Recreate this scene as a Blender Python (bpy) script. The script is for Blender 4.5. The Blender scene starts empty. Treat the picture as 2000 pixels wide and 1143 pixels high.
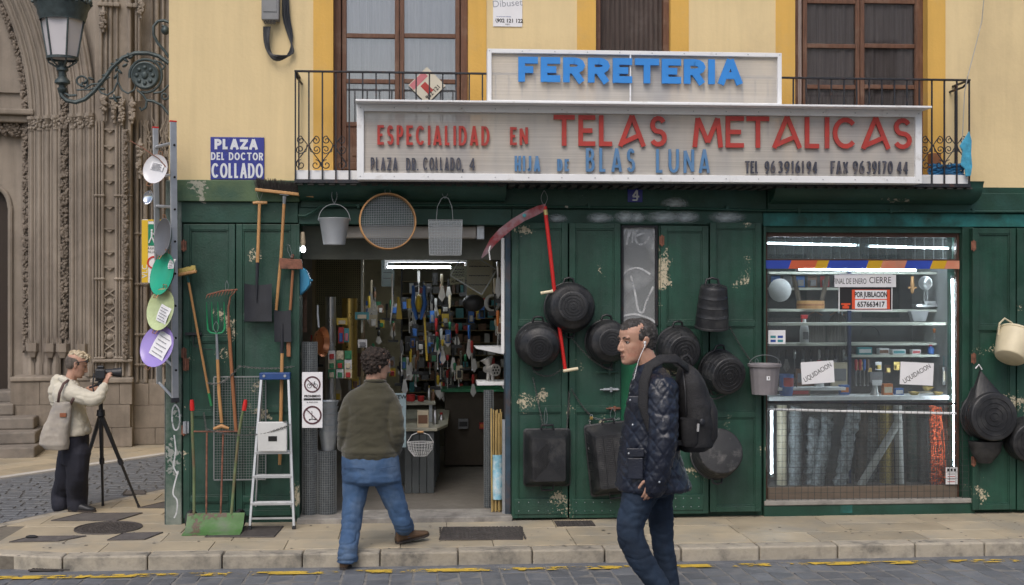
import bpy,bmesh,math,random
from mathutils import Vector,Matrix,noise as mnoise
random.seed(7)
PI=math.pi
R_=math.radians
S=bpy.context.scene
# --- camera
FPX=2400.0 # focal length in pixels of the 2000 px wide photograph

TH=math.atan(FPX/31500.0) # the frontage recedes slightly to the right

D0,HC=10.83,2.0
cam_d=bpy.data.cameras.new('camera')
cam_d.sensor_width=36.0
cam_d.lens=36.0*FPX/2000.0
cam_d.clip_start=0.1
cam_d.clip_end=500
cam=bpy.data.objects.new('camera',cam_d)
S.collection.objects.link(cam)
cam.location=(0,-D0,HC)
cam.rotation_euler=(R_(90),0,-TH)
S.camera=cam
cam_d.dof.use_dof=True
cam_d.dof.focus_distance=9.2
cam_d.dof.aperture_fstop=3.4
# --- world, sun, exposure
SUN_EL,SUN_AZ=R_(52),R_(-160) # azimuth of the sun seen from above, from +y clockwise

world=bpy.data.worlds.new('World')
S.world=world
world.use_nodes=True
wn=world.node_tree
bg=wn.nodes['Background']
sky=wn.nodes.new('ShaderNodeTexSky')
sky.sky_type='NISHITA'
sky.sun_disc=False
sky.sun_elevation=SUN_EL
sky.sun_rotation=SUN_AZ
sky.air_density=1.0
sky.dust_density=3.5
sky.ozone_density=1.0
wn.links.new(sky.outputs[0],bg.inputs[0])
bg.inputs[1].default_value=0.135
sd=bpy.data.lights.new('sun','SUN')
sd.energy=1.1
sd.angle=R_(35)
sd.color=(1.0,0.95,0.88)
sun=bpy.data.objects.new('sun',sd)
S.collection.objects.link(sun)
sv=Vector((math.sin(SUN_AZ)*math.cos(SUN_EL),math.cos(SUN_AZ)*math.cos(SUN_EL),math.sin(SUN_EL)))
sun.rotation_euler=sv.to_track_quat('Z','Y').to_euler()
sun.location=(0,-20,20)
S.view_settings.view_transform='Standard'
S.view_settings.look='None'
S.view_settings.exposure=0.20
S.view_settings.gamma=1
S.view_settings.use_curve_mapping=False
S.render.engine='CYCLES'
S.cycles.max_bounces=8
S.cycles.transparent_max_bounces=24
S.cycles.caustics_reflective=False
S.cycles.caustics_refractive=False
S.cycles.sample_clamp_indirect=4
try:
 S.cycles.use_denoising=True
 S.cycles.denoiser='OPENIMAGEDENOISE'
except Exception:
 pass
 # --- photograph geometry
FW=Vector((math.sin(TH),math.cos(TH),0))
RT=Vector((math.cos(TH),-math.sin(TH),0))
UP=Vector((0,0,1))
CAM=Vector((0,-D0,HC))
HY=571.5
def W(px,py,y=0.0):
 """point of the plane (constant y, parallel to the frontage) seen at a pixel"""
 d=FW+RT*((px-1000)/FPX)+UP*((HY-py)/FPX)
 return CAM+d*((y+D0)/d.y)
def X(px,y=0.0):return W(px,HY,y).x
def Z(py,px=1000,y=0.0):return W(px,py,y).z
def P(px,py,depth):
 return CAM+(FW+RT*((px-1000)/FPX)+UP*((HY-py)/FPX))*depth
def G(px,py,z=0.0):
 """point of the level z seen at a pixel below the horizon"""
 d=FW+RT*((px-1000)/FPX)+UP*((HY-py)/FPX)
 return CAM+d*((z-HC)/d.z)
 # --- materials
MATS={}
def mk(name,c,rough=.6,metal=0.,var=.12,vs=4.,bump=.15,bs=90.,c2=None,c2amt=.5,c2s=2.5,
 chip=None,chipt=.62,chips=22.,objrand=0.,streak=0.,spec=.5,emit=None,estr=0.,coat=0.,alpha=1.,wood=None,sheen=0.,local=False):
 if name in MATS:return MATS[name]
 m=bpy.data.materials.new(name);m.use_nodes=True
 nt=m.node_tree;N=nt.nodes;L=nt.links
 b=N['Principled BSDF']
 if local:pos=N.new('ShaderNodeTexCoord').outputs['Object']
 else:pos=N.new('ShaderNodeNewGeometry').outputs['Position']
 def nz(scale,detail=4,rough_=.55,vec=None):
  n=N.new('ShaderNodeTexNoise');n.inputs['Scale'].default_value=scale
  n.inputs['Detail'].default_value=detail;n.inputs['Roughness'].default_value=rough_
  L.new(vec or pos,n.inputs['Vector']);return n.outputs['Fac']
 def ramp(fac,a,bb,ca=(0,0,0,1),cb=(1,1,1,1)):
  r=N.new('ShaderNodeValToRGB');r.color_ramp.elements[0].position=a;r.color_ramp.elements[1].position=bb
  r.color_ramp.elements[0].color=ca;r.color_ramp.elements[1].color=cb
  L.new(fac,r.inputs[0]);return r.outputs[0]
 def mix(f,a,bb,mode='MIX'):
  x=N.new('ShaderNodeMix');x.data_type='RGBA';x.blend_type=mode
  if isinstance(f,float):x.inputs[0].default_value=f
  else:L.new(f,x.inputs[0])
  for v,i in((a,6),(bb,7)):
   if isinstance(v,tuple):x.inputs[i].default_value=v+(1,)if len(v)==3 else v
   else:L.new(v,x.inputs[i])
  return x.outputs[2]
 lo=tuple(v*(1-var)for v in c[:3]);hi=tuple(min(1,v*(1+var))for v in c[:3])
 if wood:
  mp=N.new('ShaderNodeMapping');mp.inputs['Scale'].default_value=wood;L.new(pos,mp.inputs['Vector'])
  f=nz(6,5,.6,mp.outputs[0])
 else:
  f=nz(vs,6,.6)
 col=mix(ramp(f,.32,.68),lo,hi)
 if c2:
  col=mix(ramp(nz(c2s,7,.65),.62-c2amt*.3,.8-c2amt*.2),col,c2)
 if streak:
  mp=N.new('ShaderNodeMapping');mp.inputs['Scale'].default_value=(7,7,.5);L.new(pos,mp.inputs['Vector'])
  col=mix(ramp(nz(1.6,6,.6,mp.outputs[0]),.42,.8),col,mix(1.0,col,tuple([1-streak]*3),'MULTIPLY'))
 chipf=None
 if chip:
  mm=N.new('ShaderNodeMath');mm.operation='MULTIPLY'
  L.new(nz(chips,8,.7),mm.inputs[0]);L.new(ramp(nz(2.6,3),.40,.72),mm.inputs[1])
  ad=N.new('ShaderNodeMath');ad.operation='ADD';ad.inputs[1].default_value=0
  L.new(mm.outputs[0],ad.inputs[0])
  chipf=ramp(ad.outputs[0],chipt-.18,chipt-.15)
  col=mix(chipf,col,chip)
 if objrand:
  oi=N.new('ShaderNodeObjectInfo')
  mr=N.new('ShaderNodeMapRange');mr.inputs[3].default_value=1-objrand;mr.inputs[4].default_value=1+objrand
  L.new(oi.outputs['Random'],mr.inputs[0])
  cc=N.new('ShaderNodeCombineColor')
  for i in range(3):L.new(mr.outputs[0],cc.inputs[i])
  col=mix(1.0,col,cc.outputs[0],'MULTIPLY')
 L.new(col,b.inputs['Base Color'])
 b.inputs['Metallic'].default_value=metal
 rr=N.new('ShaderNodeMapRange');rr.inputs[3].default_value=max(.03,rough-.1);rr.inputs[4].default_value=min(1,rough+.1)
 L.new(nz(vs*3,3),rr.inputs[0]);L.new(rr.outputs[0],b.inputs['Roughness'])
 b.inputs['Specular IOR Level'].default_value=spec
 if coat:b.inputs['Coat Weight'].default_value=coat
 if sheen:b.inputs['Sheen Weight'].default_value=sheen
 if emit:
  b.inputs['Emission Color'].default_value=tuple(emit)+(1,);b.inputs['Emission Strength'].default_value=estr
 if alpha<1:b.inputs['Alpha'].default_value=alpha
 if bump:
  bn=N.new('ShaderNodeBump');bn.inputs['Strength'].default_value=bump;bn.inputs['Distance'].default_value=.01
  h=nz(bs,5,.6)
  if chipf is not None:
   s=N.new('ShaderNodeMath');s.operation='SUBTRACT';L.new(h,s.inputs[0]);L.new(chipf,s.inputs[1]);h=s.outputs[0]
  L.new(h,bn.inputs['Height']);L.new(bn.outputs[0],b.inputs['Normal'])
 MATS[name]=m
 return m
def glass(name,tint=(1,1,1),refl=.08,rough=.02,veil=0.,veilc=(.5,.5,.5)):
 if name in MATS:return MATS[name]
 m=bpy.data.materials.new(name);m.use_nodes=True
 nt=m.node_tree;N=nt.nodes;L=nt.links;N.remove(N['Principled BSDF'])
 out=N['Material Output']
 t=N.new('ShaderNodeBsdfTransparent');t.inputs[0].default_value=tint+(1,)
 g=N.new('ShaderNodeBsdfGlossy');g.inputs['Roughness'].default_value=rough
 no=N.new('ShaderNodeTexNoise');no.inputs['Scale'].default_value=1.2
 bp=N.new('ShaderNodeBump');bp.inputs['Strength'].default_value=.05;L.new(no.outputs['Fac'],bp.inputs['Height']);L.new(bp.outputs[0],g.inputs['Normal'])
 f=N.new('ShaderNodeFresnel');f.inputs[0].default_value=1.5
 a=N.new('ShaderNodeMath');a.operation='ADD';a.inputs[1].default_value=refl;L.new(f.outputs[0],a.inputs[0])
 mx=N.new('ShaderNodeMixShader');L.new(a.outputs[0],mx.inputs[0]);L.new(t.outputs[0],mx.inputs[1]);L.new(g.outputs[0],mx.inputs[2])
 last=mx
 if veil:
  d=N.new('ShaderNodeBsdfDiffuse');d.inputs[0].default_value=veilc+(1,)
  m2=N.new('ShaderNodeMixShader');m2.inputs[0].default_value=veil
  L.new(mx.outputs[0],m2.inputs[1]);L.new(d.outputs[0],m2.inputs[2]);last=m2
 L.new(last.outputs[0],out.inputs[0])
 MATS[name]=m
 return m
def emis(name,c,s):
 if name in MATS:return MATS[name]
 m=bpy.data.materials.new(name);m.use_nodes=True
 b=m.node_tree.nodes['Principled BSDF'];b.inputs['Base Color'].default_value=(.8,.8,.8,1)
 b.inputs['Emission Color'].default_value=tuple(c)+(1,);b.inputs['Emission Strength'].default_value=s
 MATS[name]=m;return m
 # --- mesh builder
ROOT={}
def xf(loc=(0,0,0),rot=(0,0,0),sc=(1,1,1)):
 from mathutils import Euler
 return Matrix.Translation(Vector(loc))@Euler(rot).to_matrix().to_4x4()@Matrix.Diagonal((*sc,1))
def frame_between(a,b):
 """matrix whose z axis runs a -> b, origin a"""
 d=(Vector(b)-Vector(a));q=d.to_track_quat('Z','Y')
 return Matrix.Translation(Vector(a))@q.to_matrix().to_4x4()
class MB:
 def __init__(s):s.v=[];s.f=[];s.M=Matrix.Identity(4)
 def add(s,vs,fs,M=None):
  MM=s.M@M if M is not None else s.M
  o=len(s.v)
  s.v+=[MM@Vector(p)for p in vs]
  s.f+=[tuple(i+o for i in f)for f in fs]
  return s
 def b(s,x0,x1,y0,y1,z0,z1,M=None):
  vs=[(x,y,z)for z in(z0,z1)for y in(y0,y1)for x in(x0,x1)]
  return s.add(vs,[(0,2,3,1),(4,5,7,6),(0,1,5,4),(2,6,7,3),(0,4,6,2),(1,3,7,5)],M)
 def prism(s,poly,y0,y1,M=None):
  """polygon in x,z extruded along y"""
  n=len(poly)
  ar=sum(poly[i][0]*poly[(i+1)%n][1]-poly[(i+1)%n][0]*poly[i][1]for i in range(n))
  if ar<0:poly=poly[::-1]
  vs=[(x,y0,z)for x,z in poly]+[(x,y1,z)for x,z in poly]
  fs=[tuple(range(n)),tuple(range(2*n-1,n-1,-1))]
  fs+=[(i,i+n,(i+1)%n+n,(i+1)%n)for i in range(n)]
  return s.add(vs,fs,M)
 def slab(s,poly,z0,z1):
  n=len(poly)
  ar=sum(poly[i][0]*poly[(i+1)%n][1]-poly[(i+1)%n][0]*poly[i][1]for i in range(n))
  if ar<0:poly=poly[::-1]
  vs=[(x,y,z1)for x,y in poly]+[(x,y,z0)for x,y in poly]
  fs=[tuple(range(n)),tuple(range(2*n-1,n-1,-1))]
  fs+=[(i,i+n,(i+1)%n+n,(i+1)%n)for i in range(n)]
  return s.add(vs,fs)
 def tube(s,pts,r,n=8,closed=False,M=None,flat=1.0,caps=True):
  pts=[Vector(p)for p in pts];m=len(pts)
  rs=r if isinstance(r,(list,tuple))else[r]*m
  tn=[]
  for i in range(m):
   if closed:t=pts[(i+1)%m]-pts[i-1]
   else:t=pts[min(i+1,m-1)]-pts[max(i-1,0)]
   tn.append(t.normalized()if t.length>1e-9 else Vector((0,0,1)))
  ref=Vector((0,1,0))if abs(tn[0].y)<.9 else Vector((1,0,0))
  u=tn[0].cross(ref).normalized();vs=[]
  for i in range(m):
   u=(u-tn[i]*u.dot(tn[i]))
   if u.length<1e-6:u=tn[i].orthogonal()
   u.normalize();w=tn[i].cross(u)
   for k in range(n):
    a=2*PI*k/n
    vs.append(pts[i]+u*math.cos(a)*rs[i]+w*math.sin(a)*rs[i]*flat)
  fs=[]
  for i in range(m if closed else m-1):
   j=(i+1)%m
   for k in range(n):
    kk=(k+1)%n
    fs.append((i*n+k,i*n+kk,j*n+kk,j*n+k))
  if not closed and caps:
   fs.append(tuple(range(n-1,-1,-1)));fs.append(tuple((m-1)*n+k for k in range(n)))
  return s.add(vs,fs,M)
 def loft(s,rings,n=16,M=None,power=2.0):
  """rings: (center, u, v) with u,v half-axis vectors; closed solid"""
  vs=[]
  for c,u,v in rings:
   c=Vector(c);u=Vector(u);v=Vector(v)
   for k in range(n):
    a=2*PI*k/n;ca,sa=math.cos(a),math.sin(a)
    if power!=2.0:
     ca=math.copysign(abs(ca)**(2/power),ca);sa=math.copysign(abs(sa)**(2/power),sa)
    vs.append(c+u*ca+v*sa)
  m=len(rings);fs=[]
  for i in range(m-1):
   for k in range(n):
    kk=(k+1)%n
    fs.append((i*n+k,i*n+kk,(i+1)*n+kk,(i+1)*n+k))
  fs.append(tuple(range(n-1,-1,-1)));fs.append(tuple((m-1)*n+k for k in range(n)))
  return s.add(vs,fs,M)
 def lathe(s,prof,n=24,M=None,a0=0,a1=2*PI):
  full=abs(a1-a0-2*PI)<1e-6;k_=n if full else n+1;vs=[]
  for r,z in prof:
   for k in range(k_):
    a=a0+(a1-a0)*k/n
    vs.append((r*math.cos(a),r*math.sin(a),z))
  fs=[]
  for i in range(len(prof)-1):
   for k in range(n):
    kk=(k+1)%k_
    fs.append((i*k_+k,i*k_+kk,(i+1)*k_+kk,(i+1)*k_+k))
  return s.add(vs,fs,M)
 def ball(s,c,r,n=12,M=None,rot=None):
  if not isinstance(r,(tuple,list)):r=(r,r,r)
  vs=[(0,0,1)];m=max(6,n//2+2)
  for i in range(1,m):
   t=PI*i/m
   for k in range(n):
    a=2*PI*k/n
    vs.append((math.sin(t)*math.cos(a),math.sin(t)*math.sin(a),math.cos(t)))
  vs.append((0,0,-1));fs=[(0,1+k,1+(k+1)%n)for k in range(n)]
  for i in range(m-2):
   for k in range(n):
    a,b_=1+i*n+k,1+i*n+(k+1)%n
    fs.append((a,a+n,b_+n,b_))
  e=len(vs)-1
  fs+=[(e,1+(m-2)*n+(k+1)%n,1+(m-2)*n+k)for k in range(n)]
  MM=xf(c,rot or(0,0,0),r)
  return s.add(vs,fs,(M@MM)if M is not None else MM)
 def strip(s,pts,w,y0,y1,closed=False):
  """stroke of width w along points in the x,z plane"""
  m=len(pts)
  P2=[Vector((p[0],p[1]))for p in pts];L_,R2=[],[]
  for i in range(m):
   if closed:a,b_=P2[i-1],P2[(i+1)%m]
   else:a,b_=P2[max(i-1,0)],P2[min(i+1,m-1)]
   d1=(P2[i]-a);d2=(b_-P2[i])
   d1=d1.normalized()if d1.length>1e-9 else d2.normalized()
   d2=d2.normalized()if d2.length>1e-9 else d1
   t=d1+d2
   t=t.normalized()if t.length>1e-6 else d1
   nrm=Vector((-t.y,t.x));n1=Vector((-d1.y,d1.x))
   k=min(2.2,1/max(.3,nrm.dot(n1)))
   L_.append(P2[i]+nrm*w/2*k);R2.append(P2[i]-nrm*w/2*k)
  seg=m if closed else m-1;vs=[]
  for i in range(m):
   vs+=[(L_[i].x,y0,L_[i].y),(R2[i].x,y0,R2[i].y),(R2[i].x,y1,R2[i].y),(L_[i].x,y1,L_[i].y)]
  fs=[]
  for i in range(seg):
   j=(i+1)%m;a,b_=4*i,4*j
   for q in range(4):fs.append((a+q,b_+q,b_+(q+1)%4,a+(q+1)%4))
  if not closed:fs+=[(0,1,2,3),(4*m-1,4*m-2,4*m-3,4*m-4)]
  return s.add(vs,fs)
 def mesh(s,name,loc):
  me=bpy.data.meshes.new(name)
  me.from_pydata([tuple(p-loc)for p in s.v],[],s.f)
  bm=bmesh.new();bm.from_mesh(me);bmesh.ops.recalc_face_normals(bm,faces=bm.faces);bm.to_mesh(me);bm.free()
  return me
 def build(s,name,m,parent=None,smooth=False,bevel=0,loc=None,kind=None,label=None,seg=2):
  if parent is not None:lc=ROOT[parent]
  else:lc=Vector(loc)if loc is not None else Vector((0,0,0))
  me=s.mesh(name,lc)
  me.materials.append(m)
  o=bpy.data.objects.new(name,me);S.collection.objects.link(o)
  ROOT[o]=lc
  if parent is not None:o.parent=parent
  else:o.location=lc
  if smooth:
   me.polygons.foreach_set('use_smooth',[True]*len(me.polygons))
   if smooth!='all':
    me.set_sharp_from_angle(angle=R_(40))
  if bevel:
   bv=o.modifiers.new('bevel','BEVEL');bv.width=bevel;bv.segments=seg;bv.limit_method='ANGLE'
  if kind:o['kind']=kind
  if label:o['label']=label
  return o
def thing(name,label,cat,loc=(0,0,0),group=None):
 o=bpy.data.objects.new(name,None);S.collection.objects.link(o)
 o.empty_display_size=.1
 o.location=loc;ROOT[o]=Vector(loc)
 o['label']=label;o['category']=cat
 if group:o['group']=group
 return o
def tag(o,label,cat,group=None):
 o['label']=label;o['category']=cat
 if group:o['group']=group
 return o
def link_copy(src,parent=None,M=None,name=None):
 c=src.copy();S.collection.objects.link(c)
 if parent is not None:c.parent=parent
 if M is not None:c.matrix_local=M
 ROOT[c]=ROOT[src]
 return c
def copy_tree(src,parent=None):
 c=link_copy(src,parent)
 for ch in list(src.children):copy_tree(ch,c)
 return c
def arc(cx,cy,rx,ry,a0,a1,n=10):
 return[(cx+rx*math.cos(R_(a0+(a1-a0)*i/n)),cy+ry*math.sin(R_(a0+(a1-a0)*i/n)))for i in range(n+1)]
 # --- lettering
def glyph(ch,style=0):
 A=arc
 if ch=='A':
  bar=[(.0,.0),(.80,.34)]if style==1 else([(.13,.2),(.87,.2)]if style==2 else[(.2,.3),(.8,.3)])
  return(1.0 if style==1 else .8,[[(0,-.06),(.5,1.06)],[(.5,1.06),(1,-.06)],bar])
 g={
 'B':(.65,[[(0,-.06),(0,1.06)],[(0,1),(.5,1)]+A(.5,.77,.42,.23,90,-90,6)+[(0,.54)],[(0,.52)]+[(.5,.52)]+A(.5,.26,.5,.26,90,-90,6)+[(0,0)]]),
 'C':(.85,[A(.5,.5,.5,.5,42,318,14)]),
 'D':(.75,[[(0,-.06),(0,1.06)],[(0,1),(.4,1)]+A(.4,.5,.6,.5,90,-90,10)+[(0,0)]]),
 'E':(.6,[[(0,-.06),(0,1.06)],[(0,1),(1,1)],[(0,0),(1,0)],[(0,.5),(.95,.5)]]),
 'F':(.6,[[(0,-.06),(0,1.06)],[(0,1),(1,1)],[(0,.48),(.9,.48)]]),
 'H':(.75,[[(0,-.06),(0,1.06)],[(1,-.06),(1,1.06)],[(0,.45),(1,.45)]]),
 'I':(.2,[[(.5,-.06),(.5,1.06)]]),
 'J':(.5,[[(1,1.06),(1,.25)]+A(.5,.25,.5,.25,0,-150,6)]),
 'L':(.55,[[(0,1.06),(0,0),(1,0)]]),
 'M':(1.0,[[(0,-.06),(.12,1)],[(.12,1),(.5,.1)],[(.5,.1),(.88,1)],[(.88,1),(1,-.06)]]),
 'N':(.75,[[(0,-.06),(0,1)],[(0,1),(1,0)],[(1,0),(1,1.06)]]),
 'O':(.85,[A(.5,.5,.5,.5,0,360,24)]),
 'P':(.62,[[(0,-.06),(0,1.06)],[(0,1),(.5,1)]+A(.5,.73,.5,.27,90,-90,6)+[(0,.46)]]),
 'Q':(.85,[A(.5,.5,.5,.5,0,360,24),[(.6,.3),(1,-.05)]]),
 'R':(.68,[[(0,-.06),(0,1.06)],[(0,1),(.5,1)]+A(.5,.74,.48,.26,90,-90,6)+[(0,.48)],[(.45,.48),(1,-.06)]]),
 'S':(.62,[A(.5,.745,.45,.255,25,270,10)[:-1]+A(.5,.25,.5,.25,90,-155,10)]),
 'T':(.75,[[(.5,-.06),(.5,1)],[(0,1),(1,1)]]),
 'U':(.75,[[(0,1.06),(0,.35)]+A(.5,.35,.5,.35,180,360,10)+[(1,1.06)]]),
 'V':(.8,[[(0,1.06),(.5,0)],[(.5,0),(1,1.06)]]),
 'W':(1.,[[(0,1.06),(.25,0)],[(.25,0),(.5,.9)],[(.5,.9),(.75,0)],[(.75,0),(1,1.06)]]),
 'X':(.75,[[(0,0),(1,1)],[(0,1),(1,0)]]),
 'Z':(.7,[[(0,1),(1,1)],[(1,1),(0,0)],[(0,0),(1,0)]]),
 '0':(.62,[A(.5,.5,.5,.5,0,360,20)]),
 '1':(.3,[[(0,.8),(.6,1)],[(.6,1.06),(.6,-.06)]]),
 '3':(.55,[A(.45,.75,.5,.25,140,-90,8),A(.45,.26,.55,.26,90,-145,8)]),
 '4':(.65,[[(.75,-.06),(.75,1)],[(.75,1),(0,.25)],[(0,.25),(1.1,.25)]]),
 '6':(.6,[A(.5,.3,.5,.3,0,360,16),[(.02,.4),(.2,.8),(.75,1.05)]]),
 '9':(.6,[A(.5,.7,.5,.3,0,360,16),[(.98,.6),(.8,.2),(.25,-.05)]]),
 '7':(.6,[[(0,1),(1,1)],[(1,1),(.3,-.06)]]),
 '2':(.6,[A(.5,.7,.5,.3,160,-20,8)+[(0,0)],[(0,0),(1,0)]]),
 '.':(.2,[[(.5,-.06),(.5,.06)]]),
 ',':(.2,[[(.6,.06),(.2,-.2)]]),
 }
 return g.get(ch,(.5,[]))
def letters(txt,x0,x1,z0,z1,y,thick,sw,mat,parent,style=0,gap=.25,space=.5,slope=0.,narrow=1.,part='letter',sep=True):
 """raised letters filling x0..x1, z0..z1 on the plane y; slope = z change per x"""
 h=z1-z0;tot=0;lay=[]
 for i,ch in enumerate(txt):
  if ch==' ':tot+=space*narrow;continue
  w=glyph(ch,style)[0]*narrow
  lay.append((ch,tot,w));tot+=w+gap*narrow
 tot-=gap*narrow
 k=(x1-x0)/tot
 allm=MB();out=[]
 for ch,o,w in lay:
  mb=MB()if sep else allm
  gw,st=glyph(ch,style)
  ww=max(w*k-(sw if ch not in 'I.,' else 0),.0);lx=x0+o*k+(sw/2 if ch not in 'I.,' else 0);hh=h-sw
  for q,pl in enumerate(st):
   pts=[];hz=len(pl)==2 and pl[0][1]==pl[1][1]and 0<=pl[0][1]<=1
   for a,b_ in pl:
    xx=lx+a*ww+(sw/2 if hz and a==1 and ch in 'EFLTZ' else 0)-(sw/2 if hz and a==0 and ch in 'TZ' else 0);zz=z0+sw/2+b_*hh
    if b_>1.03:zz=z1
    if-.1<b_<-.03:zz=z0
    pts.append((xx,zz+slope*(xx-x0)))
   yy=y-thick-.0004*q
   # horizontal strokes reach the outer edge of the upright
   mb.strip(pts,sw,yy,y)
  if sep:out.append(mb.build(part,mat,parent))
 if not sep:out.append(allm.build(part,mat,parent))
 return out
def fonttext(txt,mat,parent,M,size,name='lettering',ext=.0006,bold=0.,sx=1.,align='CENTER'):
 """flat print from the built-in typeface; local x right, y up of matrix M"""
 cu=bpy.data.curves.new(name,'FONT');cu.body=txt;cu.size=size;cu.extrude=ext;cu.offset=bold
 cu.align_x=align;cu.align_y='CENTER';cu.resolution_u=3
 tmp=bpy.data.objects.new(name,cu);S.collection.objects.link(tmp)
 dg=bpy.context.evaluated_depsgraph_get()
 me=bpy.data.meshes.new_from_object(tmp.evaluated_get(dg))
 bpy.data.objects.remove(tmp);bpy.data.curves.remove(cu)
 me.transform(Matrix.Translation(-ROOT[parent])@M@Matrix.Diagonal((sx,1,1,1)))
 me.materials.clear();me.materials.append(mat)
 o=bpy.data.objects.new(name,me);S.collection.objects.link(o);o.parent=parent;ROOT[o]=ROOT[parent]
 return o
def front(p,rz=0.):
 """matrix: local x right, y up, z towards the camera, at p; rz turns it in the picture plane"""
 return Matrix.Translation(Vector(p))@Matrix.Rotation(PI/2,4,'X')@Matrix.Rotation(rz,4,'Z')
 # === materials used widely
m_yellow=mk('yellow plaster',(.74,.585,.325),.85,var=.05,vs=1.2,bump=.25,bs=30,c2=(.60,.47,.27),c2amt=.35,c2s=.7,streak=.10)
m_ochre=mk('ochre plaster',(.70,.42,.10),.85,var=.06,vs=1.5,bump=.25,bs=40,c2=(.62,.40,.14),c2amt=.35,c2s=2,streak=.1)
m_green=mk('green shutter paint',(.015,.064,.042),.48,var=.32,vs=2.5,bump=.3,bs=60,c2=(.032,.078,.060),c2amt=.5,c2s=3,chip=(.55,.48,.34),chipt=.60,chips=48,streak=.4,local=False)
m_green_light=mk('weathered green fascia paint',(.075,.125,.062),.65,var=.22,vs=3,bump=.35,bs=50,c2=(.03,.08,.05),c2amt=.6,c2s=5,chip=(.30,.30,.24),chipt=.60)
m_green_dark=mk('dark green lintel paint',(.010,.050,.032),.55,var=.25,vs=3,bump=.3,bs=50,c2=(.02,.075,.06),c2amt=.5,c2s=2,chip=(.35,.33,.28),chipt=.64)
m_teal=mk('teal overspray',(.02,.17,.16),.6,var=.3,vs=5,c2=(.012,.06,.045),c2amt=.8,c2s=3.5,chip=(.35,.45,.42),chipt=.6)
m_wood_dk=mk('brown window wood',(.135,.062,.035),.6,var=.3,vs=3,bump=.2,wood=(14,14,1.2),c2=(.20,.12,.08),c2amt=.35,c2s=6)
m_iron=mk('black balcony iron',(.016,.018,.024),.55,var=.3,vs=12,bump=.3,c2=(.09,.035,.02),c2amt=.25,c2s=14)
m_white=mk('white enamel',(.80,.81,.82),.5,var=.04,vs=3,c2=(.52,.50,.47),c2amt=.12,c2s=9,bump=.1)
m_stone_pave=mk('beige paving stone',(.43,.365,.26),.55,var=.14,vs=2.2,bump=.2,bs=120,c2=(.31,.29,.245),c2amt=.5,c2s=1.7,objrand=.13)
m_kerb=mk('kerb stone',(.42,.375,.30),.75,var=.16,vs=5,bump=.4,bs=60,c2=(.15,.14,.12),c2amt=.6,c2s=5,objrand=.12)
m_joint=mk('dark joint mortar',(.17,.15,.12),.95,var=.2,vs=20,bump=.3)
m_sett=mk('grey granite sett',(.130,.140,.156),.55,var=.16,vs=7,bump=.45,bs=70,c2=(.19,.19,.19),c2amt=.35,c2s=6,objrand=.18)
m_road=mk('road bedding',(.20,.195,.185),.95,var=.2,vs=14,bump=.4)
m_castiron=mk('cast iron cover',(.085,.075,.07),.65,metal=.3,var=.25,vs=14,bump=.5,bs=80)
m_yline=mk('worn yellow road paint',(.62,.42,.05),.8,var=.2,vs=8,bump=.4)
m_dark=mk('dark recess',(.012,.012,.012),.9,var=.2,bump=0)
m_steel=mk('galvanised steel',(.44,.47,.50),.42,metal=.75,var=.12,vs=12,bump=.12,bs=50)
m_alu=mk('brushed aluminium',(.60,.62,.64),.38,metal=.8,var=.08,vs=12,bump=.05)
m_wood_lt=mk('pale beech handle wood',(.50,.27,.105),.5,var=.18,wood=(30,30,2),bump=.1,c2=(.36,.18,.07),c2amt=.3,c2s=4)
m_wood_md=mk('orange brown handle wood',(.32,.135,.06),.55,var=.2,wood=(30,30,2),bump=.1)
m_rubber=mk('black recycled rubber',(.018,.019,.022),.46,var=.25,vs=7,bump=.25,bs=45,c2=(.060,.060,.060),c2amt=.45,c2s=5,local=True)
m_blacksteel=mk('black painted steel',(.022,.024,.03),.45,var=.2,vs=9,bump=.1)
m_rust=mk('rusty iron',(.23,.095,.06),.8,var=.3,vs=18,bump=.4,c2=(.10,.05,.035),c2amt=.5,c2s=14)
m_red=mk('red enamel',(.55,.02,.018),.35,var=.12,vs=8,bump=.03)
m_blue=mk('blue plastic',(.03,.17,.45),.4,var=.1,vs=6,bump=.03)
m_cream=mk('cream plastic',(.66,.58,.40),.5,var=.08,vs=8,bump=.05)
m_paper=mk('white paper',(.78,.78,.80),.8,var=.03,vs=8,bump=.05)
m_ink=mk('black print',(.02,.02,.022),.7,var=.1,bump=0)
m_inkb=mk('blue print',(.03,.08,.32),.7,var=.1,bump=0)
m_wire=mk('steel wire',(.35,.37,.38),.4,metal=.7,var=.1,bump=0)
m_wire_dk=mk('dark wire',(.06,.065,.065),.5,metal=.4,var=.2,bump=0)
m_chain=mk('chain steel',(.16,.16,.155),.5,metal=.7,var=.25,vs=40,bump=.1)
m_stone=mk('cathedral limestone',(.285,.246,.206),.85,var=.2,vs=1.1,bump=.5,bs=22,c2=(.17,.142,.12),c2amt=.5,c2s=1.0,streak=.28)
m_stone_dk=mk('dark carved limestone',(.185,.155,.128),.9,var=.3,vs=5,bump=.7,bs=30,c2=(.28,.235,.19),c2amt=.3,c2s=8,streak=.2)  # darker than the main stone, for carving and niche backs
# === ground
gb=MB();gb.slab([(-60,-60),(60,-60),(60,60),(-60,60)],-.6,-.35);gb.build('ground',m_road,kind='structure')
kf=G(1000,1075) # kerb top edge under the middle of the picture

KY=kf.y # kerb front face

ROADZ=-.11
def roadz(y):return ROADZ+.03*max(0,KY-y)
rb=MB()
rb.add([(-30,KY+.02,ROADZ-.02),(30,KY+.02,ROADZ-.02),(30,-40,ROADZ-.02+.03*(KY+40)),(-30,-40,ROADZ-.02+.03*(KY+40))],[(0,1,2,3)])
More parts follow.
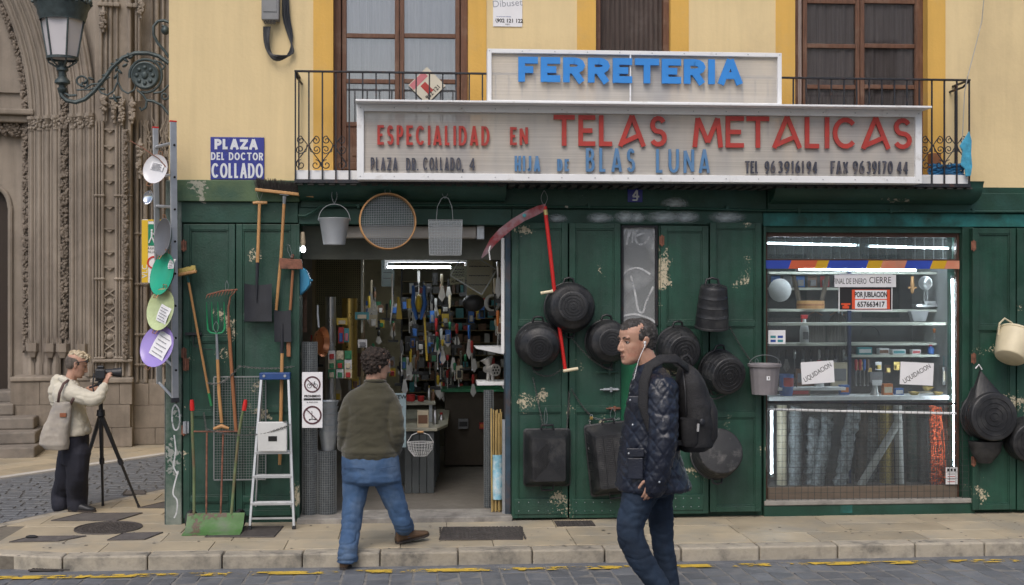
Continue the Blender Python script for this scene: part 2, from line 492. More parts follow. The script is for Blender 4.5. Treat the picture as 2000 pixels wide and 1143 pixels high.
# slope only for the first metres, then level
rb=MB()
yy=[KY+.05,KY-4,-45]
zz=[roadz(KY)-.008,roadz(KY-4)-.008,roadz(KY-4)-.008]
rb.add([(x,y,z)for y,z in zip(yy,zz)for x in(-40,40)],[(0,1,3,2),(2,3,5,4)])
road=rb.build('road',m_road,kind='structure')
# setts of the road, course by course
sm=MB();sm.b(-.5,.5,-.5,.5,-.5,.5)
rnd=random.Random(3)
def sett_mesh(i):
 mb=MB();r=random.Random(i)
 a=.5;t=.46
 top=[(-t+r.uniform(-.03,.03),-t+r.uniform(-.03,.03)),(t+r.uniform(-.03,.03),-t),(t,t+r.uniform(-.04,.03)),(-t,t)]
 vs=[(-a,-a,-.5),(a,-a,-.5),(a,a,-.5),(-a,a,-.5),(-a,-a,.25),(a,-a,.25),(a,a,.25),(-a,a,.25)]+[(x,y,.5+r.uniform(-.08,.08))for x,y in top]
 fs=[(0,3,2,1)]+[(i_,(i_+1)%4,(i_+1)%4+4,i_+4)for i_ in range(4)]+[(4+i_,4+(i_+1)%4,8+(i_+1)%4,8+i_)for i_ in range(4)]+[(8,9,10,11)]
 mb.add(vs,fs);me=mb.mesh('sett',Vector((0,0,0)));me.materials.append(m_sett);return me
settm=[sett_mesh(i)for i in range(6)]
def sett(x,y,sx,sy,z,par,rz=0.):
 o=bpy.data.objects.new('sett',rnd.choice(settm));S.collection.objects.link(o)
 o.location=(x,y,z-.022);o.scale=(sx,sy,.044);o.rotation_euler=(0,0,rz+rnd.uniform(-.02,.02));o.parent=par
n=0;rest=MB()
xa,xb=X(-10,KY)-.3,X(2010,KY)+.3
x=xa-1.0;col=0
while x<xb+1:
 w=rnd.uniform(.155,.185);y=KY-.075-rnd.uniform(0,.16);first=True
 while y>-7.0:
  L=rnd.uniform(.20,.30)
  if first:y0_=KY-.072;L=y0_-y+.12;first=False;y=y0_
  if n<296 and y-L>-2.75 and xa<x<xb:
   sett(x+w/2,y-L/2,w-.009,L-.009,roadz(y),road);n+=1
  else:
   c=(x+w/2,y-L/2);hx,hy=(w-.009)/2,(L-.009)/2;z=roadz(y)
   rest.add([(c[0]-hx,c[1]-hy,z-.03),(c[0]+hx,c[1]-hy,z-.03),(c[0]+hx,c[1]+hy,z-.03),(c[0]-hx,c[1]+hy,z-.03),
 (c[0]-hx*.92,c[1]-hy*.92,z),(c[0]+hx*.92,c[1]-hy*.92,z),(c[0]+hx*.92,c[1]+hy*.92,z),(c[0]-hx*.92,c[1]+hy*.92,z)],
 [(4,5,6,7),(0,1,5,4),(1,2,6,5),(2,3,7,6),(3,0,4,7)])
  y-=L
 x+=w;col+=1
rest.build('sett',m_sett,road,kind='stuff')
# gutter strip with smooth grey stones next to the kerb
gut=MB()
gut.b(xa-3,xb+3,KY-.068,KY+.3,ROADZ-.03,ROADZ+.002);gut.build('gutter',m_sett,road,bevel=.003)
# worn yellow line: broken patches painted on the setts
m_yl2=m_yline.copy();nt=m_yl2.node_tree;b0=nt.nodes['Principled BSDF']
geo=nt.nodes.new('ShaderNodeNewGeometry');n1=nt.nodes.new('ShaderNodeTexNoise');n1.inputs['Scale'].default_value=11;n1.inputs['Detail'].default_value=8;n1.inputs['Roughness'].default_value=.7
n2=nt.nodes.new('ShaderNodeTexNoise');n2.inputs['Scale'].default_value=2.6;n2.inputs['Detail'].default_value=2
ad=nt.nodes.new('ShaderNodeMath');ad.operation='ADD';r1=nt.nodes.new('ShaderNodeMapRange');r1.inputs[1].default_value=1.0;r1.inputs[2].default_value=1.08
for n_ in(n1,n2):nt.links.new(geo.outputs['Position'],n_.inputs['Vector'])
nt.links.new(n1.outputs['Fac'],ad.inputs[0]);nt.links.new(n2.outputs['Fac'],ad.inputs[1]);nt.links.new(ad.outputs[0],r1.inputs[0]);nt.links.new(r1.outputs[0],b0.inputs['Alpha'])
yl=MB();y0,y1=KY-.255,KY-.135
yl.add([(xa-2,y0,roadz(y0)+.0045),(xb+2,y0,roadz(y0)+.0045),(xb+2,y1,roadz(y1)+.0045),(xa-2,y1,roadz(y1)+.0045)],[(0,1,2,3)])
yl.build('road_marking',m_yl2,road,kind='stuff')
# pavement: bedding sheet, kerb stones, slabs. outline: corner at the left going back along the side street
pl=[G(0,1023),G(101,997),G(323,955)]
sx_dir=(pl[2]-pl[0]).normalized()
def side_edge(y): # x of the pavement edge on the side street

 t=(y-pl[0].y)/sx_dir.y
 return pl[0].x+sx_dir.x*t
pavement=MB()
outl=[(side_edge(KY)-.02,KY+.12),(30,KY+.12),(30,.3),(X(330),.3),(X(330),14),(side_edge(14),14)]
pavement.slab(outl,-.35,-.012)
pave=pavement.build('pavement',m_joint,kind='structure')
BX0=X(330) # side wall of the shop building

# kerb: rounded at the far left
kerbthing=bpy.data.objects.new('kerb',None);S.collection.objects.link(kerbthing);kerbthing['kind']='structure';ROOT[kerbthing]=Vector((0,0,0))
x=X(-40,KY);r=random.Random(5)
for i in range(20):
 w=.585+r.uniform(-.03,.05)
 if x>xb+1:break
 mb=MB()
 dy0=.5*max(0,X(120,KY)-x)**2;dy1=.5*max(0,X(120,KY)-x-w)**2
 dy=r.uniform(-.006,.006);dz=r.uniform(-.004,.004)
 x0,x1=x+.004,x+w-.004
 vs=[(x0,KY+dy0+dy,-.3),(x1,KY+dy1+dy,-.3),(x1,KY+.17+dy1,-.3),(x0,KY+.17+dy0,-.3),
 (x0,KY+dy0+dy,dz),(x1,KY+dy1+dy,dz),(x1,KY+.17+dy1,dz),(x0,KY+.17+dy0,dz)]
 mb.add(vs,[(0,3,2,1),(4,5,6,7),(0,1,5,4),(1,2,6,5),(2,3,7,6),(3,0,4,7)])
 mb.build('kerb_stone',m_kerb,kerbthing,bevel=.014,seg=2)
 x+=w
 # slabs
def pave_row(y0,y1,x0,x1,seed,wmin=.45,wmax=.95,left=None):
 r=random.Random(seed);x=x0
 while x<x1:
  w=r.uniform(wmin,wmax);a,b_=x+.003,min(x+w,x1)-.003
  if b_-a>.05:
   mb=MB();z=r.uniform(-.0015,.0015)
   poly=[(a,y0+.003),(b_,y0+.003),(b_,y1-.003),(a,y1-.003)]
   if left is not None:
    poly=[(max(px_,left(py_)),py_)for px_,py_ in poly]
    if poly[1][0]-poly[0][0]<.03 and poly[2][0]-poly[3][0]<.03:x+=w;continue
   mb.slab(poly,-.04,z);mb.build('paving_slab',m_stone_pave,pave,bevel=.002,seg=1)
  x+=w
rows=[KY+.175]
for d in(.36,.36,.36):rows.append(rows[-1]+d)
rows.append(max(-.005,rows[-1]+.1))
for i in range(len(rows)-1):
 pave_row(rows[i],rows[i+1],X(-60,KY),X(2040,0)+.2,20+i,left=(lambda yv:side_edge(yv)+.12))
yb=rows[-1]
while yb<9:
 pave_row(yb,yb+.4,side_edge(yb)-.2,BX0-.01,int(yb*31)+60,left=(lambda yv:side_edge(yv)+.12));yb+=.4
 # edge course along the side street
t=0;yb=KY+.3
while yb<9:
 mb=MB();mb.slab([(side_edge(yb)-.0,yb+.004),(side_edge(yb)+.115,yb+.004),(side_edge(yb+.6)+.115,yb+.596),(side_edge(yb+.6),yb+.596)],-.1,.0)
 mb.build('paving_slab',m_kerb,pave,bevel=.003,seg=1);yb+=.6
 # side street: setts level with the pavement, white strip, far pavement
w0,w1=G(0,934),G(323,887)
wd=(w1-w0).normalized()
def strip_pt(t,off=0.0):
 return w0+wd*t+Vector((-wd.y,wd.x,0))*off
ss=MB()
A_=strip_pt(-25);B_=strip_pt(20)
ss.slab([(side_edge(KY+.1),KY+.1),(side_edge(14),14),(B_.x+2,18),(B_.x,B_.y),(A_.x,A_.y),(A_.x+5,KY+.02)],-.35,-.014)
sst=ss.build('side_street',mk('side street bedding',(.135,.14,.15),.9,var=.15),kind='structure')
sp=MB();r=random.Random(9)
yb=KY-2.8
while yb<7.5:
 xs=-13.0
 lim0=side_edge(yb)-.01
 while xs<lim0:
  w=r.uniform(.16,.24)
  # keep within: right of white strip
  q=Vector((xs,yb,0))-w0;off=q.dot(Vector((-wd.y,wd.x,0)))
  if off<-.1 and xs+w<lim0+.0 and(yb>KY+.25 or xs<X(-60,KY)-.2):
   z=-.006+r.uniform(-.003,.003);h=.065
   a,b_,c,d=xs+.004,xs+w-.004,yb+.004,yb+.116
   sp.add([(a,c,-.04),(b_,c,-.04),(b_,d,-.04),(a,d,-.04),(a+.012,c+.012,z),(b_-.012,c+.012,z),(b_-.012,d-.012,z),(a+.012,d-.012,z)],
 [(4,5,6,7),(0,1,5,4),(1,2,6,5),(2,3,7,6),(3,0,4,7)])
  xs+=w
 yb+=.12
sp.build('sett',m_sett,sst,kind='stuff')
ws=MB();t=-10
while t<12:
 a,b_=strip_pt(t+.005),strip_pt(t+.9-.005);c,d=strip_pt(t+.9-.005,.11),strip_pt(t+.005,.11)
 q=MB();q.slab([(p.x,p.y)for p in(a,b_,c,d)],-.1,.004)
 q.build('edging_stone',mk('white edging stone',(.55,.53,.50),.7,var=.12,vs=5,c2=(.3,.28,.26),c2amt=.4),sst,bevel=.003,seg=1)
 t+=.9
fp=MB();fp.slab([tuple(strip_pt(-25,.115).xy),tuple(strip_pt(25,.115).xy),tuple(strip_pt(25,9).xy),tuple(strip_pt(-25,9).xy)],-.35,-.012)
fpo=fp.build('far_pavement',m_joint,kind='structure')
t=-8;r=random.Random(12)
while t<9:
 off=.12
 for k in range(6):
  tt=t+r.uniform(-.0,.0)+(k%2)*.3
  q=MB();q.slab([tuple(strip_pt(tt+.004,off+.004).xy),tuple(strip_pt(tt+.596,off+.004).xy),tuple(strip_pt(tt+.596,off+.396).xy),tuple(strip_pt(tt+.004,off+.396).xy)],-.04,0)
  q.build('paving_slab',m_stone_pave,fpo)
  off+=.4
 t+=.6
 # trodden gum and stains on the slabs
gm=MB();r=random.Random(77)
for i in range(150):
 x,y=r.uniform(X(120),X(2050)),r.uniform(KY+.03,-.14);s_=r.uniform(.004,.016)
 gm.add([(x+s_*r.uniform(.7,1.2)*math.cos(k*PI/4),y+s_*r.uniform(.7,1.2)*math.sin(k*PI/4),.0047)for k in range(8)],[tuple(range(8))])
gm.build('gum_spot',mk('trodden gum',(.14,.13,.115),.8,var=.3),pave,kind='stuff')
# covers and grates set in the paving
def cover_poly(pxs,label,name='manhole_cover',mat=m_castiron,ribs=0):
 pts=[G(a,b_)for a,b_ in pxs];c=sum(pts,Vector())/len(pts)
 t_=thing(name,label,'cover',(c.x,c.y,0))
 q=MB();q.slab([(p.x,p.y)for p in pts],-.02,.0045);q.build('lid',mat,t_)
 q=MB()
 n_=len(pts)
 for i in range(n_):
  a,b_=pts[i],pts[(i+1)%n_]
  q.tube([(a.x,a.y,.004),(b_.x,b_.y,.004)],.006,4)
 q.build('rim',m_castiron,t_)
 if ribs:
  x0,x1=min(p.x for p in pts),max(p.x for p in pts);y0,y1=min(p.y for p in pts),max(p.y for p in pts)
  q=MB();nx=int((x1-x0)/.032);ny=int((y1-y0)/.036)
  for i in range(nx):
   for j in range(ny):
    cx,cy=x0+(i+.5)*(x1-x0)/nx,y0+(j+.5)*(y1-y0)/ny
    if(i+j)%2==0:q.b(cx-.012,cx+.012,cy-.006,cy+.006,.004,.009)
    else:q.b(cx-.006,cx+.006,cy-.013,cy+.013,.004,.009)
  q.build('tread_pattern',m_castiron,t_,kind='stuff')
  q=MB();q.b(c.x-.1,c.x+.1,c.y-.045,c.y+.045,.004,.011);q.build('hatch_handle',m_castiron,t_,bevel=.002)
 return t_
g0=G(858,1055);g1=G(1020,1030)
cover_poly([(858,1055),(1020,1055),(1020,1031),(866,1031)],'rectangular cast iron cover with tread pattern in the pavement before the shop door',ribs=1)
t_=thing('drain_grate','small slotted metal grate in the pavement below the open shutters right of the door','grate',(X(1122,G(1122,1023).y),G(1122,1023).y,0))
a,b_=G(1088,1029),G(1156,1018)
q=MB();q.b(a.x,b_.x,a.y,b_.y,-.02,.004);q.build('backing',m_dark,t_)
for i in range(5):
 yv=a.y+(b_.y-a.y)*(i+.5)/5
 q=MB();q.b(a.x,b_.x,yv-.008,yv+.008,.003,.009);q.build('bar',m_castiron,t_)
for i in range(11):
 xv=a.x+(b_.x-a.x)*(i+.5)/11
 q=MB();q.b(xv-.005,xv+.005,a.y,b_.y,.003,.008);q.build('bar',m_castiron,t_)
m_asph=mk('dark trench filling',(.115,.105,.10),.85,var=.2,vs=10,bump=.6)
cover_poly([(100,1018),(228,1018),(278,1003),(160,1004)],'dark trench cover behind the round manhole at the street corner','trench_cover',m_asph)
cover_poly([(18,1060),(115,1058),(168,1048),(62,1049)],'dark trench cover nearest the kerb at the far left of the corner','trench_cover',m_asph)
cover_poly([(210,1056),(282,1055),(318,1041),(240,1043)],'short dark trench cover between round manhole and shop corner','trench_cover',m_asph)
cover_poly([(400,1050),(535,1050),(553,1029),(430,1030)],'flat grey engraved steel plate in the pavement under the step ladder','utility_cover',m_castiron)
cover_poly([(270,993),(330,993),(345,980),(318,982)],'small dark cover plate beside the tripod foot at the shop corner','utility_cover',m_asph)
cover_poly([(240,967),(285,966),(282,959),(246,960)],'tiny drain plate in the side street behind the tripod','utility_cover',m_asph)
c=G(212,1032)
ts=thing('manhole_cover','round studded cast iron manhole in the beige paving near the corner','cover',(c.x,c.y,0))
rad=abs(G(272,1032).x-G(150,1032).x)/2
q=MB();q.slab([(c.x+rad*math.cos(2*PI*i/40),c.y+rad*math.sin(2*PI*i/40)*1.0)for i in range(40)],-.02,.0045);q.build('lid',m_castiron,ts)
q=MB();q.tube([(c.x+rad*1.03*math.cos(2*PI*i/40),c.y+rad*1.03*math.sin(2*PI*i/40),.004)for i in range(40)],.009,5,closed=True);q.build('rim',m_castiron,ts)
q=MB()
for ring in range(1,7):
 rr=rad*.14*ring
 for k in range(ring*6):q.b(c.x+rr*math.cos(k*PI/3/ring)-.01,c.x+rr*math.cos(k*PI/3/ring)+.01,c.y+rr*math.sin(k*PI/3/ring)-.01,c.y+rr*math.sin(k*PI/3/ring)+.01,.004,.009)
q.build('stud',m_castiron,ts,kind='stuff')
a,b_=G(58,1118,-.11),G(150,1104,-.11)
ts=thing('street_drain','iron gully grate in the road at the kerb, far left','grate',(a.x,a.y,-.11))
q=MB();q.b(a.x,b_.x,a.y,b_.y,-.13,-.098);q.build('backing',m_dark,ts)
for i in range(12):
 xv=a.x+(b_.x-a.x)*(i+.5)/12
 q=MB();q.b(xv-.007,xv+.007,a.y,b_.y,-.1,-.09);q.build('bar',m_castiron,ts)
for yv in(a.y,(a.y+b_.y)/2,b_.y):
 q=MB();q.b(a.x-.01,b_.x+.01,yv-.008,yv+.008,-.1,-.0885);q.build('frame',m_castiron,ts)
ts=G(62,1052)
q=MB();q.ball((ts.x,ts.y,.015),(.05,.02,.015),8);tag(q.build('litter',m_ink,loc=(ts.x,ts.y,0)),'dark crumpled scrap lying on the left corner pavement','litter')
# === the shop building
bld=thing('shop_building','yellow plastered house with dark green shop front and iron balcony','building',(0,0,0))
XR=X(2400)
ztop=9.0
z_gr=Z(360) # top of the green zone

def walls(y0,y1,xs,holes,z0,z1,mat,name='wall'):
 """vertical wall z0..z1 with rectangular holes (x0,x1,z0,z1), sorted by x"""
 mb=MB();x=xs[0]
 for hx0,hx1,hz0,hz1 in holes:
  mb.b(x,hx0,y0,y1,z0,z1)
  if hz0>z0:mb.b(hx0,hx1,y0,y1,z0,hz0)
  if hz1<z1:mb.b(hx0,hx1,y0,y1,hz1,z1)
  x=hx1
 mb.b(x,xs[1],y0,y1,z0,z1)
 return mb.build(name,mat,bld)
zdoor=5.35
zsl=Z(335,1000,-.33)
wins=[(X(650),X(915)),(X(1163),X(1310)),(X(1552),X(1812))]
walls(0,.28,(BX0,XR),[(a,b_,zsl-.02,zdoor)for a,b_ in wins],z_gr,ztop,m_yellow,'upper_wall')
# ochre surrounds, slightly proud
for(a,b_),(oa,ob)in zip(wins,[(X(612),X(950)),(X(1127),X(1345)),(X(1515),X(1846))]):
 q=MB();q.b(oa,a+.003,-.006,.0985,zsl,zdoor+.16);q.b(b_-.003,ob,-.006,.0985,zsl,zdoor+.16);q.b(a+.0031,b_-.0031,-.006,.0985,zdoor-.003,zdoor+.16)
 q.build('window_surround',m_ochre,bld)
 # side wall and back
q=MB();q.b(BX0,BX0+.28,.281,9,-.1,ztop);q.b(BX0,XR,9,9.2,-.1,ztop);q.b(XR-.3,XR,.29,9,-.1,ztop);q.build('side_wall',m_yellow,bld)
q=MB();q.b(BX0-.3,XR,-.4,9.3,ztop,ztop+.3);q.build('eaves',m_stone,bld)
# lower wall (masonry behind the shutters)
DX0,DX1,DZ1=X(585),X(997),Z(440)
WX0,WX1,WZ0,WZ1=X(1492),X(1876),Z(998),Z(452)
MX0,MX1,MZ1=X(1213),X(1284),Z(440)
walls(.0,.28,(BX0,XR),[(DX0,DX1,-.1,DZ1),(MX0,MX1,-.1,MZ1),(WX0,WX1,WZ0,WZ1)],-.1,z_gr,m_green_dark,'lower_wall')
# fascia boards
q=MB();q.b(X(349),X(587),-.075,-.001,Z(398),Z(357));q.build('fascia_board',m_green_light,bld,bevel=.006)
q=MB();q.b(X(1497),XR,-.05,-.001,Z(412),Z(372));q.build('fascia_board',m_green_dark,bld,bevel=.006)
q=MB();q.b(X(587.6),X(1496),-.02,-.001,Z(408),Z(361));q.build('fascia_board',m_green_dark,bld,bevel=.004)
q=MB();q.b(X(351),X(583),-.045,-.001,Z(438),Z(398.5));q.build('lintel_board',m_green_dark,bld,bevel=.004)
q=MB();q.b(X(584),X(999),-.03,-.001,Z(440),Z(409));q.build('lintel_board',m_green_dark,bld,bevel=.004)
q=MB();q.b(X(1000),X(1488),-.03,-.001,Z(438),Z(409));q.build('lintel_board',m_green_dark,bld,bevel=.004)
q=MB();q.b(X(1489),XR,-.034,-.001,Z(440),Z(413));q.build('lintel_board',m_teal,bld,bevel=.004)
# cavetto consoles under the balcony
for a,b_ in((588,985),(1498,1893)):
 prof=[(-.30,Z(354)),(-.001,Z(354)),(-.001,Z(396))]
 ar_=arc(-.02,Z(354)-.03,.26,Z(354)-.03-Z(396),-90,-180,10)
 prof+=ar_
 q=MB()
 xa_,xb_=X(a),X(b_)
 n_=len(prof)
 vs=[(xa_,p[0],p[1])for p in prof]+[(xb_,p[0],p[1])for p in prof]
 fs=[tuple(range(n_)),tuple(range(2*n_-1,n_-1,-1))]+[(i,(i+1)%n_,(i+1)%n_+n_,i+n_)for i in range(n_)]
 q.add(vs,fs);q.build('console_moulding',m_green_dark,bld,smooth=True)
 # conduit along the lintel
pts=[W(583,421,-.06),W(596,422,-.07),W(610,415,-.08),W(626,404,-.08),W(660,401,-.08),W(1060,401,-.07),W(1070,404,-.07),W(1300,406,-.07),W(1500,411,-.08),W(1700,412,-.08),W(2100,414,-.08)]
q=MB();q.tube(pts,.011,8);q.build('conduit',m_green_dark,bld,smooth=True)
for px_ in(700,880,1060,1150,1305,1420,1560,1740,1900):
 p=W(px_,403 if px_<1200 else(406 if px_<1450 else 412),-.075)
 q=MB();q.b(p.x-.012,p.x+.012,-.095,-.03,p.z-.018,p.z+.018);q.build('conduit_clip',m_green_dark,bld,bevel=.003)
 # corner pilaster with graffiti paint
m_pil=mk('scraped grey corner pilaster',(.21,.24,.21),.7,var=.25,vs=5,bump=.4,c2=(.02,.07,.045),c2amt=.75,c2s=2.6,chip=(.28,.30,.28),chipt=.62)
q=MB();q.b(BX0-.02,X(357),-.05,-.001,-.05,Z(357)-.002);q.build('corner_pilaster',m_pil,bld,bevel=.01)
q=MB();q.b(X(323),BX0-.0205,-.04,.5,-.02,Z(742));q.build('corner_guard',mk('painted corner guard',(.06,.085,.085),.6,var=.3,vs=6,c2=(.16,.18,.17),c2amt=.5),bld,bevel=.004)
# ---- shutters
def shutter(px0,px1,pyt,pyb,rails,y=-.045,th=.045,label=None,screws=False,mat=None,hinge=None,yb=None):
 x0,x1=X(px0,y),X(px1,y);z1,z0=Z(pyt,(px0+px1)/2,y),Z(pyb,(px0+px1)/2,y)
 mat=mat or m_green
 q=MB();sw=.055
 yb=-.003 if yb is None else yb
 q.b(x0,x0+sw,y,yb,z0,z1);q.b(x1-sw,x1,y,yb,z0,z1)
 zr=[z1]+[Z(v,(px0+px1)/2,y)for v in rails]+[z0]
 hs=.05
 q.b(x0+sw,x1-sw,y+.001,yb,z1-hs,z1);q.b(x0+sw,x1-sw,y+.001,yb,z0,z0+hs)
 for v in zr[1:-1]:q.b(x0+sw,x1-sw,y+.001,yb,v-hs/2,v+hs/2)
 d=q.build('shutter',mat,bld,bevel=.004,label=label)
 for i in range(len(zr)-1):
  a=zr[i]-(hs if i==0 else hs/2);b_=zr[i+1]+(hs if i==len(zr)-2 else hs/2)
  q=MB();q.b(x0+sw-.004,x1-sw+.004,y+.017,yb-.001,b_-.004,a+.004)
  q.build('panel',mat,d)
  q=MB();g=.012
  for(xa_,xb_,za_,zb_)in((x0+sw,x1-sw,a-g,a),(x0+sw,x1-sw,b_,b_+g),(x0+sw,x0+sw+g,b_+g,a-g),(x1-sw-g,x1-sw,b_+g,a-g)):
   q.b(xa_,xb_,y+.007,y+.0175,za_,zb_)
  q.build('moulding',mat,d,bevel=.003)
 if screws:
  q=MB();q.b(x0+.02,x1-.05,y-.008,y-.0005,z0+.035,z0+.17);q.build('kick_board',mat,d,bevel=.003)
  q=MB()
  for i in range(5):
   for j in(0,1):q.ball((x0+.06+(x1-x0-.15)*i/4,y-.009,z0+.065+j*.075),.0045,6)
  q.build('screw',m_steel,d)
 for v in(hinge or[]):
  zc=Z(v,px0,y);xc=x0+.006 if hinge_left else x1-.006
  q=MB();q.tube([(xc,y-.008,zc-.05),(xc,y-.008,zc+.05)],.009,8);q.b(xc-.022,xc+.022,y-.006,y-.0005,zc-.04,zc+.04)
  q.build('hinge',m_rust,d)
 return d
hinge_left=True
YL=-.045;YM=-.10
sh1=shutter(358,459,438,1012,[662,808,975],YL,hinge=[480,690,840])
hinge_left=False
sh2=shutter(461,580,438,1008,[620,800,975],YL)
hinge_left=True
sh3=shutter(1000,1109,435,1012,[632,800],YM,screws=True)
sh4=shutter(1112,1212,436,1012,[632,800],YM,screws=True)
sh5=shutter(1291,1384,441,1004,[632,810],YM,screws=True,hinge=[470,760])
sh6=shutter(1387,1487,435,1000,[632,810],YM)
sh7=shutter(1900,1984,446,996,[640,810],YM,hinge=[480,700,900])
sh8=shutter(1987,2080,446,996,[640,810],YM)
# latches on shutters
def bolt(px,py,L=.13,y=-.115,m=m_steel):
 p=W(px,py,y)
 q=MB();q.b(p.x-L/2,p.x+L/2,y-.0,y+.02,p.z-.012,p.z+.012);q.tube([(p.x-L*.75,y-.008,p.z),(p.x+L*.55,y-.008,p.z)],.007,8)
 q.b(p.x-.01,p.x+.01,y-.02,y,p.z-.022,p.z+.022)
 q.build('door_bolt',m,sh4,bevel=.002)
bolt(1193,761);bolt(1190,727,.16,m=m_green);bolt(1200,798,.1,m=m_rust)
p=W(380,652,-.06)
q=MB();q.b(p.x-.08,p.x+.06,-.075,-.046,p.z-.012,p.z+.012);q.tube([W(378,656,-.07),W(378,676,-.075),W(400,682,-.08),W(416,683,-.07)],.004,6);q.build('latch_bar',m_blacksteel,sh1)
for py_,hh in((712,22),(835,22)):
 a=W(362,py_,-.06)
 q=MB();q.b(a.x-.02,a.x+.03,-.062,-.046,a.z-.05,a.z+.05);q.tube([(a.x+.005,-.07,a.z-.055),(a.x+.005,-.07,a.z+.055)],.009,8);q.build('hinge',m_steel if py_>800 else m_rust,sh1)
 # timber post between strip and shutter 5 / window jamb posts
for a,b_,yv in((1284.5,1290,-.06),(1488.5,1493,-.05),(1877,1899,-.03),(580.5,586,-.05)):
 q=MB();q.b(X(a),X(b_),yv,-.001,-.0,Z(440.5));q.build('door_post',m_green,bld,bevel=.003)
q=MB();q.b(X(987),X(997),-.02,.20,0,Z(441));q.build('door_post',mk('blue grey post paint',(.03,.06,.09),.6,var=.3,vs=6,c2=(.12,.06,.04),c2amt=.4),bld,bevel=.003)
# perforated metal strip with green panel beneath
m_perf=bpy.data.materials.new('perforated grey sheet');m_perf.use_nodes=True
nt=m_perf.node_tree;b0=nt.nodes['Principled BSDF'];b0.inputs['Roughness'].default_value=.5;b0.inputs['Metallic'].default_value=.2
geo=nt.nodes.new('ShaderNodeNewGeometry');mp=nt.nodes.new('ShaderNodeMapping');mp.inputs['Scale'].default_value=(115,0.001,115)
mp.inputs['Rotation'].default_value=(0,R_(45),0)
vo=nt.nodes.new('ShaderNodeTexVoronoi');vo.inputs['Scale'].default_value=1.0;vo.inputs['Randomness'].default_value=0
rp=nt.nodes.new('ShaderNodeValToRGB');rp.color_ramp.elements[0].position=.30;rp.color_ramp.elements[1].position=.40
rp.color_ramp.elements[0].color=(.02,.022,.024,1);rp.color_ramp.elements[1].color=(.36,.38,.39,1)
nt.links.new(geo.outputs['Position'],mp.inputs['Vector']);nt.links.new(mp.outputs[0],vo.inputs['Vector']);nt.links.new(vo.outputs['Distance'],rp.inputs[0])
nz=nt.nodes.new('ShaderNodeTexNoise');nz.inputs['Scale'].default_value=3.2;nz.inputs['Detail'].default_value=5
r2=nt.nodes.new('ShaderNodeValToRGB');r2.color_ramp.elements[0].position=.45;r2.color_ramp.elements[1].position=.7;nt.links.new(geo.outputs['Position'],nz.inputs['Vector']);nt.links.new(nz.outputs['Fac'],r2.inputs[0])
mx=nt.nodes.new('ShaderNodeMix');mx.data_type='RGBA';mx.inputs[7].default_value=(.62,.64,.66,1);ml=nt.nodes.new('ShaderNodeMath');ml.operation='MULTIPLY';ml.inputs[1].default_value=.7
nt.links.new(r2.outputs[0],ml.inputs[0]);nt.links.new(ml.outputs[0],mx.inputs[0]);nt.links.new(rp.outputs[0],mx.inputs[6]);nt.links.new(mx.outputs[2],b0.inputs['Base Color'])
q=MB();q.b(MX0,MX1,.02,.04,Z(636),MZ1);pf=q.build('perforated_panel',m_perf,bld)
q=MB();q.b(MX0,MX0+.02,-.02,.02,Z(636),MZ1);q.b(MX1-.02,MX1,-.02,.02,Z(636),MZ1);q.b(MX0+.02,MX1-.02,-.02,.02,Z(640),Z(633));q.b(MX0+.02,MX1-.02,-.02,.02,Z(443),Z(440));q.build('frame',m_iron,pf)
q=MB();q.b(MX0,MX1,.0,.04,0,Z(640.5));q.build('lower_panel',mk('bright green panel paint',(.01,.16,.07),.5,var=.2,vs=4),bld)
# threshold, plinths and sills
m_sill=mk('grey stone threshold',(.30,.285,.26),.8,var=.18,vs=6,bump=.4,c2=(.16,.15,.14),c2amt=.5,c2s=5)
q=MB();q.b(X(582),X(999),-.12,.29,-.05,.045);q.build('threshold',m_sill,bld,bevel=.008)
q=MB();q.b(X(1489),X(1899),-.07,-.002,Z(992),Z(983));q.b(WX0,WX1,-.002,.1,Z(998)+.001,Z(983)-.001);q.build('window_sill',m_sill,bld,bevel=.006)
q=MB();q.b(X(1489),X(1899),-.06,-.002,-.02,Z(992.5));q.build('plinth',m_teal if False else m_green_dark,bld,bevel=.006)
q=MB();q.b(X(1636),X(1660),-.0625,-.0601,.02,Z(993));q.build('paint_patch',m_teal,bld)
q=MB();q.b(X(1215),X(1284),-.05,-.002,-.02,.1);q.build('plinth',m_sill,bld,bevel=.006)
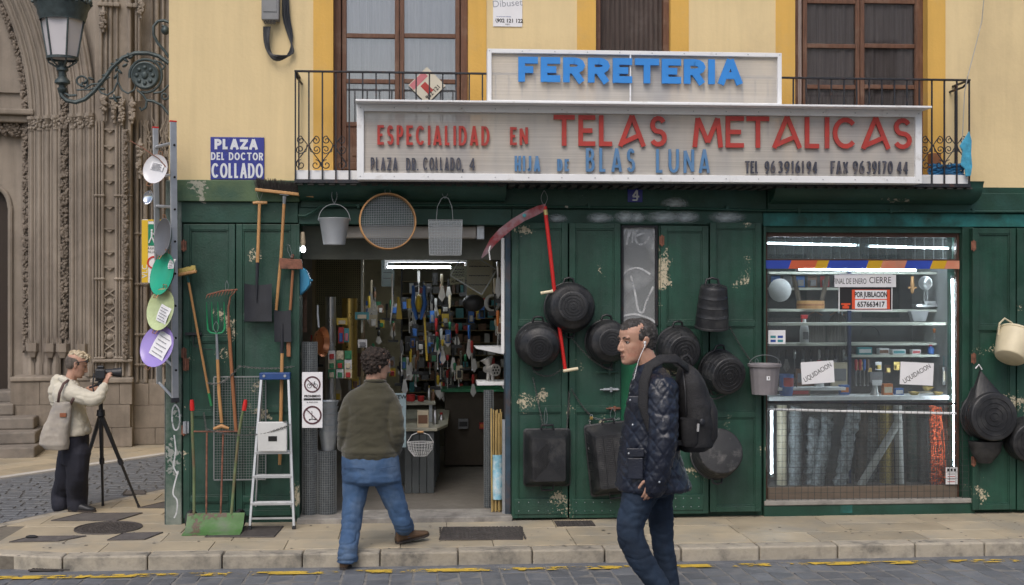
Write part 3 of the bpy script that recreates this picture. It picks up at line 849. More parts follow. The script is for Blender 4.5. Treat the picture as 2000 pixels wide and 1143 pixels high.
# ---- balcony doors (upper floor windows)
m_pane=glass('old window glass',(.97,.98,.98),.12,.03)
m_curtain=mk('pale grey voile curtain',(.60,.57,.58),.9,var=.2,vs=2,wood=(30,30,.3),bump=.3)
m_curtain_b=mk('brown grey curtain',(.50,.41,.385),.9,var=.25,vs=2,wood=(25,25,.4),bump=.3)
def balcony_door(pa,pb,leafs,bars,ybot_panel,curtain,topz=zdoor,pad=.005):
 a,b_=X(pa),X(pb)
 q=MB();jw=.065
 q.b(a,a+jw,.10,.2,zsl,topz);q.b(b_-jw,b_,.10,.2,zsl,topz);q.b(a+jw,b_-jw,.10,.2,topz-.08,topz)
 w=q.build('balcony_door',m_wood_dk,bld,bevel=.006)
 for la,lb in leafs:
  x0,x1=X(la,.12),X(lb,.12);sw=.04
  ztb=topz-.085;zb=zsl+.05
  q=MB();q.b(x0,x0+sw,.115,.16,zb,ztb);q.b(x1-sw,x1,.115,.16,zb,ztb)
  zs=[ztb]
  for v in bars:
   zc=Z(v,(la+lb)/2,.12);q.b(x0+sw,x1-sw,.118,.158,zc-.02,zc+.02)
   if zc<ztb:zs.append(zc)
  q.b(x0+sw,x1-sw,.118,.158,ztb-.05,ztb);q.b(x0+sw,x1-sw,.118,.158,zb,zb+.07)
  q.build('leaf_frame',m_wood_dk,w,bevel=.005)
  zp=Z(ybot_panel,la,.12)
  for i in range(len(zs)):
   hi_,lo_=zs[i],(zs[i+1]if i+1<len(zs)else zp)
   if lo_<zp:lo_=zp
   if hi_-lo_<.04:continue
   q=MB();q.b(x0+sw,x1-sw,.136,.14,lo_+.019,hi_-.019);q.build('pane',m_pane,w)
  q=MB();q.b(x0+sw,x1-sw,.13,.15,zb+.07,zp+.02);q.b(x0+sw+.05,x1-sw-.05,.12,.131,zb+.12,zp-.05);q.build('door_panel',m_wood_dk,w,bevel=.004)
  # curtain folds behind the panes
 q=MB();n_=60;x0,x1=a+.07,b_-.07;vs=[]
 for i in range(n_+1):
  x=x0+(x1-x0)*i/n_;yv=.175+.014*math.sin(i*1.25)+.006*math.sin(i*.47)
  vs+=[(x,yv,zsl+.1),(x,yv,topz)]
 q.add(vs,[(2*i,2*i+2,2*i+3,2*i+1)for i in range(n_)])
 q.build('curtain',curtain,w,smooth='all')
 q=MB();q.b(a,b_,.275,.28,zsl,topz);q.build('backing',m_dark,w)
 return w
balcony_door(650,915,[(668,780),(781,898)],[-100,70,159,243],248,m_curtain)
balcony_door(1552,1812,[(1568,1679),(1680,1795)],[3,90,170],252,m_curtain_b)
a,b_=wins[1]
q=MB();q.b(a,a+.055,.06,.2,zsl,zdoor);q.b(b_-.055,b_,.06,.2,zsl,zdoor);sw_=q.build('balcony_door',m_wood_dk,bld,bevel=.005)
z=zsl+.02;m_blind=mk('dark brown roller blind',(.055,.038,.032),.7,var=.4,vs=2,wood=(18,18,.5),bump=.3,c2=(.11,.09,.08),c2amt=.4,c2s=3)
vs=[];q=MB();n_=26
for i in range(n_+1):
 x=a+.055+(b_-a-.11)*i/n_;yv=.13+(.006 if i%2 else 0)
 vs+=[(x,yv,zsl),(x,yv,zdoor)]
q.add(vs,[(2*i,2*i+2,2*i+3,2*i+1)for i in range(n_)]);q.build('slatted_blind',m_blind,sw_)
# ---- balcony
bal=thing('balcony','long black iron balcony railing on white edged slab across the upper floor','balcony',(X(1235),-.2,zsl))
BY=-.33
bx0,bx1=X(575,BY),X(1895,BY)
zb0=Z(353,577,BY)
q=MB();q.b(bx0+.01,bx1-.01,BY+.02,-.001,zb0+.012,zsl);q.build('slab',m_white,bal,bevel=.003)
q=MB();q.b(bx0,bx1,BY-.012,-.001,zb0-.018,zb0+.0115);q.build('slab_edge',m_iron,bal)
q=MB();x=bx0+.02
while x<bx1-.02:
 q.b(x,x+.05,BY+.0,-.02,zb0-.034,zb0-.0185);x+=.09
q.build('dentil',mk('dark dentil',(.05,.05,.045),.8),bal)  # dark toned blocks under the white slab
zr=Z(139,577,BY)
q=MB();q.b(bx0,bx1,BY-.012,BY+.018,zr-.008,zr+.008);q.b(bx0,bx0+.022,BY+.0185,-.001,zr-.0085,zr+.0075);q.b(bx1-.022,bx1,BY+.0185,-.001,zr-.0085,zr+.0075);q.build('top_rail',m_iron,bal,bevel=.003)
nb=52;balm=None
for i in range(nb+1):
 x=bx0+.008+(bx1-bx0-.016)*i/nb
 if balm is None:
  q=MB();q.b(-.0062,.0062,-.0062,.0062,zb0+.0115,zr-.008);balm=q.mesh('baluster',Vector());balm.materials.append(m_iron)
 o=bpy.data.objects.new('baluster',balm);S.collection.objects.link(o);o.parent=bal;o.location=Vector((x,BY+.003,0))-ROOT[bal];ROOT[o]=Vector()
for xx in(bx0+.01,bx1-.01):
 o=bpy.data.objects.new('baluster',balm);S.collection.objects.link(o);o.parent=bal;o.location=Vector((xx,-.05,0))-ROOT[bal]
q=MB();q.tube([(bx0+.01,BY+.02,zr-.01),(bx0+.02,BY+.05,zr-.05),(bx0+.03,-.0,zr-.05)],.01,6)
q.tube([(bx1-.01,BY+.02,zr-.01),(bx1-.03,BY+.08,zr-.05),(bx1-.04,-.0,zr-.05)],.01,6);q.build('wall_stay',m_iron,bal,kind='stuff')
def spiral(cx,cz,r0,turns,a0,dirn=1,n=22):
 out=[]
 for i in range(n+1):
  t=i/n;a=a0+dirn*turns*2*PI*t;rr=r0*(1-.82*t)
  out.append((cx+rr*math.cos(a),BY+.005,cz+rr*math.sin(a)))
 return out
def scrollwork(pc):
 c=X(pc,BY);zz=lambda v:Z(v,pc,BY)
 q=MB();k=.0046
 for s in(-1,1):
  q.tube(spiral(c+s*.062,zz(274),.036,1.3,PI/2 if s>0 else PI/2,-s),k,5)
  q.tube(spiral(c+s*.068,zz(292),.036,1.3,-PI/2,s),k,5)
  q.tube(spiral(c+s*.062,zz(322),.044,1.3,PI/2,-s),k,5)
  q.tube([(c+s*.062,BY+.005,zz(274)+.036),(c+s*.01,BY+.005,zz(282)),(c+s*.02,BY+.005,zz(296)),(c+s*.068,BY+.005,zz(292)-.036)],k,5)
  q.tube([(c,BY+.005,zz(283)),(c+s*.045,BY+.005,zz(300)),(c+s*.105,BY+.005,zz(318)),(c+s*.107,BY+.005,zz(326))],k,5)
 return q.build('scrollwork',m_iron,bal,smooth=True)
for pc in(602,652,1822,1868):scrollwork(pc)
# rope over the right balcony corner, blue bag hanging there
q=MB();rp_=[W(1924,-30,-.1),W(1918,40,-.12),W(1903,100,-.2),W(1890,150,BY-.02),W(1884,180,BY-.02),W(1880,265,BY-.02),W(1879,300,BY-.02)]
q.tube(rp_,.005,6);tag(q.build('rope',mk('pale twisted rope',(.45,.42,.36),.9,bs=300,bump=.8),loc=rp_[0]),'thin pale rope hanging down over the right end of the balcony','rope')
bgp=[(1893,256),(1898,275),(1897,300),(1899,325),(1896,344),(1886,345),(1884,330),(1876,322),(1880,295),(1874,285)]
q=MB();pts=[(W(a,b_,BY-.03).x,W(a,b_,BY-.03).z)for a,b_ in bgp];q.prism(pts,BY-.035,BY-.02)
tag(q.build('plastic_bag',mk('sky blue plastic bag',(.06,.32,.48),.45,var=.35,vs=14,bump=.8,bs=20),loc=(pts[0][0],BY,pts[0][1]),bevel=.006),'crumpled sky blue plastic bag tied at right balcony corner','bag')
q=MB()
for i in range(40):
 r=random.Random(i);q.tube([W(1812+r.uniform(0,75),326+r.uniform(-6,16),-.25+r.uniform(-.05,.05))for _ in range(4)],.008,5)
tag(q.build('blue_net',mk('blue netting',(.03,.18,.38),.6),loc=W(1850,340,-.25)),'bundle of blue netting on the balcony floor at the right','netting')
q=MB();q.b(X(1816,-.15),X(1834,-.15),-.2,-.1,zsl,Z(300,1825,-.15));tag(q.build('wooden_board',m_wood_md,loc=W(1825,335,-.15),bevel=.004),'orange brown board leaning on the balcony floor at right','board')
# house across the square behind the camera (it shows in the right hand panes)
ob=thing('opposite_house','plain plastered house across the square reflected in the right balcony window','building',(20,-27,0))
q=MB();q.b(6.5,36,-36,-27,-.4,15);q.build('wall',mk('far tan plaster',(.42,.34,.28),.9,var=.1),ob)
for i in range(9):
 for j in range(4):
  q=MB();q.b(8+i*3,9.2+i*3,-27,-26.95,1.2+j*3.4,3.2+j*3.4);q.build('window',m_dark,ob)
  # === cathedral across the side street
ca_a=R_(12)
CA=RT*math.cos(ca_a)+FW*math.sin(ca_a)
CY=FW*math.cos(ca_a)-RT*math.sin(ca_a)
CO=P(160,571.5,15.9);CO.z=0
MC=Matrix(((CA.x,CY.x,0,CO.x),(CA.y,CY.y,0,CO.y),(0,0,1,0),(0,0,0,1)))
def ca(px):return(px-160)/151.0
def ch(py):return 2+(HY-py)/151.0
cath=thing('cathedral','carved gothic limestone church portal with clustered shafts and pointed arches','church',(CO.x,CO.y,0))
def cmb():
 q=MB();q.M=MC;return q
def jd(px): # depth of the splayed jamb

 return .62*max(0,min(1,(185-px)/150.0))
q=cmb();q.b(ca(30),9,.66,1.2,0,12);q.b(-9,ca(-170),.66,1.2,0,12);q.b(ca(-170),ca(30),.66,1.2,ch(170),12)
# tudor arched doorway at the far left
poly=[(ca(30),ch(170)),(ca(30),0),(ca(9),0),(ca(9),ch(400))]+arc(ca(-22),ch(400),.20,.26,0,80,6)+[(ca(-70),ch(352)),(ca(-118),ch(361))]+[(ca(-149),ch(400)),(ca(-149),0),(ca(-170),0),(ca(-170),ch(170))]
q.prism(poly,.70,.78)
q.build('wall',m_stone,cath)
q=cmb();q.prism([(ca(10),0),(ca(10),ch(400)),(ca(-10),ch(356)),(ca(-130),ch(356)),(ca(-150),ch(400)),(ca(-150),0)],.79,.84);q.build('dark_doorway',mk('dark doorway fill',(.03,.02,.014),.7,wood=(20,20,1)),cath)  # dark sheet standing in for the unlit interior behind the arch
q=cmb();q.tube([(ca(10),.69,0),(ca(10),.69,ch(400))]+[(a,.69,b_)for a,b_ in arc(ca(-22),ch(400),.205,.27,0,85,6)]+[(ca(-110),.69,ch(352))],.035,8);q.build('door_moulding',m_stone,cath,smooth=True)
# string course and carved frieze left of the jamb (y 200-250)
q=cmb();q.add([],[]);q.b(-3,ca(64),.52,.68,ch(232),ch(218));q.b(-3,ca(60),.45,.66,ch(218)+.001,ch(206));q.build('string_course',m_stone,cath,bevel=.02)
q=cmb();r=random.Random(2)
for i in range(420):
 q.ball((r.uniform(-2,ca(58)),.60+r.uniform(0,.05),r.uniform(ch(258),ch(234))),(r.uniform(.012,.035),.03,r.uniform(.012,.03)),6,rot=(0,r.uniform(-1,1),0))
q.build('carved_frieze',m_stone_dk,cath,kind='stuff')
# splayed jamb wall
q=cmb()
pts=[(ca(185),0.04),(ca(30),.68),(ca(30),.9),(ca(185),.9)]
q.slab(pts,0,12);q.build('jamb_wall',m_stone,cath)
shafts=[]
px=50;k=0;r=random.Random(4)
while px<184:
 if not(116<px<130):
  big=k%3==1
  shafts.append((px,(4.2 if big else(2.4 if k%3==0 else 3.0))/151,big))
 px+=6.6 if k%3==1 else 5.2;k+=1
zcap,zbase=ch(248),ch(690)
for px,rr,big in shafts:
 a,y=ca(px),jd(px)-.03-(.02 if big else 0)
 q=cmb();q.tube([(a,y,zbase if big else ch(735)),(a,y,zcap if big else ch(222))],rr,8)
 if big:q.tube([(a,y,ch(735)),(a,y,ch(712)),(a,y,ch(708)),(a,y,ch(700)),(a,y,zbase)],[rr*1.9,rr*1.9,rr*1.4,rr*1.6,rr*1.05],8)
 q.build('shaft',m_stone,cath,smooth=True)
 if big:
  q=cmb();q.tube([(a,y,zcap-.01),(a,y,zcap+.02),(a,y,zcap+.025),(a,y,ch(228)),(a,y,ch(227)),(a,y,ch(221))],[rr*1.5,rr*1.5,rr,rr*2.0,rr*2.3,rr*2.3],8)
  for i in range(14):q.ball((a+r.uniform(-1.7,1.7)*rr,y-rr*1.2,r.uniform(ch(246),ch(228))),r.uniform(.012,.024),5)
  q.build('capital',m_stone,cath,smooth=True)
  # archivolt above
 R0=ca(px)-ca(-520);q=cmb()
 pts=[(ca(-520)+R0*math.cos(t),y+.02,ch(222)+R0*math.sin(t))for t in[R_(i*3.2)for i in range(14)]]
 q.tube(pts,rr*1.05,7);q.build('archivolt_rib',m_stone,cath,smooth=True)
def foliage(a0,a1,z0,z1,y,n,nm='carved_foliage',arcR=None,seed=1):
 q=cmb();r=random.Random(seed)
 for i in range(n):
  z=r.uniform(z0,z1);a=r.uniform(a0,a1)
  if arcR is not None and z>ch(222):
   R0=a-ca(-520);dz=z-ch(222);a=ca(-520)+math.sqrt(max(.01,R0*R0-dz*dz))
  s=r.uniform(.010,.024)
  q.ball((a,y+r.uniform(-.02,.02),z),(s*1.2,.02,s*r.uniform(.7,1.8)),5,rot=(0,r.uniform(-1.2,1.2),0))
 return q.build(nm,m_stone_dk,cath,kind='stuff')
foliage(ca(36),ca(47),ch(690),ch(-160),.60,1000,seed=1,arcR=1)
foliage(ca(117),ca(129),ch(660),ch(-160),.22,1100,seed=2,arcR=1)
foliage(ca(240),ca(246),ch(700),ch(255),-.10,420,seed=5)
# little statues' canopies above the bases
for px in(60,96,122,160):
 q=cmb();a=ca(px);y=jd(px)-.1
 q.tube([(a,y,ch(700)),(a,y,ch(690)),(a,y,ch(688)),(a,y,ch(672))],[.05,.075,.09,.09],6)
 for i in range(6):q.tube([(a+.075*math.cos(i*PI/3),y+.075*math.sin(i*PI/3),ch(672)),(a+.075*math.cos(i*PI/3),y+.075*math.sin(i*PI/3),ch(660))],[.014,.004],5)
 q.build('canopy',m_stone,cath)
 # buttress between px 184 and 254
q=cmb();q.b(ca(184),ca(254),.0,.66,0,12);q.build('buttress',m_stone,cath,bevel=.01)
for px,rr in((187,2.5),(193,2),(199,3.0),(225,3.2),(231,2.0),(237,2.6),(250,3.4)):
 q=cmb();q.tube([(ca(px),-.03,ch(735)),(ca(px),-.03,ch(236 if px<226 else 200))],rr/151,8)
 for zz in(700,545,382):q.tube([(ca(px),-.03,ch(zz+4)),(ca(px),-.03,ch(zz)),(ca(px),-.03,ch(zz-3))],[rr/151,rr/151+.018,rr/151],8)
 q.build('shaft',m_stone,cath,smooth=True)
 # upper shafts beside the lamp
for px,rr in((196,3),(206,2.4),(214,3.4),(226,2),(268,3),(262,2),(250,3)):
 q=cmb();q.tube([(ca(px),-.02,ch(195)),(ca(px),-.02,11)],rr/151,8);q.build('shaft',m_stone,cath,smooth=True)
 q=cmb();q.b(ca(px)-.04,ca(px)+.04,-.08,.02,ch(12),ch(4));q.build('capital',m_stone,cath,bevel=.012)
for px,y0,y1 in((201,25,55),(272,0,25),(201,190,215),(222,190,232),(236,192,236),(255,200,232),(270,282,340)):
 q=cmb();r=random.Random(px+y0)
 for i in range(26):
  q.ball((ca(px+r.uniform(-5,5)),-.08,ch(r.uniform(y0,y1))),(r.uniform(.015,.035),.04,r.uniform(.015,.03)),6,rot=(0,r.uniform(-1,1),0))
 q.tube([(ca(px),-.07,ch(y1+8)),(ca(px),-.07,ch(y0)),(ca(px),-.07,ch(y0-14))],[.02,.035,.004],6)
 q.build('crocket',m_stone,cath)
 # blind tracery niche
a0,a1=ca(202),ca(222)
q=cmb()
for zt in(250,283,318,350,400,445,490,520):
 q.b(a0,a1,-.035,.0,ch(zt+3),ch(zt));q.prism([(a0+.02,ch(zt+3.2)),(a1-.02,ch(zt+3.2)),((a0+a1)/2,ch(zt+9))],-.03,0)
q.build('ledge',m_stone,cath)
am=(a0+a1)/2
q=cmb()
q.tube([(a0,-.05,ch(236)),(a0,-.05,ch(218)),(am,-.05,ch(202)),(a1,-.05,ch(218)),(a1,-.05,ch(236))],.016,6)
q.tube([(a0+.03,-.04,ch(236))]+[(x,-.04,z)for x,z in arc(am,ch(222),(a1-a0)/2-.03,.09,180,0,8)]+[(a1-.03,-.04,ch(236))],.012,6)
q.build('gable',m_stone,cath,smooth=True)
for i in range(4):
 zc=ch(581+i*35)
 q=cmb()
 q.b(a0-.01,a1+.01,-.004,.0015,zc-.115,zc+.115)
 q.build('niche_back',m_stone_dk,cath)
 q=cmb();s=.055
 for sx in(-1,1):
  q.tube([(am+sx*.075,-.02,zc+.113),(am,-.02,zc+.055),(am-sx*.075,-.02,zc)],.011,5)
  q.tube([(am+sx*.075,-.02,zc),(am+sx*.045,-.02,zc-.03),(am+sx*.05,-.02,zc-.075),(am+sx*.075,-.02,zc-.115)],.011,5)
 q.ball((am,-.008,zc-.055),(.05,.02,.045),8)
 q.build('tracery',m_stone,cath,smooth=True)
 # right bay
q=cmb();q.b(ca(254.5),3.5,.18,.66,0,12);q.build('wall',m_stone,cath)
for px,rr,y in((262,3.4,.1),(270,2.2,.12),(278,4.6,.1),(290,2,.14),(300,4,.12),(312,2.5,.14),(326,4,.12),(345,3,.12),(370,4,.12),(400,4,.12)):
 q=cmb();q.tube([(ca(px),y,ch(750)),(ca(px),y,ch(230)if px<290 else 11)],rr/151,8)
 for zz in(715,655,555,455):q.tube([(ca(px),y,ch(zz+5)),(ca(px),y,ch(zz)),(ca(px),y,ch(zz-3))],[rr/151,rr/151+.022,rr/151],8)
 q.build('shaft',m_stone,cath,smooth=True)
 # bare branches carved vine next to the lamp (dark niche)
q=cmb();r=random.Random(8)
for i in range(26):
 a,z=ca(r.uniform(283,325)),ch(r.uniform(260,330));pts=[(a,.08,z)]
 for j in range(4):a+=r.uniform(-.05,.05);z+=r.uniform(.02,.13);pts.append((a,.08+r.uniform(-.02,.02),z))
 q.tube(pts,[.012,.011,.01,.008,.006],5)
q.build('carved_vine',m_stone,cath,kind='stuff')
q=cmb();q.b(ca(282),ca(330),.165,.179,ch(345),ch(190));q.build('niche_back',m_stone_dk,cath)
# base mouldings and ashlar blocks
q=cmb();q.b(ca(28),ca(184),-.02,.6,ch(744),ch(735));q.b(ca(184)-.02,ca(256),-.10,-.0,ch(708),ch(702));q.b(ca(184)-.04,ca(258),-.16,-.001,ch(748),ch(738));q.build('plinth_moulding',m_stone,cath,bevel=.015)
r=random.Random(6)
m_ash=mk('limestone ashlar',(.26,.222,.184),.85,var=.16,vs=3,bump=.5,bs=26,c2=(.165,.14,.115),c2amt=.5,c2s=2,streak=.25,objrand=.07)
def courses(p0,p1,y,zs,wmin,wmax,seed):
 r=random.Random(seed)
 for i in range(len(zs)-1):
  a=ca(p0)-(0 if i%2 else .15);e=ca(p1)
  while a<e:
   w=r.uniform(wmin,wmax)/151
   x0,x1=max(a,ca(p0)),min(a+w,e)
   if x1-x0>.04:
    q=cmb();d=r.uniform(-.004,.004)
    q.b(x0+.002,x1-.002,y+d,y+.12,max(-.01,ch(zs[i+1]))+.002,ch(zs[i])-.002)
    q.build('stone',m_ash,cath,bevel=.004,seg=1)
   a+=w
courses(28,184,.0,[744.5,790,832,873],70,120,1)
courses(184,256,-.13,[748.5,790,835,873],50,72,2)
courses(256,420,.06,[752,795,840,873],40,90,3)
q=cmb();q.b(ca(28),ca(420),.115,.4,0,ch(744));q.b(ca(184),ca(256),-.012,.2,0,ch(748));q.build('mortar_core',m_stone,cath)
# steps
stepm=mk('worn dark step stone',(.215,.19,.165),.8,var=.2,vs=4,bump=.4,c2=(.12,.11,.10),c2amt=.5)
for i,(pe,zt)in enumerate(((96,.13),(90,.28),(80,.43),(36,.58),(30,.72))):
 yy0=-.95+i*.3
 q=cmb();q.b(ca(-420),ca(pe),yy0,.66,zt-.15+.0005*i,zt);q.build('step',stepm,cath,bevel=.02)
 # === street lamp on the wall
LY=.42
m_lampiron=mk('grey green cast iron',(.055,.075,.078),.5,metal=.3,var=.3,vs=18,bump=.3)
lamp=thing('wall_lamp','ornate grey iron street lamp with frosted lantern on scrolled wall bracket','street lamp',tuple(W(330,150,LY)))
def wl(px,py,dy=0.):return W(px,py,LY+dy)
cl=W(122,80,LY);s=(2400/(LY+D0-.0));pm=1/212.0
def lz(py):return W(122,py,LY).z
def ringb(prof,nm,m,n=24,smooth=True):
 q=MB();q.lathe([(r_,lz(z_))for r_,z_ in prof],n,Matrix.Translation((cl.x,cl.y,0)));return q.build(nm,m,lamp,smooth=smooth)
ringb([(.0,112),(.128,113),(.186,38),(.0,37)],'lamp_glass',mk('frosted lamp glass',(.62,.60,.62),.35,var=.06,vs=2,bump=.02,c2=(.42,.40,.42),c2amt=.3),6,False)
ringb([(.195,42),(.20,36),(.212,30),(.215,22),(.235,14),(.24,8),(.20,6),(.15,-10),(.10,-22),(.03,-34),(.0,-36)],'lamp_hood',m_lampiron)
q=MB();r=random.Random(1)
for i in range(26):
 a=2*PI*i/26;c=(cl.x+.235*math.cos(a),cl.y+.235*math.sin(a))
 for j in range(4):q.ball((c[0]+r.uniform(-.01,.01),c[1]+r.uniform(-.01,.01),lz(8-j*3.5)+r.uniform(-.005,.005)),(.022-j*.003,.022-j*.003,.014),6)
q.build('crown_leaf',m_lampiron,lamp,kind='stuff')
for i in range(6):
 a=2*PI*i/6
 q=MB();q.tube([(cl.x+.130*math.cos(a),cl.y+.130*math.sin(a),lz(113)),(cl.x+.190*math.cos(a),cl.y+.190*math.sin(a),lz(37))],.009,6)
 q.tube([(cl.x+.130*math.cos(a),cl.y+.130*math.sin(a),lz(113)),(cl.x+.12*math.cos(a),cl.y+.12*math.sin(a),lz(122)),(cl.x+.04*math.cos(a),cl.y+.04*math.sin(a),lz(133))],.008,6)
 q.build('cage_bar',m_lampiron,lamp,smooth=True)
q=MB();q.lathe([(.125,lz(112)),(.138,lz(112)),(.138,lz(117)),(.125,lz(117)),(.125,lz(112))],24,Matrix.Translation((cl.x,cl.y,0)));q.build('lower_ring',m_lampiron,lamp,smooth=True)
ringb([(.0,120),(.045,121),(.03,127),(.05,133),(.052,138),(.035,141),(.032,150),(.066,158),(.068,163),(.03,167),(.028,170),(.044,173),(.044,176),(.03,180),(.0,184)],'lamp_stem',m_lampiron,16)
def scr(pts,r_,nm='scroll'):
 q=MB();q.tube([wl(*p)for p in pts],r_,7);q.build(nm,m_lampiron,lamp,smooth=True)
def pspiral(cx,cy,r0,a0,turns,n=22,k=.8):
 return[(cx+r0*(1-k*i/n)*math.cos(R_(a0)+turns*2*PI*i/n),cy+r0*(1-k*i/n)*math.sin(R_(a0)+turns*2*PI*i/n))for i in range(n+1)]
scr([(117,176),(121,188),(131,197),(148,200),(166,194),(184,178),(203,155),(219,132),(240,113),(264,104),(290,104),(310,110),(330,124)],.020,'main_arm')
scr([(122,180),(136,187),(150,186)],.012)
scr(pspiral(158,160,15,60,-1.15),.0095)
scr([(166,173),(178,165),(196,163),(214,150)],.009)
scr([(150,176),(176,175),(200,165)],.008)
scr([(278,178)]+pspiral(284,148,33,100,-.8,20,0.05),.012)
scr([(330,112),(322,100),(308,84),(300,68),(300,52),(308,42),(320,40),(330,44)],.014)
scr([(316,50),(326,54),(330,60)],.012)
scr([(190,170),(198,182),(210,186),(222,178),(230,160),(230,142)],.009)
scr([(230,160),(238,176),(250,183),(262,176),(268,160)],.009)
scr([(268,176),(280,186),(287,197),(285,210),(276,216),(273,210)],.011)
scr([(287,196),(300,198),(316,206),(330,224)],.013)
scr(pspiral(322,187,9,0,1.1),.009)
scr([(300,182),(316,180),(330,166)],.010)
scr([(300,118),(314,122),(322,130),(314,140)],.009)
q=MB();c=wl(323,60);q.ball(tuple(c),.038,14);q.build('boss',m_lampiron,lamp,smooth=True)
c=wl(284,148)
q=MB();Mx=Matrix.Translation(c)@Matrix.Rotation(PI/2,4,'X')
q.lathe([(.0,.028),(.1,.026),(.112,.034),(.122,.03),(.125,.012),(.125,-.012),(.122,-.03),(0,-.026)],28,Mx)
for i in range(8):q.ball((c.x+.07*math.cos(i*PI/4),c.y-.028,c.z+.07*math.sin(i*PI/4)),(.02,.012,.02),6)
q.ball((c.x,c.y-.03,c.z),(.03,.014,.035),8)
q.build('medallion',m_lampiron,lamp,smooth=True)
q=MB();r=random.Random(3)
for px,py in[(196,158),(205,148),(214,138),(222,126),(232,118),(226,150),(228,135),(234,140),(244,128),(256,112),(224,190),(219,192),(226,196),(231,191),(160,168),(168,160),(178,154),(252,108),(200,174),(246,118)]:
 p=wl(px,py);q.ball((p.x,p.y,p.z),(.030,.022,.013),7,rot=(0,r.uniform(-1.2,1.2),0))
q.build('acanthus_leaf',m_lampiron,lamp,kind='stuff')
# === wall furniture
m_grey=mk('grey plastic box',(.23,.235,.24),.5,var=.1,vs=5,bump=.05,c2=(.16,.15,.15),c2amt=.4)
mb_=thing('meter_box','grey electric junction box with numbers on the yellow wall above the street plaque','electric box',tuple(W(530,30)))
q=MB();q.b(X(513),X(547),-.09,-.001,Z(51),Z(-8));q.build('box',m_grey,mb_,bevel=.008)
q=MB();q.b(X(517),X(543),-.096,-.0901,Z(36),Z(-4));q.build('lid',m_grey,mb_,bevel=.004)
fonttext('0688',m_ink,mb_,front(W(527,44,-.0912)),.05,'lettering',bold=.0006)
cb=MB()
for i in range(5):
 o=i*3.2;r=random.Random(i+20)
 pts=[W(515+o,52,-.05),W(516+o*.7,80,-.05-.006*i),W(522+o*.6,100+i,-.06),W(535+o*.6,117-i*2.2,-.06-.008*i),W(552+o*.9,116-i*2,-.05),W(566+o*.6,100,-.045),W(571-o*.6,70,-.03),W(565-o,30,-.03),W(562-o*.7,-30,-.02)]
 # smooth
 fine=[]
 for j in range(len(pts)-1):
  p0,p1,p2,p3=pts[max(j-1,0)],pts[j],pts[j+1],pts[min(j+2,len(pts)-1)]
  for t in(0,.33,.66):fine.append(.5*((2*p1)+(-p0+p2)*t+(2*p0-5*p1+4*p2-p3)*t*t+(-p0+3*p1-3*p2+p3)*t**3))
 fine.append(pts[-1])
 cb.tube(fine,.0085 if i%2 else .006,6)
tag(cb.build('cable_loop',m_blacksteel,loc=W(540,60),smooth=True),'bundle of black cables looping down from the grey junction box','cables')
def plaque(px0,py0,px1,py1,y,mat,label,cat,name='sign',th=.008,bev=.002,loc=None):
 t_=thing(name,label,cat,tuple(W((px0+px1)/2,(py0+py1)/2,y)))
 q=MB();q.b(X(px0,y),X(px1,y),y,y+th,Z(py1,(px0+px1)/2,y),Z(py0,(px0+px1)/2,y));q.build('plate',mat,t_,bevel=bev)
 return t_
m_enblue=mk('cobalt enamel',(.025,.035,.26),.25,var=.1,vs=8,bump=.02,c2=(.05,.04,.06),c2amt=.2,c2s=25)
m_enwhite=mk('white enamel lettering',(.68,.70,.74),.35,var=.03,bump=0)
sp_=plaque(411,268,516,351,-.014,m_enblue,'blue enamel street name plaque PLAZA DEL DOCTOR COLLADO on yellow wall','street sign','street_plaque',.013)
def word(txt,px0,px1,py0,py1,y,th,sw,mat,par,**k):
 pc=(px0+px1)/2
 return letters(txt,X(px0,y),X(px1,y),Z(py1,pc,y),Z(py0,pc,y),y,th,sw,mat,par,**k)
word('PLAZA',419,504,272,292,-.0142,.0012,.023,m_enwhite,sp_,gap=.08)
word('DEL DOCTOR',412,514,298,313,-.0142,.0012,.012,m_enwhite,sp_,gap=.15,narrow=.9)
word('COLLADO',413,514,319,348,-.0142,.0012,.019,m_enwhite,sp_,gap=.09,narrow=.75)
n4=plaque(1226,367,1255,395,-.034,m_enblue,'small blue house number plate 4 above the shutters','house number','number_plate',.012)
word('4',1234,1249,370,390,-.0342,.0012,.016,m_enwhite,n4)
q=MB();p=W(1240,391,-.0342);q.b(p.x-.022,p.x+.022,-.0354,-.0342,p.z-.006,p.z+.006);q.build('underline',m_enwhite,n4)
po=plaque(963,-40,1020,52,-.008,m_paper,'white poster with telephone number 902 121 122 on the wall above the blue shop sign','poster','poster',.006,0)
fonttext('902 121 122',m_ink,po,front(W(996,41,-.0085)),.046,bold=.0012)
fonttext('no envíe más mensajes',m_inkb,po,front(W(984,32.5,-.0085)),.014)
fonttext('Dibuset',mk('faded grey print',(.35,.36,.4),.8),po,front(W(991,7,-.0085),.08),.085,bold=0.0)
q=MB();q.tube([W(969,36,-.009),W(968,40,-.009),W(971,45,-.009)],.0025,5);q.build('telephone_symbol',m_ink,po)
fonttext('VISO',m_ink,po,front(W(991,48,-.0085)),.018)
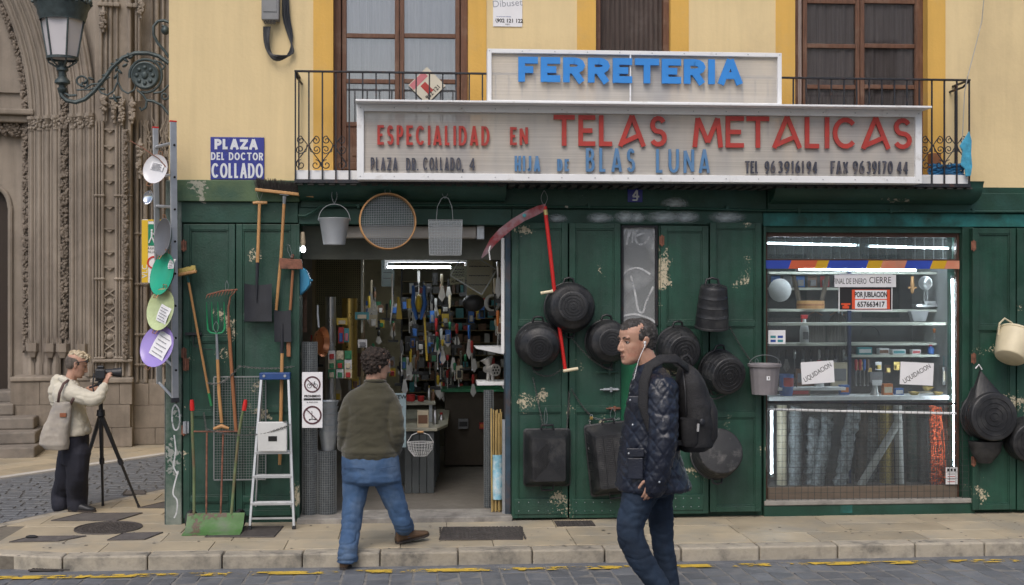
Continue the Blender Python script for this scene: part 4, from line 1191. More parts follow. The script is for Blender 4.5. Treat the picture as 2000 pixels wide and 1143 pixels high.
# === big signs
m_mesh=bpy.data.materials.new('woven metal cloth');m_mesh.use_nodes=True
nt=m_mesh.node_tree;L=nt.links;b0=nt.nodes['Principled BSDF']
b0.inputs['Roughness'].default_value=.6;b0.inputs['Metallic'].default_value=.1
geo=nt.nodes.new('ShaderNodeNewGeometry')
n1=nt.nodes.new('ShaderNodeTexNoise');n1.inputs['Scale'].default_value=1.6;n1.inputs['Detail'].default_value=6
r1=nt.nodes.new('ShaderNodeValToRGB');r1.color_ramp.elements[0].position=.3;r1.color_ramp.elements[1].position=.75
r1.color_ramp.elements[0].color=(.44,.43,.42,1);r1.color_ramp.elements[1].color=(.60,.56,.50,1)
mp2=nt.nodes.new('ShaderNodeMapping');mp2.inputs['Scale'].default_value=(3,1,.6);L.new(geo.outputs['Position'],mp2.inputs['Vector']);L.new(mp2.outputs[0],n1.inputs['Vector']);L.new(n1.outputs['Fac'],r1.inputs[0]);L.new(r1.outputs[0],b0.inputs['Base Color'])
n2=nt.nodes.new('ShaderNodeTexNoise');n2.inputs['Scale'].default_value=1.0;mp3=nt.nodes.new('ShaderNodeMapping');mp3.inputs['Scale'].default_value=(1,1,260);L.new(geo.outputs['Position'],mp3.inputs['Vector']);L.new(mp3.outputs[0],n2.inputs['Vector'])
r3=nt.nodes.new('ShaderNodeMapRange');r3.inputs[1].default_value=.3;r3.inputs[2].default_value=.7;r3.inputs[3].default_value=.70;r3.inputs[4].default_value=.92
L.new(n2.outputs['Fac'],r3.inputs[0]);L.new(r3.outputs[0],b0.inputs['Alpha'])
def sign(px0,px1,pyt,pyb,y,fw,label,hood=False,depth=.16,pcv=None):
 pc=pcv or px0
 x0,x1=X(px0,y),X(px1,y);z1,z0=Z(pyt,pc,y),Z(pyb,pc,y)
 t_=thing('shop_sign',label,'shop sign',((x0+x1)/2,y,z0))
 for nm,bx in(('frame_bar',(x0,x0+fw,y,y+depth,z0,z1)),('frame_bar',(x1-fw,x1,y,y+depth,z0,z1)),('frame_bar',(x0+fw,x1-fw,y,y+depth,z0,z0+fw)),('frame_bar',(x0+fw,x1-fw,y,y+depth,z1-fw,z1))):
  q=MB();q.b(*bx);q.build(nm,m_white,t_,bevel=.003)
 q=MB();q.add([(x0+fw,y+.03,z0+fw),(x1-fw,y+.03,z0+fw),(x1-fw,y+.03,z1-fw),(x0+fw,y+.03,z1-fw)],[(0,1,2,3)]);q.build('mesh_panel',m_mesh,t_)
 # screws along the frame
 q=MB();n_=int((x1-x0)/.28)
 for i in range(n_+1):
  xx=x0+fw/2+(x1-x0-fw)*i/n_
  for zz in(z0+fw/2,z1-fw/2):q.ball((xx,y-.001,zz),.005,6)
 q.build('screw',m_steel,t_,kind='stuff')
 return t_,x0,x1,z0,z1
SY=-.52
s1,sx0,sx1,sz0,sz1=sign(697,1801,203,351,SY,.058,'long mesh shop sign with red words ESPECIALIDAD EN TELAS METALICAS')
q=MB();q.b(sx0-.005,sx1+.03,SY-.14,SY+.16,sz1+.001,sz1+.018);q.build('hood',m_white,s1,bevel=.003)
m_redl=mk('faded red letter',(.43,.045,.035),.6,var=.12,vs=6,bump=.05,c2=(.30,.05,.045),c2amt=.35,c2s=9)
m_bluel=mk('faded blue letter',(.09,.22,.42),.6,var=.15,vs=6,bump=.05,c2=(.14,.22,.33),c2amt=.4,c2s=12)
m_blueb=mk('bright blue letter',(.035,.25,.68),.5,var=.06,vs=6,bump=.03)
m_navyl=mk('weathered slate letter',(.055,.06,.085),.7,var=.3,vs=12,bump=.05,c2=(.16,.14,.14),c2amt=.4,c2s=14)
LYY=SY+.016
for w_ in(('ESPECIALIDAD',737,956,246,284,.022,m_redl,2,.26,.62),('EN',996,1031,249,284,.022,m_redl,2,.26,.7),
 ('TELAS',1081,1302,226,286,.039,m_redl,1,.13,1.),('METALICAS',1352,1780,229,290,.039,m_redl,1,.09,1.),
 ('PLAZA',724,777,308,333,.0125,m_navyl,2,.2,.6),('DR.',793,817,309,333,.0125,m_navyl,2,.18,.6),('COLLADO,',826,905,308,333,.0125,m_navyl,2,.18,.62),('4',916,928,308,333,.0125,m_navyl,2,.18,1.),
 ('HIJA',1005,1055,305,335,.021,m_bluel,2,.28,.6),('DE',1088,1111,311,335,.020,m_bluel,2,.28,.6),
 ('BLAS',1144,1240,290,336,.024,m_bluel,2,.34,.62),('LUNA',1281,1386,292,338,.024,m_bluel,2,.34,.62),
 ('TEL',1455,1481,315,339,.0135,m_navyl,2,.18,.7),('96',1493,1514,315,339,.0135,m_navyl,2,.18,.8),('391',1519,1550,315,339,.0135,m_navyl,2,.18,.8),('61',1553,1570,315,339,.0135,m_navyl,2,.18,.8),('94',1575,1596,315,339,.0135,m_navyl,2,.18,.8),
 ('FAX',1622,1656,315,340,.0135,m_navyl,2,.18,.75),('96',1665,1688,315,340,.0135,m_navyl,2,.18,.8),('391',1692,1719,315,340,.0135,m_navyl,2,.18,.8),('70',1722,1743,315,340,.0135,m_navyl,2,.18,.8),('44',1751,1773,315,340,.0135,m_navyl,2,.18,.8)):
 txt,a,b_,t0,t1,sw,m,st,gp,nr=w_
 word(txt,a,b_,t0,t1,LYY,.014,sw,m,s1,style=st,gap=gp,narrow=nr)
s2,tx0,tx1,tz0,tz1=sign(952,1527,95,203,SY+.04,.035,'upper mesh shop sign with thick blue word FERRETERIA')
word('FERRETERIA',1012,1450,115,163,SY+.05,.025,.056,m_blueb,s2,gap=.09,narrow=1.15)
q=MB();xx=X(1233,SY);q.b(xx-.006,xx+.006,SY+.04,SY+.066,tz0+.035,tz1-.035);q.build('centre_strip',m_white,s2)
for px_ in(720,1000,1300,1600,1780):
 q=MB();xx=X(px_,SY);q.b(xx-.012,xx+.012,SY+.161,BY-.0125,sz1-.06,sz1-.04);q.b(xx-.012,xx+.012,SY+.161,BY-.0125,sz0+.07,sz0+.09);q.build('bracket',m_iron,s1)
q=MB();
for px_ in(1000,1480):
 xx=X(px_,SY);q.b(xx-.012,xx+.012,SY+.201,BY-.0125,tz0+.2,tz0+.22)
q.build('bracket',m_iron,s2)
# diamond estate-agent card behind the railing
dc=W(834,162,-.05)
dt=thing('notice_card','square card hung as a diamond on the left balcony door glass','notice',tuple(dc))
hw=.165
q=MB();q.prism([(dc.x-hw,dc.z),(dc.x,dc.z-hw),(dc.x+hw,dc.z),(dc.x,dc.z+hw)],.085,.09);q.build('card',mk('cream card',(.62,.58,.47),.7,var=.05),dt)
q=MB();q.prism([(dc.x-hw*.95,dc.z),(dc.x-hw*.7,dc.z-hw*.25),(dc.x+hw*.05,dc.z+hw*.5),(dc.x-hw*.2,dc.z+hw*.75)],.0835,.085);q.build('pink_stripe',mk('faded pink print',(.55,.18,.20),.7),dt)
q=MB();q.prism([(dc.x-hw*.35,dc.z-hw*.05),(dc.x+hw*.1,dc.z-hw*.5),(dc.x+hw*.35,dc.z-hw*.25),(dc.x-hw*.1,dc.z+hw*.2)],.0835,.085);q.build('red_print',m_redl,dt)
fonttext('902 121',m_ink,dt,front((dc.x+hw*.33,.083,dc.z-hw*.35),PI/4),.05,bold=.001)
# yellow edged pedestrian street sign at the corner behind the pans
py_=.75
ps=thing('pedestrian_sign','white pedestrian street sign with yellow edge and green panel behind the hanging pans','street sign',tuple(W(300,500,py_)))
q=MB();q.b(X(277,py_),X(322,py_),py_,py_+.02,Z(553,300,py_),Z(429,300,py_));q.build('plate',m_paper,ps,bevel=.004)
q=MB();q.b(X(277,py_),X(289,py_),py_-.004,py_+.0,Z(552,300,py_),Z(430,300,py_));q.b(X(289,py_),X(322,py_),py_-.004,py_,Z(432,300,py_),Z(429,300,py_));q.build('yellow_edge',mk('yellow reflective',(.72,.48,.02),.5,var=.05),ps)
q=MB();q.b(X(289.5,py_),X(304,py_),py_-.004,py_,Z(480,300,py_),Z(438,300,py_));q.build('green_panel',mk('green reflective',(.0,.22,.12),.5,var=.05),ps)
q=MB();c=W(296.5,462,py_-.007)
q.ball((c.x,c.y,c.z+.055),.012,6);q.tube([(c.x,c.y,c.z+.045),(c.x,c.y,c.z)],.010,5);q.tube([(c.x,c.y,c.z),(c.x-.025,c.y,c.z-.06)],.007,5);q.tube([(c.x,c.y,c.z),(c.x+.025,c.y,c.z-.06)],.007,5);q.tube([(c.x,c.y,c.z+.035),(c.x+.03,c.y,c.z+.01)],.006,5)
q.build('walker_symbol',m_enwhite,ps)
fonttext('CARRER\nCALLE P',m_ink,ps,front(W(296,489,py_-.001)),.032)
fonttext('VLC',m_enwhite,ps,front(W(283,530,py_-.005),PI/2),.07)
q=MB();q.lathe([(.045,-.002),(.06,-.002),(.06,.002),(.045,.002),(.045,-.002)],20,front(W(300,513,py_-.003)));q.build('red_ring',m_red,ps)
# === shop interior seen through the door
RX0,RX1,RY1,RZ=-1.75,1.30,6.4,2.95
m_iwall=mk('dim interior plaster',(.46,.41,.27),.9,var=.2,vs=2,c2=(.10,.09,.07),c2amt=.4)
m_ifloor=mk('worn terrazzo floor',(.19,.175,.155),.45,var=.15,vs=5,c2=(.12,.11,.10),c2amt=.4,bump=.1)
q=MB();q.b(RX0,RX1,.29,RY1,-.05,.03);q.build('interior_floor',m_ifloor,kind='structure')
q=MB();q.b(RX0-.1,RX0,.281,RY1,-.05,RZ+.1);q.b(RX1,RX1+.1,.281,RY1,-.05,RZ+.1);q.b(RX0-.1,RX1+.1,RY1+.001,RY1+.1,-.05,RZ+.1);q.build('interior_wall',m_iwall,kind='structure')
q=MB();q.b(RX0-.1,RX1+.1,.281,RY1+.1,RZ+.101,RZ+.2);q.build('interior_ceiling',mk('smoky ceiling',(.26,.24,.19),.9,var=.2,vs=2),kind='structure')
m_tube=emis('fluorescent tube light',(.88,.94,.96),62.0)
def tube_light(px0,px1,py,y,label,es=None,m=None,dz=.05,plate=True):
 a,b_=W(px0,py,y),W(px1,py,y)
 t_=thing('fluorescent_light',label,'tube light',tuple((a+b_)/2),'fluorescent tube lights')
 q=MB();q.tube([(a.x,y,a.z),(b_.x,y,a.z)],.011,10);q.build('tube',m or m_tube,t_,smooth=True)
 q=MB();q.b(a.x-.03,a.x,y-.02,y+.02,a.z-.02,a.z+.05);q.b(b_.x,b_.x+.03,y-.02,y+.02,a.z-.02,a.z+.05)
 if plate:q.b(a.x-.03,b_.x+.03,y-.04,y+.04,a.z+.0505,a.z+.075)
 q.build('fitting',m_white,t_)
 return t_
tube_light(757,908,522,2.2,'long bright fluorescent tube hanging in the shop doorway view')
tube_light(700,860,478,1.6,'added unseen fluorescent tube hidden behind the beam over the doorway',m=emis('added tube light',(.9,.95,1),30.0))  # unseen tube added to brighten the shop interior
tube_light(850,940,640,5.9,'glowing tube standing for a dull reflection above the back shelves of the shop',m=MATS['added tube light'])  # lit tube added where only a dull reflection shows
q=MB();a=W(592,487,-.0);
t_=thing('bulb_lamp','small lit bulb lamp at the top left inside the doorway','lamp',tuple(a))
q.ball(tuple(a),(.022,.022,.030),10);q.build('bulb',emis('bulb light',(.9,.95,1),8),t_,smooth=True)
q=MB();q.tube([a+Vector((0,0,.03)),a+Vector((-.003,0,.06)),a+Vector((-.004,0,.15))],[.02,.028,.018],10);q.build('socket',mk('ivory socket',(.5,.42,.3),.5),t_,smooth=True)
# beam and roller box in the doorway
q=MB();q.b(X(586,.12),X(994,.12),.29,.42,Z(507,800,.3),2.95);q.build('interior_beam',mk('grey green beam',(.13,.135,.11),.8,var=.2),kind='structure')
t_=thing('awning_box','cream roller awning box across the top of the doorway','awning',tuple(W(800,455,.14)))
q=MB();q.b(X(640,.14),X(930,.14),.06,.2,Z(466,800,.14),Z(443,800,.14));q.build('casing',mk('dusty cream casing',(.42,.385,.34),.6,var=.1),t_,bevel=.01)
q=MB();q.b(X(930.5,.14),X(945,.14),.05,.21,Z(468,800,.14),Z(441,800,.14));q.build('end_cap',m_steel,t_,bevel=.004)
PAL=dict(red=(.42,.03,.03),blue=(.03,.12,.38),yellow=(.58,.40,.04),green=(.03,.20,.09),white=(.62,.62,.62),orange=(.55,.16,.03),
 black=(.02,.02,.022),brown=(.16,.08,.045),grey=(.2,.2,.21),silver=(.5,.5,.5),cream=(.55,.48,.35),teal=(.05,.25,.28),copper=(.55,.22,.10),brass=(.50,.36,.12),pink=(.5,.15,.2))
def pm_(c):
 if c in('silver','copper','brass'):return mk('shiny '+c,PAL[c],.3,metal=.9,var=.1,bump=.02)
 return mk(c+' plastic ware',PAL[c],.45,var=.12,vs=8,bump=.03)
def it_card(c,y,px,py,w,h,col,col2,label,group):
 t_=thing('hanging_pack',label,'packet',tuple(W(px,py,y)),group);p=W(px,py,y);w/=200;h/=200
 q=MB();q.b(p.x-w/2,p.x+w/2,y,y+.004,p.z-h/2,p.z+h/2);q.build('backing_card',pm_(col),t_)
 q=MB();q.b(p.x-w*.32,p.x+w*.32,y-.02,y-.0005,p.z-h*.4,p.z+h*.15);q.build('blister',pm_(col2),t_,bevel=.004,seg=1)
def it_tool(px,py,y,L,col,kind,label,group=None):
 """long hanging tool: handle and head"""
 p=W(px,py,y);L/=200
 t_=thing('hanging_tool',label,'tool',tuple(p),group)
 q=MB();q.tube([(p.x,y,p.z+L*.5),(p.x,y,p.z+L*.45),(p.x,y,p.z+L*.15),(p.x,y,p.z+L*.08)],[.010,.016,.014,.008],8);q.build('handle',pm_(col),t_,smooth=True)
 q=MB()
 if kind==0:q.tube([(p.x,y,p.z+L*.08),(p.x,y,p.z-L*.45),(p.x+.004,y,p.z-L*.5)],[.006,.006,.010],6)
 elif kind==1:q.prism([(p.x-.012,p.z+L*.09),(p.x+.012,p.z+L*.09),(p.x+.035,p.z-L*.3),(p.x,p.z-L*.5),(p.x-.03,p.z-L*.3)],y-.003,y+.003)
 else:
  q.tube([(p.x,y,p.z+L*.08),(p.x,y,p.z-L*.4)],.008,6);q.b(p.x-.06,p.x+.05,y-.015,y+.015,p.z-L*.5,p.z-L*.38)
 q.build('head',pm_('silver' if kind<2 else 'black'),t_)
def it_bottle(px,pyb,y,h,r,col,cap,label,group=None,nm='bottle',cat='bottle'):
 p=W(px,pyb,y);h/=200;r/=200
 t_=thing(nm,label,cat,tuple(p),group)
 q=MB();q.lathe([(0,0),(r,0),(r,h*.62),(r*.45,h*.78),(r*.4,h*.86),(0,h*.86)],14,Matrix.Translation(p));q.build('body',pm_(col),t_,smooth=True)
 q=MB();q.lathe([(0,h*.86),(r*.48,h*.86),(r*.48,h),(0,h)],12,Matrix.Translation(p));q.build('cap',pm_(cap),t_,smooth=True)
def it_pot(px,pyb,y,h,r,col,label,group=None):
 p=W(px,pyb,y);h/=200;r/=200
 t_=thing('pot',label,'pot',tuple(p),group)
 q=MB();q.lathe([(0,0),(r*.85,0),(r,h*.15),(r,h),(r*1.06,h),(r*.94,h-.003),(r*.94,h*.2),(0,h*.1)],18,Matrix.Translation(p));q.build('pot_body',pm_(col),t_,smooth=True)
 q=MB();q.tube([(p.x+r,p.y,p.z+h*.8),(p.x+r*1.45,p.y,p.z+h*.75),(p.x+r*1.45,p.y,p.z+h*.35),(p.x+r,p.y,p.z+h*.3)],.006,6);q.build('handle',pm_('black'),t_,smooth=True)
def it_box(px,pyb,y,w,h,d,col,col2,label,group=None,rz=0.):
 p=W(px,pyb,y);w/=200;h/=200;d/=200
 t_=thing('small_box',label,'box',tuple(p),group)
 q=MB();Mx=Matrix.Translation(p)@Matrix.Rotation(rz,4,'Z');q.b(-w/2,w/2,0,d,0,h,Mx);q.build('carton',pm_(col),t_,bevel=.002,seg=1)
 q=MB();q.b(-w*.42,w*.42,-.002,-.0003,h*.25,h*.75,Mx);q.build('print_label',pm_(col2),t_)
cols=list(PAL);r=random.Random(11)
# counter
t_=thing('shop_counter','grey panelled shop counter with pale top inside the door','counter',tuple(G(800,965)))
CYa=1.25
ca0,ca1=X(790,CYa),X(848,CYa)
zt=Z(838,820,CYa)
m_ctr=mk('dark slate counter front',(.07,.08,.085),.6,var=.2,vs=4)
for i in range(9): # vertical boards of the front

 w=(ca1-ca0)/4
 if i<4:q=MB();q.b(ca0+i*w+.002,ca0+(i+1)*w-.002,CYa,CYa+.03,.03,zt-.02);q.build('front_board',m_ctr,t_,bevel=.003,seg=1)
 else:
  yy_=CYa+.032+(i-4)*.34;q=MB();q.b(ca1-.03+(i-4)*.02,ca1+(i-4)*.02,yy_,yy_+.325,.03,zt-.02);q.build('side_board',m_ctr,t_,bevel=.004,seg=1)
q=MB();q.slab([(X(770,CYa),CYa-.04),(ca1+.03,CYa-.04),(ca1+.14,CYa+.35),(ca1+.2,3.2),(X(770,CYa),3.2)],zt-.018,zt+.01);q.build('counter_top',mk('worn pale laminate',(.35,.34,.27),.4,var=.1),t_,bevel=.003)
q=MB();q.b(ca0-.28,ca1-.1,CYa+.6,3.1,.03,zt-.03);q.build('counter_body',m_ctr,t_)
t_=thing('display_shelf','small raised display shelf above the counter holding red pots','shelf',tuple(W(800,790,1.9)))
q=MB();q.b(X(775,1.9),X(850,1.9),1.75,2.1,Z(785,800,1.9)-.02,Z(785,800,1.9));q.build('board',MATS['worn pale laminate'],t_);q=MB();q.b(X(780,1.9),X(786,1.9),1.8,1.84,zt,Z(785,800,1.9)-.021);q.build('bracket',m_steel,t_);q=MB();q.b(X(838,1.9),X(844,1.9),1.8,1.84,zt,Z(785,800,1.9)-.021);q.build('bracket',m_steel,t_)
it_pot(802,784,1.85,14,9,'red','red enamel pot on the raised display shelf, left one')
it_pot(822,784,1.85,11,7,'red','smaller red enamel pot on the raised display shelf')
for i,(px,h,c,c2)in enumerate([(785,24,'brass','black'),(790,30,'green','silver'),(838,34,'silver','brass'),(846,26,'brown','brass')]):
 it_bottle(px,785,2.0,h,4,c,c2,('brass oil can','green oil bottle with silver cap','silver flask with brass stopper','brown bottle with brass stopper')[i]+' on the raised display shelf in the shop')
it_box(826,836,1.3,22,34,10,'cream','brown','upright cream carton with brown print on the end of the counter')
it_bottle(850,834,1.6,40,6,'silver','black','tall silver coffee maker standing on the counter behind the cream carton',nm='coffee_maker',cat='coffee maker')
it_bottle(862,834,2.0,30,6,'silver','red','silver coffee maker with red knob at the far end of the counter',nm='coffee_maker',cat='coffee maker')
# poster NEW
ps=plaque(769,768,793,874,.9,mk('pale blue board',(.28,.38,.42),.5),'tall pale blue board with word NEW hanging inside the door','poster','advert_board')
fonttext('NEW',m_ink,ps,front(W(781,776,.898)),.055,bold=.001)
for i in range(7):
 q=MB();p=W(781,795+i*11,.897);q.b(p.x-.035,p.x+.03-.01*(i%3),.896,.899,p.z-.006,p.z+.006);q.build('print_line',pm_('teal' if i%2 else 'grey'),ps)
 # pegboards on the left wall, panels at upper right
m_peg=mk('olive pegboard',(.20,.18,.10),.8,var=.15,vs=4)
t_=thing('pegboard','olive pegboard partition with punched holes at the upper left inside the shop','pegboard',tuple(W(660,560,1.4)))
q=MB();q.b(X(612,1.4),X(706,1.4),1.4,1.43,Z(690,660,1.4),Z(487,660,1.4));q.build('board',m_peg,t_)
q=MB()
for i in range(22):
 for j in range(26):
  p=W(616+i*4.1,492+j*4.1,1.398);q.b(p.x-.004,p.x+.004,1.396,1.3995,p.z-.004,p.z+.004)
q.build('hole',m_dark,t_,kind='stuff')
q=MB();q.b(X(610,1.38),X(616,1.38),1.37,1.44,.03,2.9);q.b(X(705,1.38),X(710,1.38),1.37,1.44,.03,2.9);q.build('post',mk('old timber post',(.28,.22,.13),.7),t_,kind='stuff')
for(a,b_,c,d,yv,col,lab)in((912,500,962,582,1.5,(.40,.37,.25),'cream chart board hanging at the upper right inside the shop'),(880,520,912,545,1.7,(.22,.24,.17),'small olive card tilted beside the cream chart board'),(745,508,770,560,3.2,(.14,.17,.17),'grey green panel hanging left of the tube light')):
 t2=plaque(a,b,c,d,yv,mk('board '+lab[:9],col,.7),lab,'board','hanging_board')if False else None
 t2=thing('hanging_board',lab,'board',tuple(W((a+c)/2,(b_+d)/2,yv)))
 q=MB();q.b(X(a,yv),X(c,yv),yv,yv+.01,Z(d,a,yv),Z(b_,a,yv));q.build('board',mk('board '+lab[:9],col,.7,c2=tuple(v*.6 for v in col),c2amt=.4,c2s=8),t2)
 for k in range(3):
  q=MB();zz=Z(b_+(d-b_)*(.25+.22*k),a,yv);q.b(X(a,yv)+.02,X(c,yv)-.03,yv-.002,yv-.0003,zz-.005,zz+.005);q.build('print_line',m_ink,t2)
t2=thing('paper_sign','small tilted paper with word ALAERT under the upper right board in the shop','sign',tuple(W(893,549,1.3)))
q=MB();p=W(893,549,1.3);q.b(-.075,.075,-.002,.002,-.03,.03,Matrix.Translation(p)@Matrix.Rotation(-.12,4,'Y'));q.build('paper',mk('aged paper',(.42,.42,.3),.8),t2);fonttext('ALAERT',m_ink,t2,front(p-Vector((0,.004,0)),.12),.035,bold=.001)
# wire mesh sheets hanging tilted
def wire_sheet(px0,py0,px1,py1,y,n,m,label,rot=0.,cat='wire mesh',name='wire_mesh_sheet',frame=True,rr=.0014):
 c=W((px0+px1)/2,(py0+py1)/2,y);w=abs(X(px1,y)-X(px0,y))/2;h=abs(Z(py0,px0,y)-Z(py1,px0,y))/2
 t_=thing(name,label,cat,tuple(c));Mx=Matrix.Translation(c)@Matrix.Rotation(rot,4,'Y')
 q=MB();nx=max(3,int(2*w/n));nz=max(3,int(2*h/n))
 for i in range(nx+1):
  x=-w+2*w*i/nx;q.b(x-rr,x+rr,-rr,rr,-h,h,Mx)
 for j in range(nz+1):
  z=-h+2*h*j/nz;q.b(-w,w,-rr*3,-rr,z-rr,z+rr,Mx)
 q.build('wire',m,t_,kind='stuff')
 if frame:
  q=MB();f=.005
  q.b(-w-f,w+f,-f,f,h,h+2*f,Mx);q.b(-w-f,w+f,-f,f,-h-2*f,-h,Mx);q.b(-w-2*f,-w,-f,f,-h,h,Mx);q.b(w,w+2*f,-f,f,-h,h,Mx)
  q.build('edge_frame',m,t_)
 return t_
wire_sheet(890,505,960,560,1.0,.02,m_wire,'small tilted wire mesh sheet hanging in front of the cream board',.55,rr=.001)
# cylindrical rolls and ducts on the left
for(a,b_,y0_,y1_,yv,col,lab,nm,ct)in((636,656,580,1000,.9,'silver','tall shiny steel stovepipe standing at the left inside the door','stovepipe','pipe'),(668,698,583,740,1.2,'brass','brass coloured mesh roll upright behind the steel pipe','mesh_roll','mesh roll'),(690,712,600,735,1.5,'brown','brown cylinder roll beside the brass roll','mesh_roll','mesh roll')):
 p=W((a+b_)/2,y1_,yv);rad=(X(b_,yv)-X(a,yv))/2;zt_=Z(y0_,a,yv);zb_=max(.03,p.z)
 q=MB();q.lathe([(0,zb_),(rad,zb_)]+[(rad*(1 if k%2 else 1.03),zb_+(zt_-zb_)*k/20)for k in range(21)]+[(rad*.9,zt_),(rad*.9,zt_-.02),(0,zt_-.02)],20,Matrix.Translation((p.x,yv,0)))
 tag(q.build(nm,pm_(col),loc=(p.x,yv,zb_),smooth=True),lab,ct)
 # blue hose reel with yellow core
c=W(818,592,1.1)
t_=thing('extension_reel','bright blue and yellow cable reel hanging in the middle of the doorway','reel',tuple(c))
for s in(-1,1):
 q=MB();q.tube([(c.x+s*.055,1.1,c.z+.17),(c.x+s*.05,1.1,c.z+.08),(c.x+s*.058,1.1,c.z),(c.x+s*.04,1.1,c.z-.08),(c.x+s*.02,1.1,c.z-.16)],[.014,.018,.022,.02,.012],8);q.build('side_arm',pm_('blue'),t_,smooth=True)
q=MB();q.ball((c.x,1.12,c.z),(.034,.10,.09),12);q.build('core',pm_('yellow'),t_,smooth=True)
q=MB();q.tube([(c.x-.05,1.1,c.z+.15),(c.x,1.1,c.z+.17),(c.x+.05,1.1,c.z+.14)],.004,5);q.build('hanger',m_wire,t_)
q=MB();q.tube([(c.x-.09,1.12,c.z+.04),(c.x-.09,1.12,c.z-.05)],.03,10);q.build('knob',pm_('yellow'),t_,smooth=True)
# saws
c=W(774,590,1.4)
t_=thing('hand_saw','hand saw with yellow handle and dark blade hanging above the man','saw',tuple(c))
q=MB();q.prism([(c.x+.0,c.z-.17),(c.x+.06,c.z-.17),(c.x+.03,c.z+.05),(c.x+.01,c.z+.05)],1.39,1.41);q.build('handle',pm_('yellow'),t_,bevel=.006)
q=MB();q.tube([(c.x-.04,1.38,c.z+.28),(c.x-.035,1.38,c.z),(c.x-.06,1.38,c.z-.22)],[.008,.015,.006],6,flat=.3);q.build('blade',pm_('silver'),t_,smooth=True)
q=MB();a=W(829,620,1.15);b_=W(834,705,1.15);q.tube([a,b_],.010,6,flat=.4);tag(q.build('yellow_strap',pm_('yellow'),loc=a),'long yellow strap hanging below the blue reel','strap')
q=MB();c=W(925,592,1.3);q.ball((c.x,c.y,c.z),(.11,.06,.085),14);tag(q.build('black_basin',pm_('black'),loc=tuple(c),smooth=True),'round black rubber basin hanging at the right inside the shop','basin')
q=MB();c=W(962,592,1.0)
for i in range(6):q.tube([(c.x+(.055+.004*i)*math.cos(t*PI/10),1.0+.008*(i%3),c.z+(.07+.005*(i%3))*math.sin(t*PI/10))for t in range(20)],.007,5,closed=True)
tag(q.build('rope_coil',mk('pale rope',(.45,.45,.42),.9),loc=tuple(c),smooth=True),'coil of pale rope hanging at the right door jamb inside','rope')
# copper pan and knives at left jamb
c=W(627,668,.3);t_=thing('copper_pan','shiny copper frying pan hanging just inside the left door jamb','pan',tuple(c))
Mx=Matrix.Translation(c)@Matrix.Rotation(R_(68),4,'Z')@Matrix.Rotation(PI/2,4,'X')
q=MB();q.lathe([(0,-.02),(.10,-.02),(.135,.02),(.138,.02),(.105,-.026),(0,-.026)],24,Mx);q.build('pan_body',pm_('copper'),t_,smooth=True)
q=MB();q.tube([c+Vector((-.02,0,.13)),c+Vector((-.03,0,.25)),c+Vector((-.03,0,.33))],.009,6,flat=.5);q.build('handle',m_steel,t_,smooth=True)
it_card('x',.35,595,600,8,90,'brown','brown','narrow brown strip of sandpaper hanging at the left door jamb',None)
# hanging rows of packs, tools on the left and middle
G1,G2,G3='packs hanging inside the shop','tools hanging inside the shop','small goods on the back shelves of the shop'
def cluster(n,x0,x1,y0,y1,ya,yb,seed,kinds=('card','tool'),colset=cols):
 r=random.Random(seed)
 for i in range(n):
  px,py,yv=r.uniform(x0,x1),r.uniform(y0,y1),r.uniform(ya,yb)
  k=r.choice(kinds);c1,c2=r.choice(colset),r.choice(colset)
  if k=='card':it_card('',yv,px,py,r.uniform(9,17),r.uniform(16,30),c1,c2,'small '+c1+' pack with '+c2+' front hanging inside the dim shop',G1+', '+c1+' '+c2)
  else:kd=r.randint(0,2);it_tool(px,py,yv,r.uniform(30,75),c1,kd,('thin rod tool','trowel like tool','small mallet')[kd]+' with '+c1+' handle hanging in the dim shop',G2+', %s %d'%(c1,kd))
it_card('',.8,668,628,20,13,'yellow','cream','bright yellow tag hanging before the brass roll',None)
it_card('',.8,666,655,10,30,'red','blue','red pack hanging below the yellow tag',None)
it_card('',.8,677,655,9,26,'teal','pink','teal pack hanging beside the red pack',None)
it_card('',.8,707,617,26,14,'teal','cream','pale teal card on the hanging rule at the left of the shop',None)
it_card('',.8,708,671,17,15,'white','grey','white price card below the pale teal card',None)
for i in range(3):
 for j in range(3):it_card('',.7,648+i*16,694+j*18,13,17,('white','cream','green')[(i+j)%3],('red','green','cream')[(i*2+j)%3],'seed packet on the rack at the left inside the door','seed packets on a rack')
q=MB();q.b(X(705,.85),X(709,.85),.85,.86,Z(650,705,.85),Z(480,705,.85));tag(q.build('hanging_rule',mk('pale rule',(.35,.35,.3),.6),loc=W(707,560,.85)),'long pale measuring rule hanging vertically inside the door','rule')
dull=['black','grey','brown','black','brown','green','blue','silver','cream','black','white','yellow']
cluster(42,720,880,560,720,1.6,3.4,5,colset=dull)
cluster(26,780,900,640,760,2.4,4.0,6,('tool','card','tool'),dull)
cluster(20,722,800,690,760,1.6,2.4,7,('card','tool'),['white','yellow','blue','red','green','black','silver','grey'])
cluster(14,640,705,740,830,1.2,1.8,8,('card','tool'),dull)
cluster(12,765,885,560,660,4.0,5.5,17,('card','tool'),['silver','grey','white','black','brown'])
cluster(34,715,960,540,640,2.6,4.2,21,('tool','tool','card'),dull);cluster(22,612,705,590,720,1.8,2.6,22,('tool','card'),['cream','silver','brass','brown','grey','white','red']);cluster(16,850,930,640,760,1.8,2.6,23,('tool',),['red','silver','black','blue','yellow','green'])
cluster(12,965,982,480,660,.5,1.2,9,('tool','card'),['orange','brown','silver','cream','grey'])
cluster(10,850,905,700,800,3.0,3.6,10,('tool',),['red','red','black','silver'])
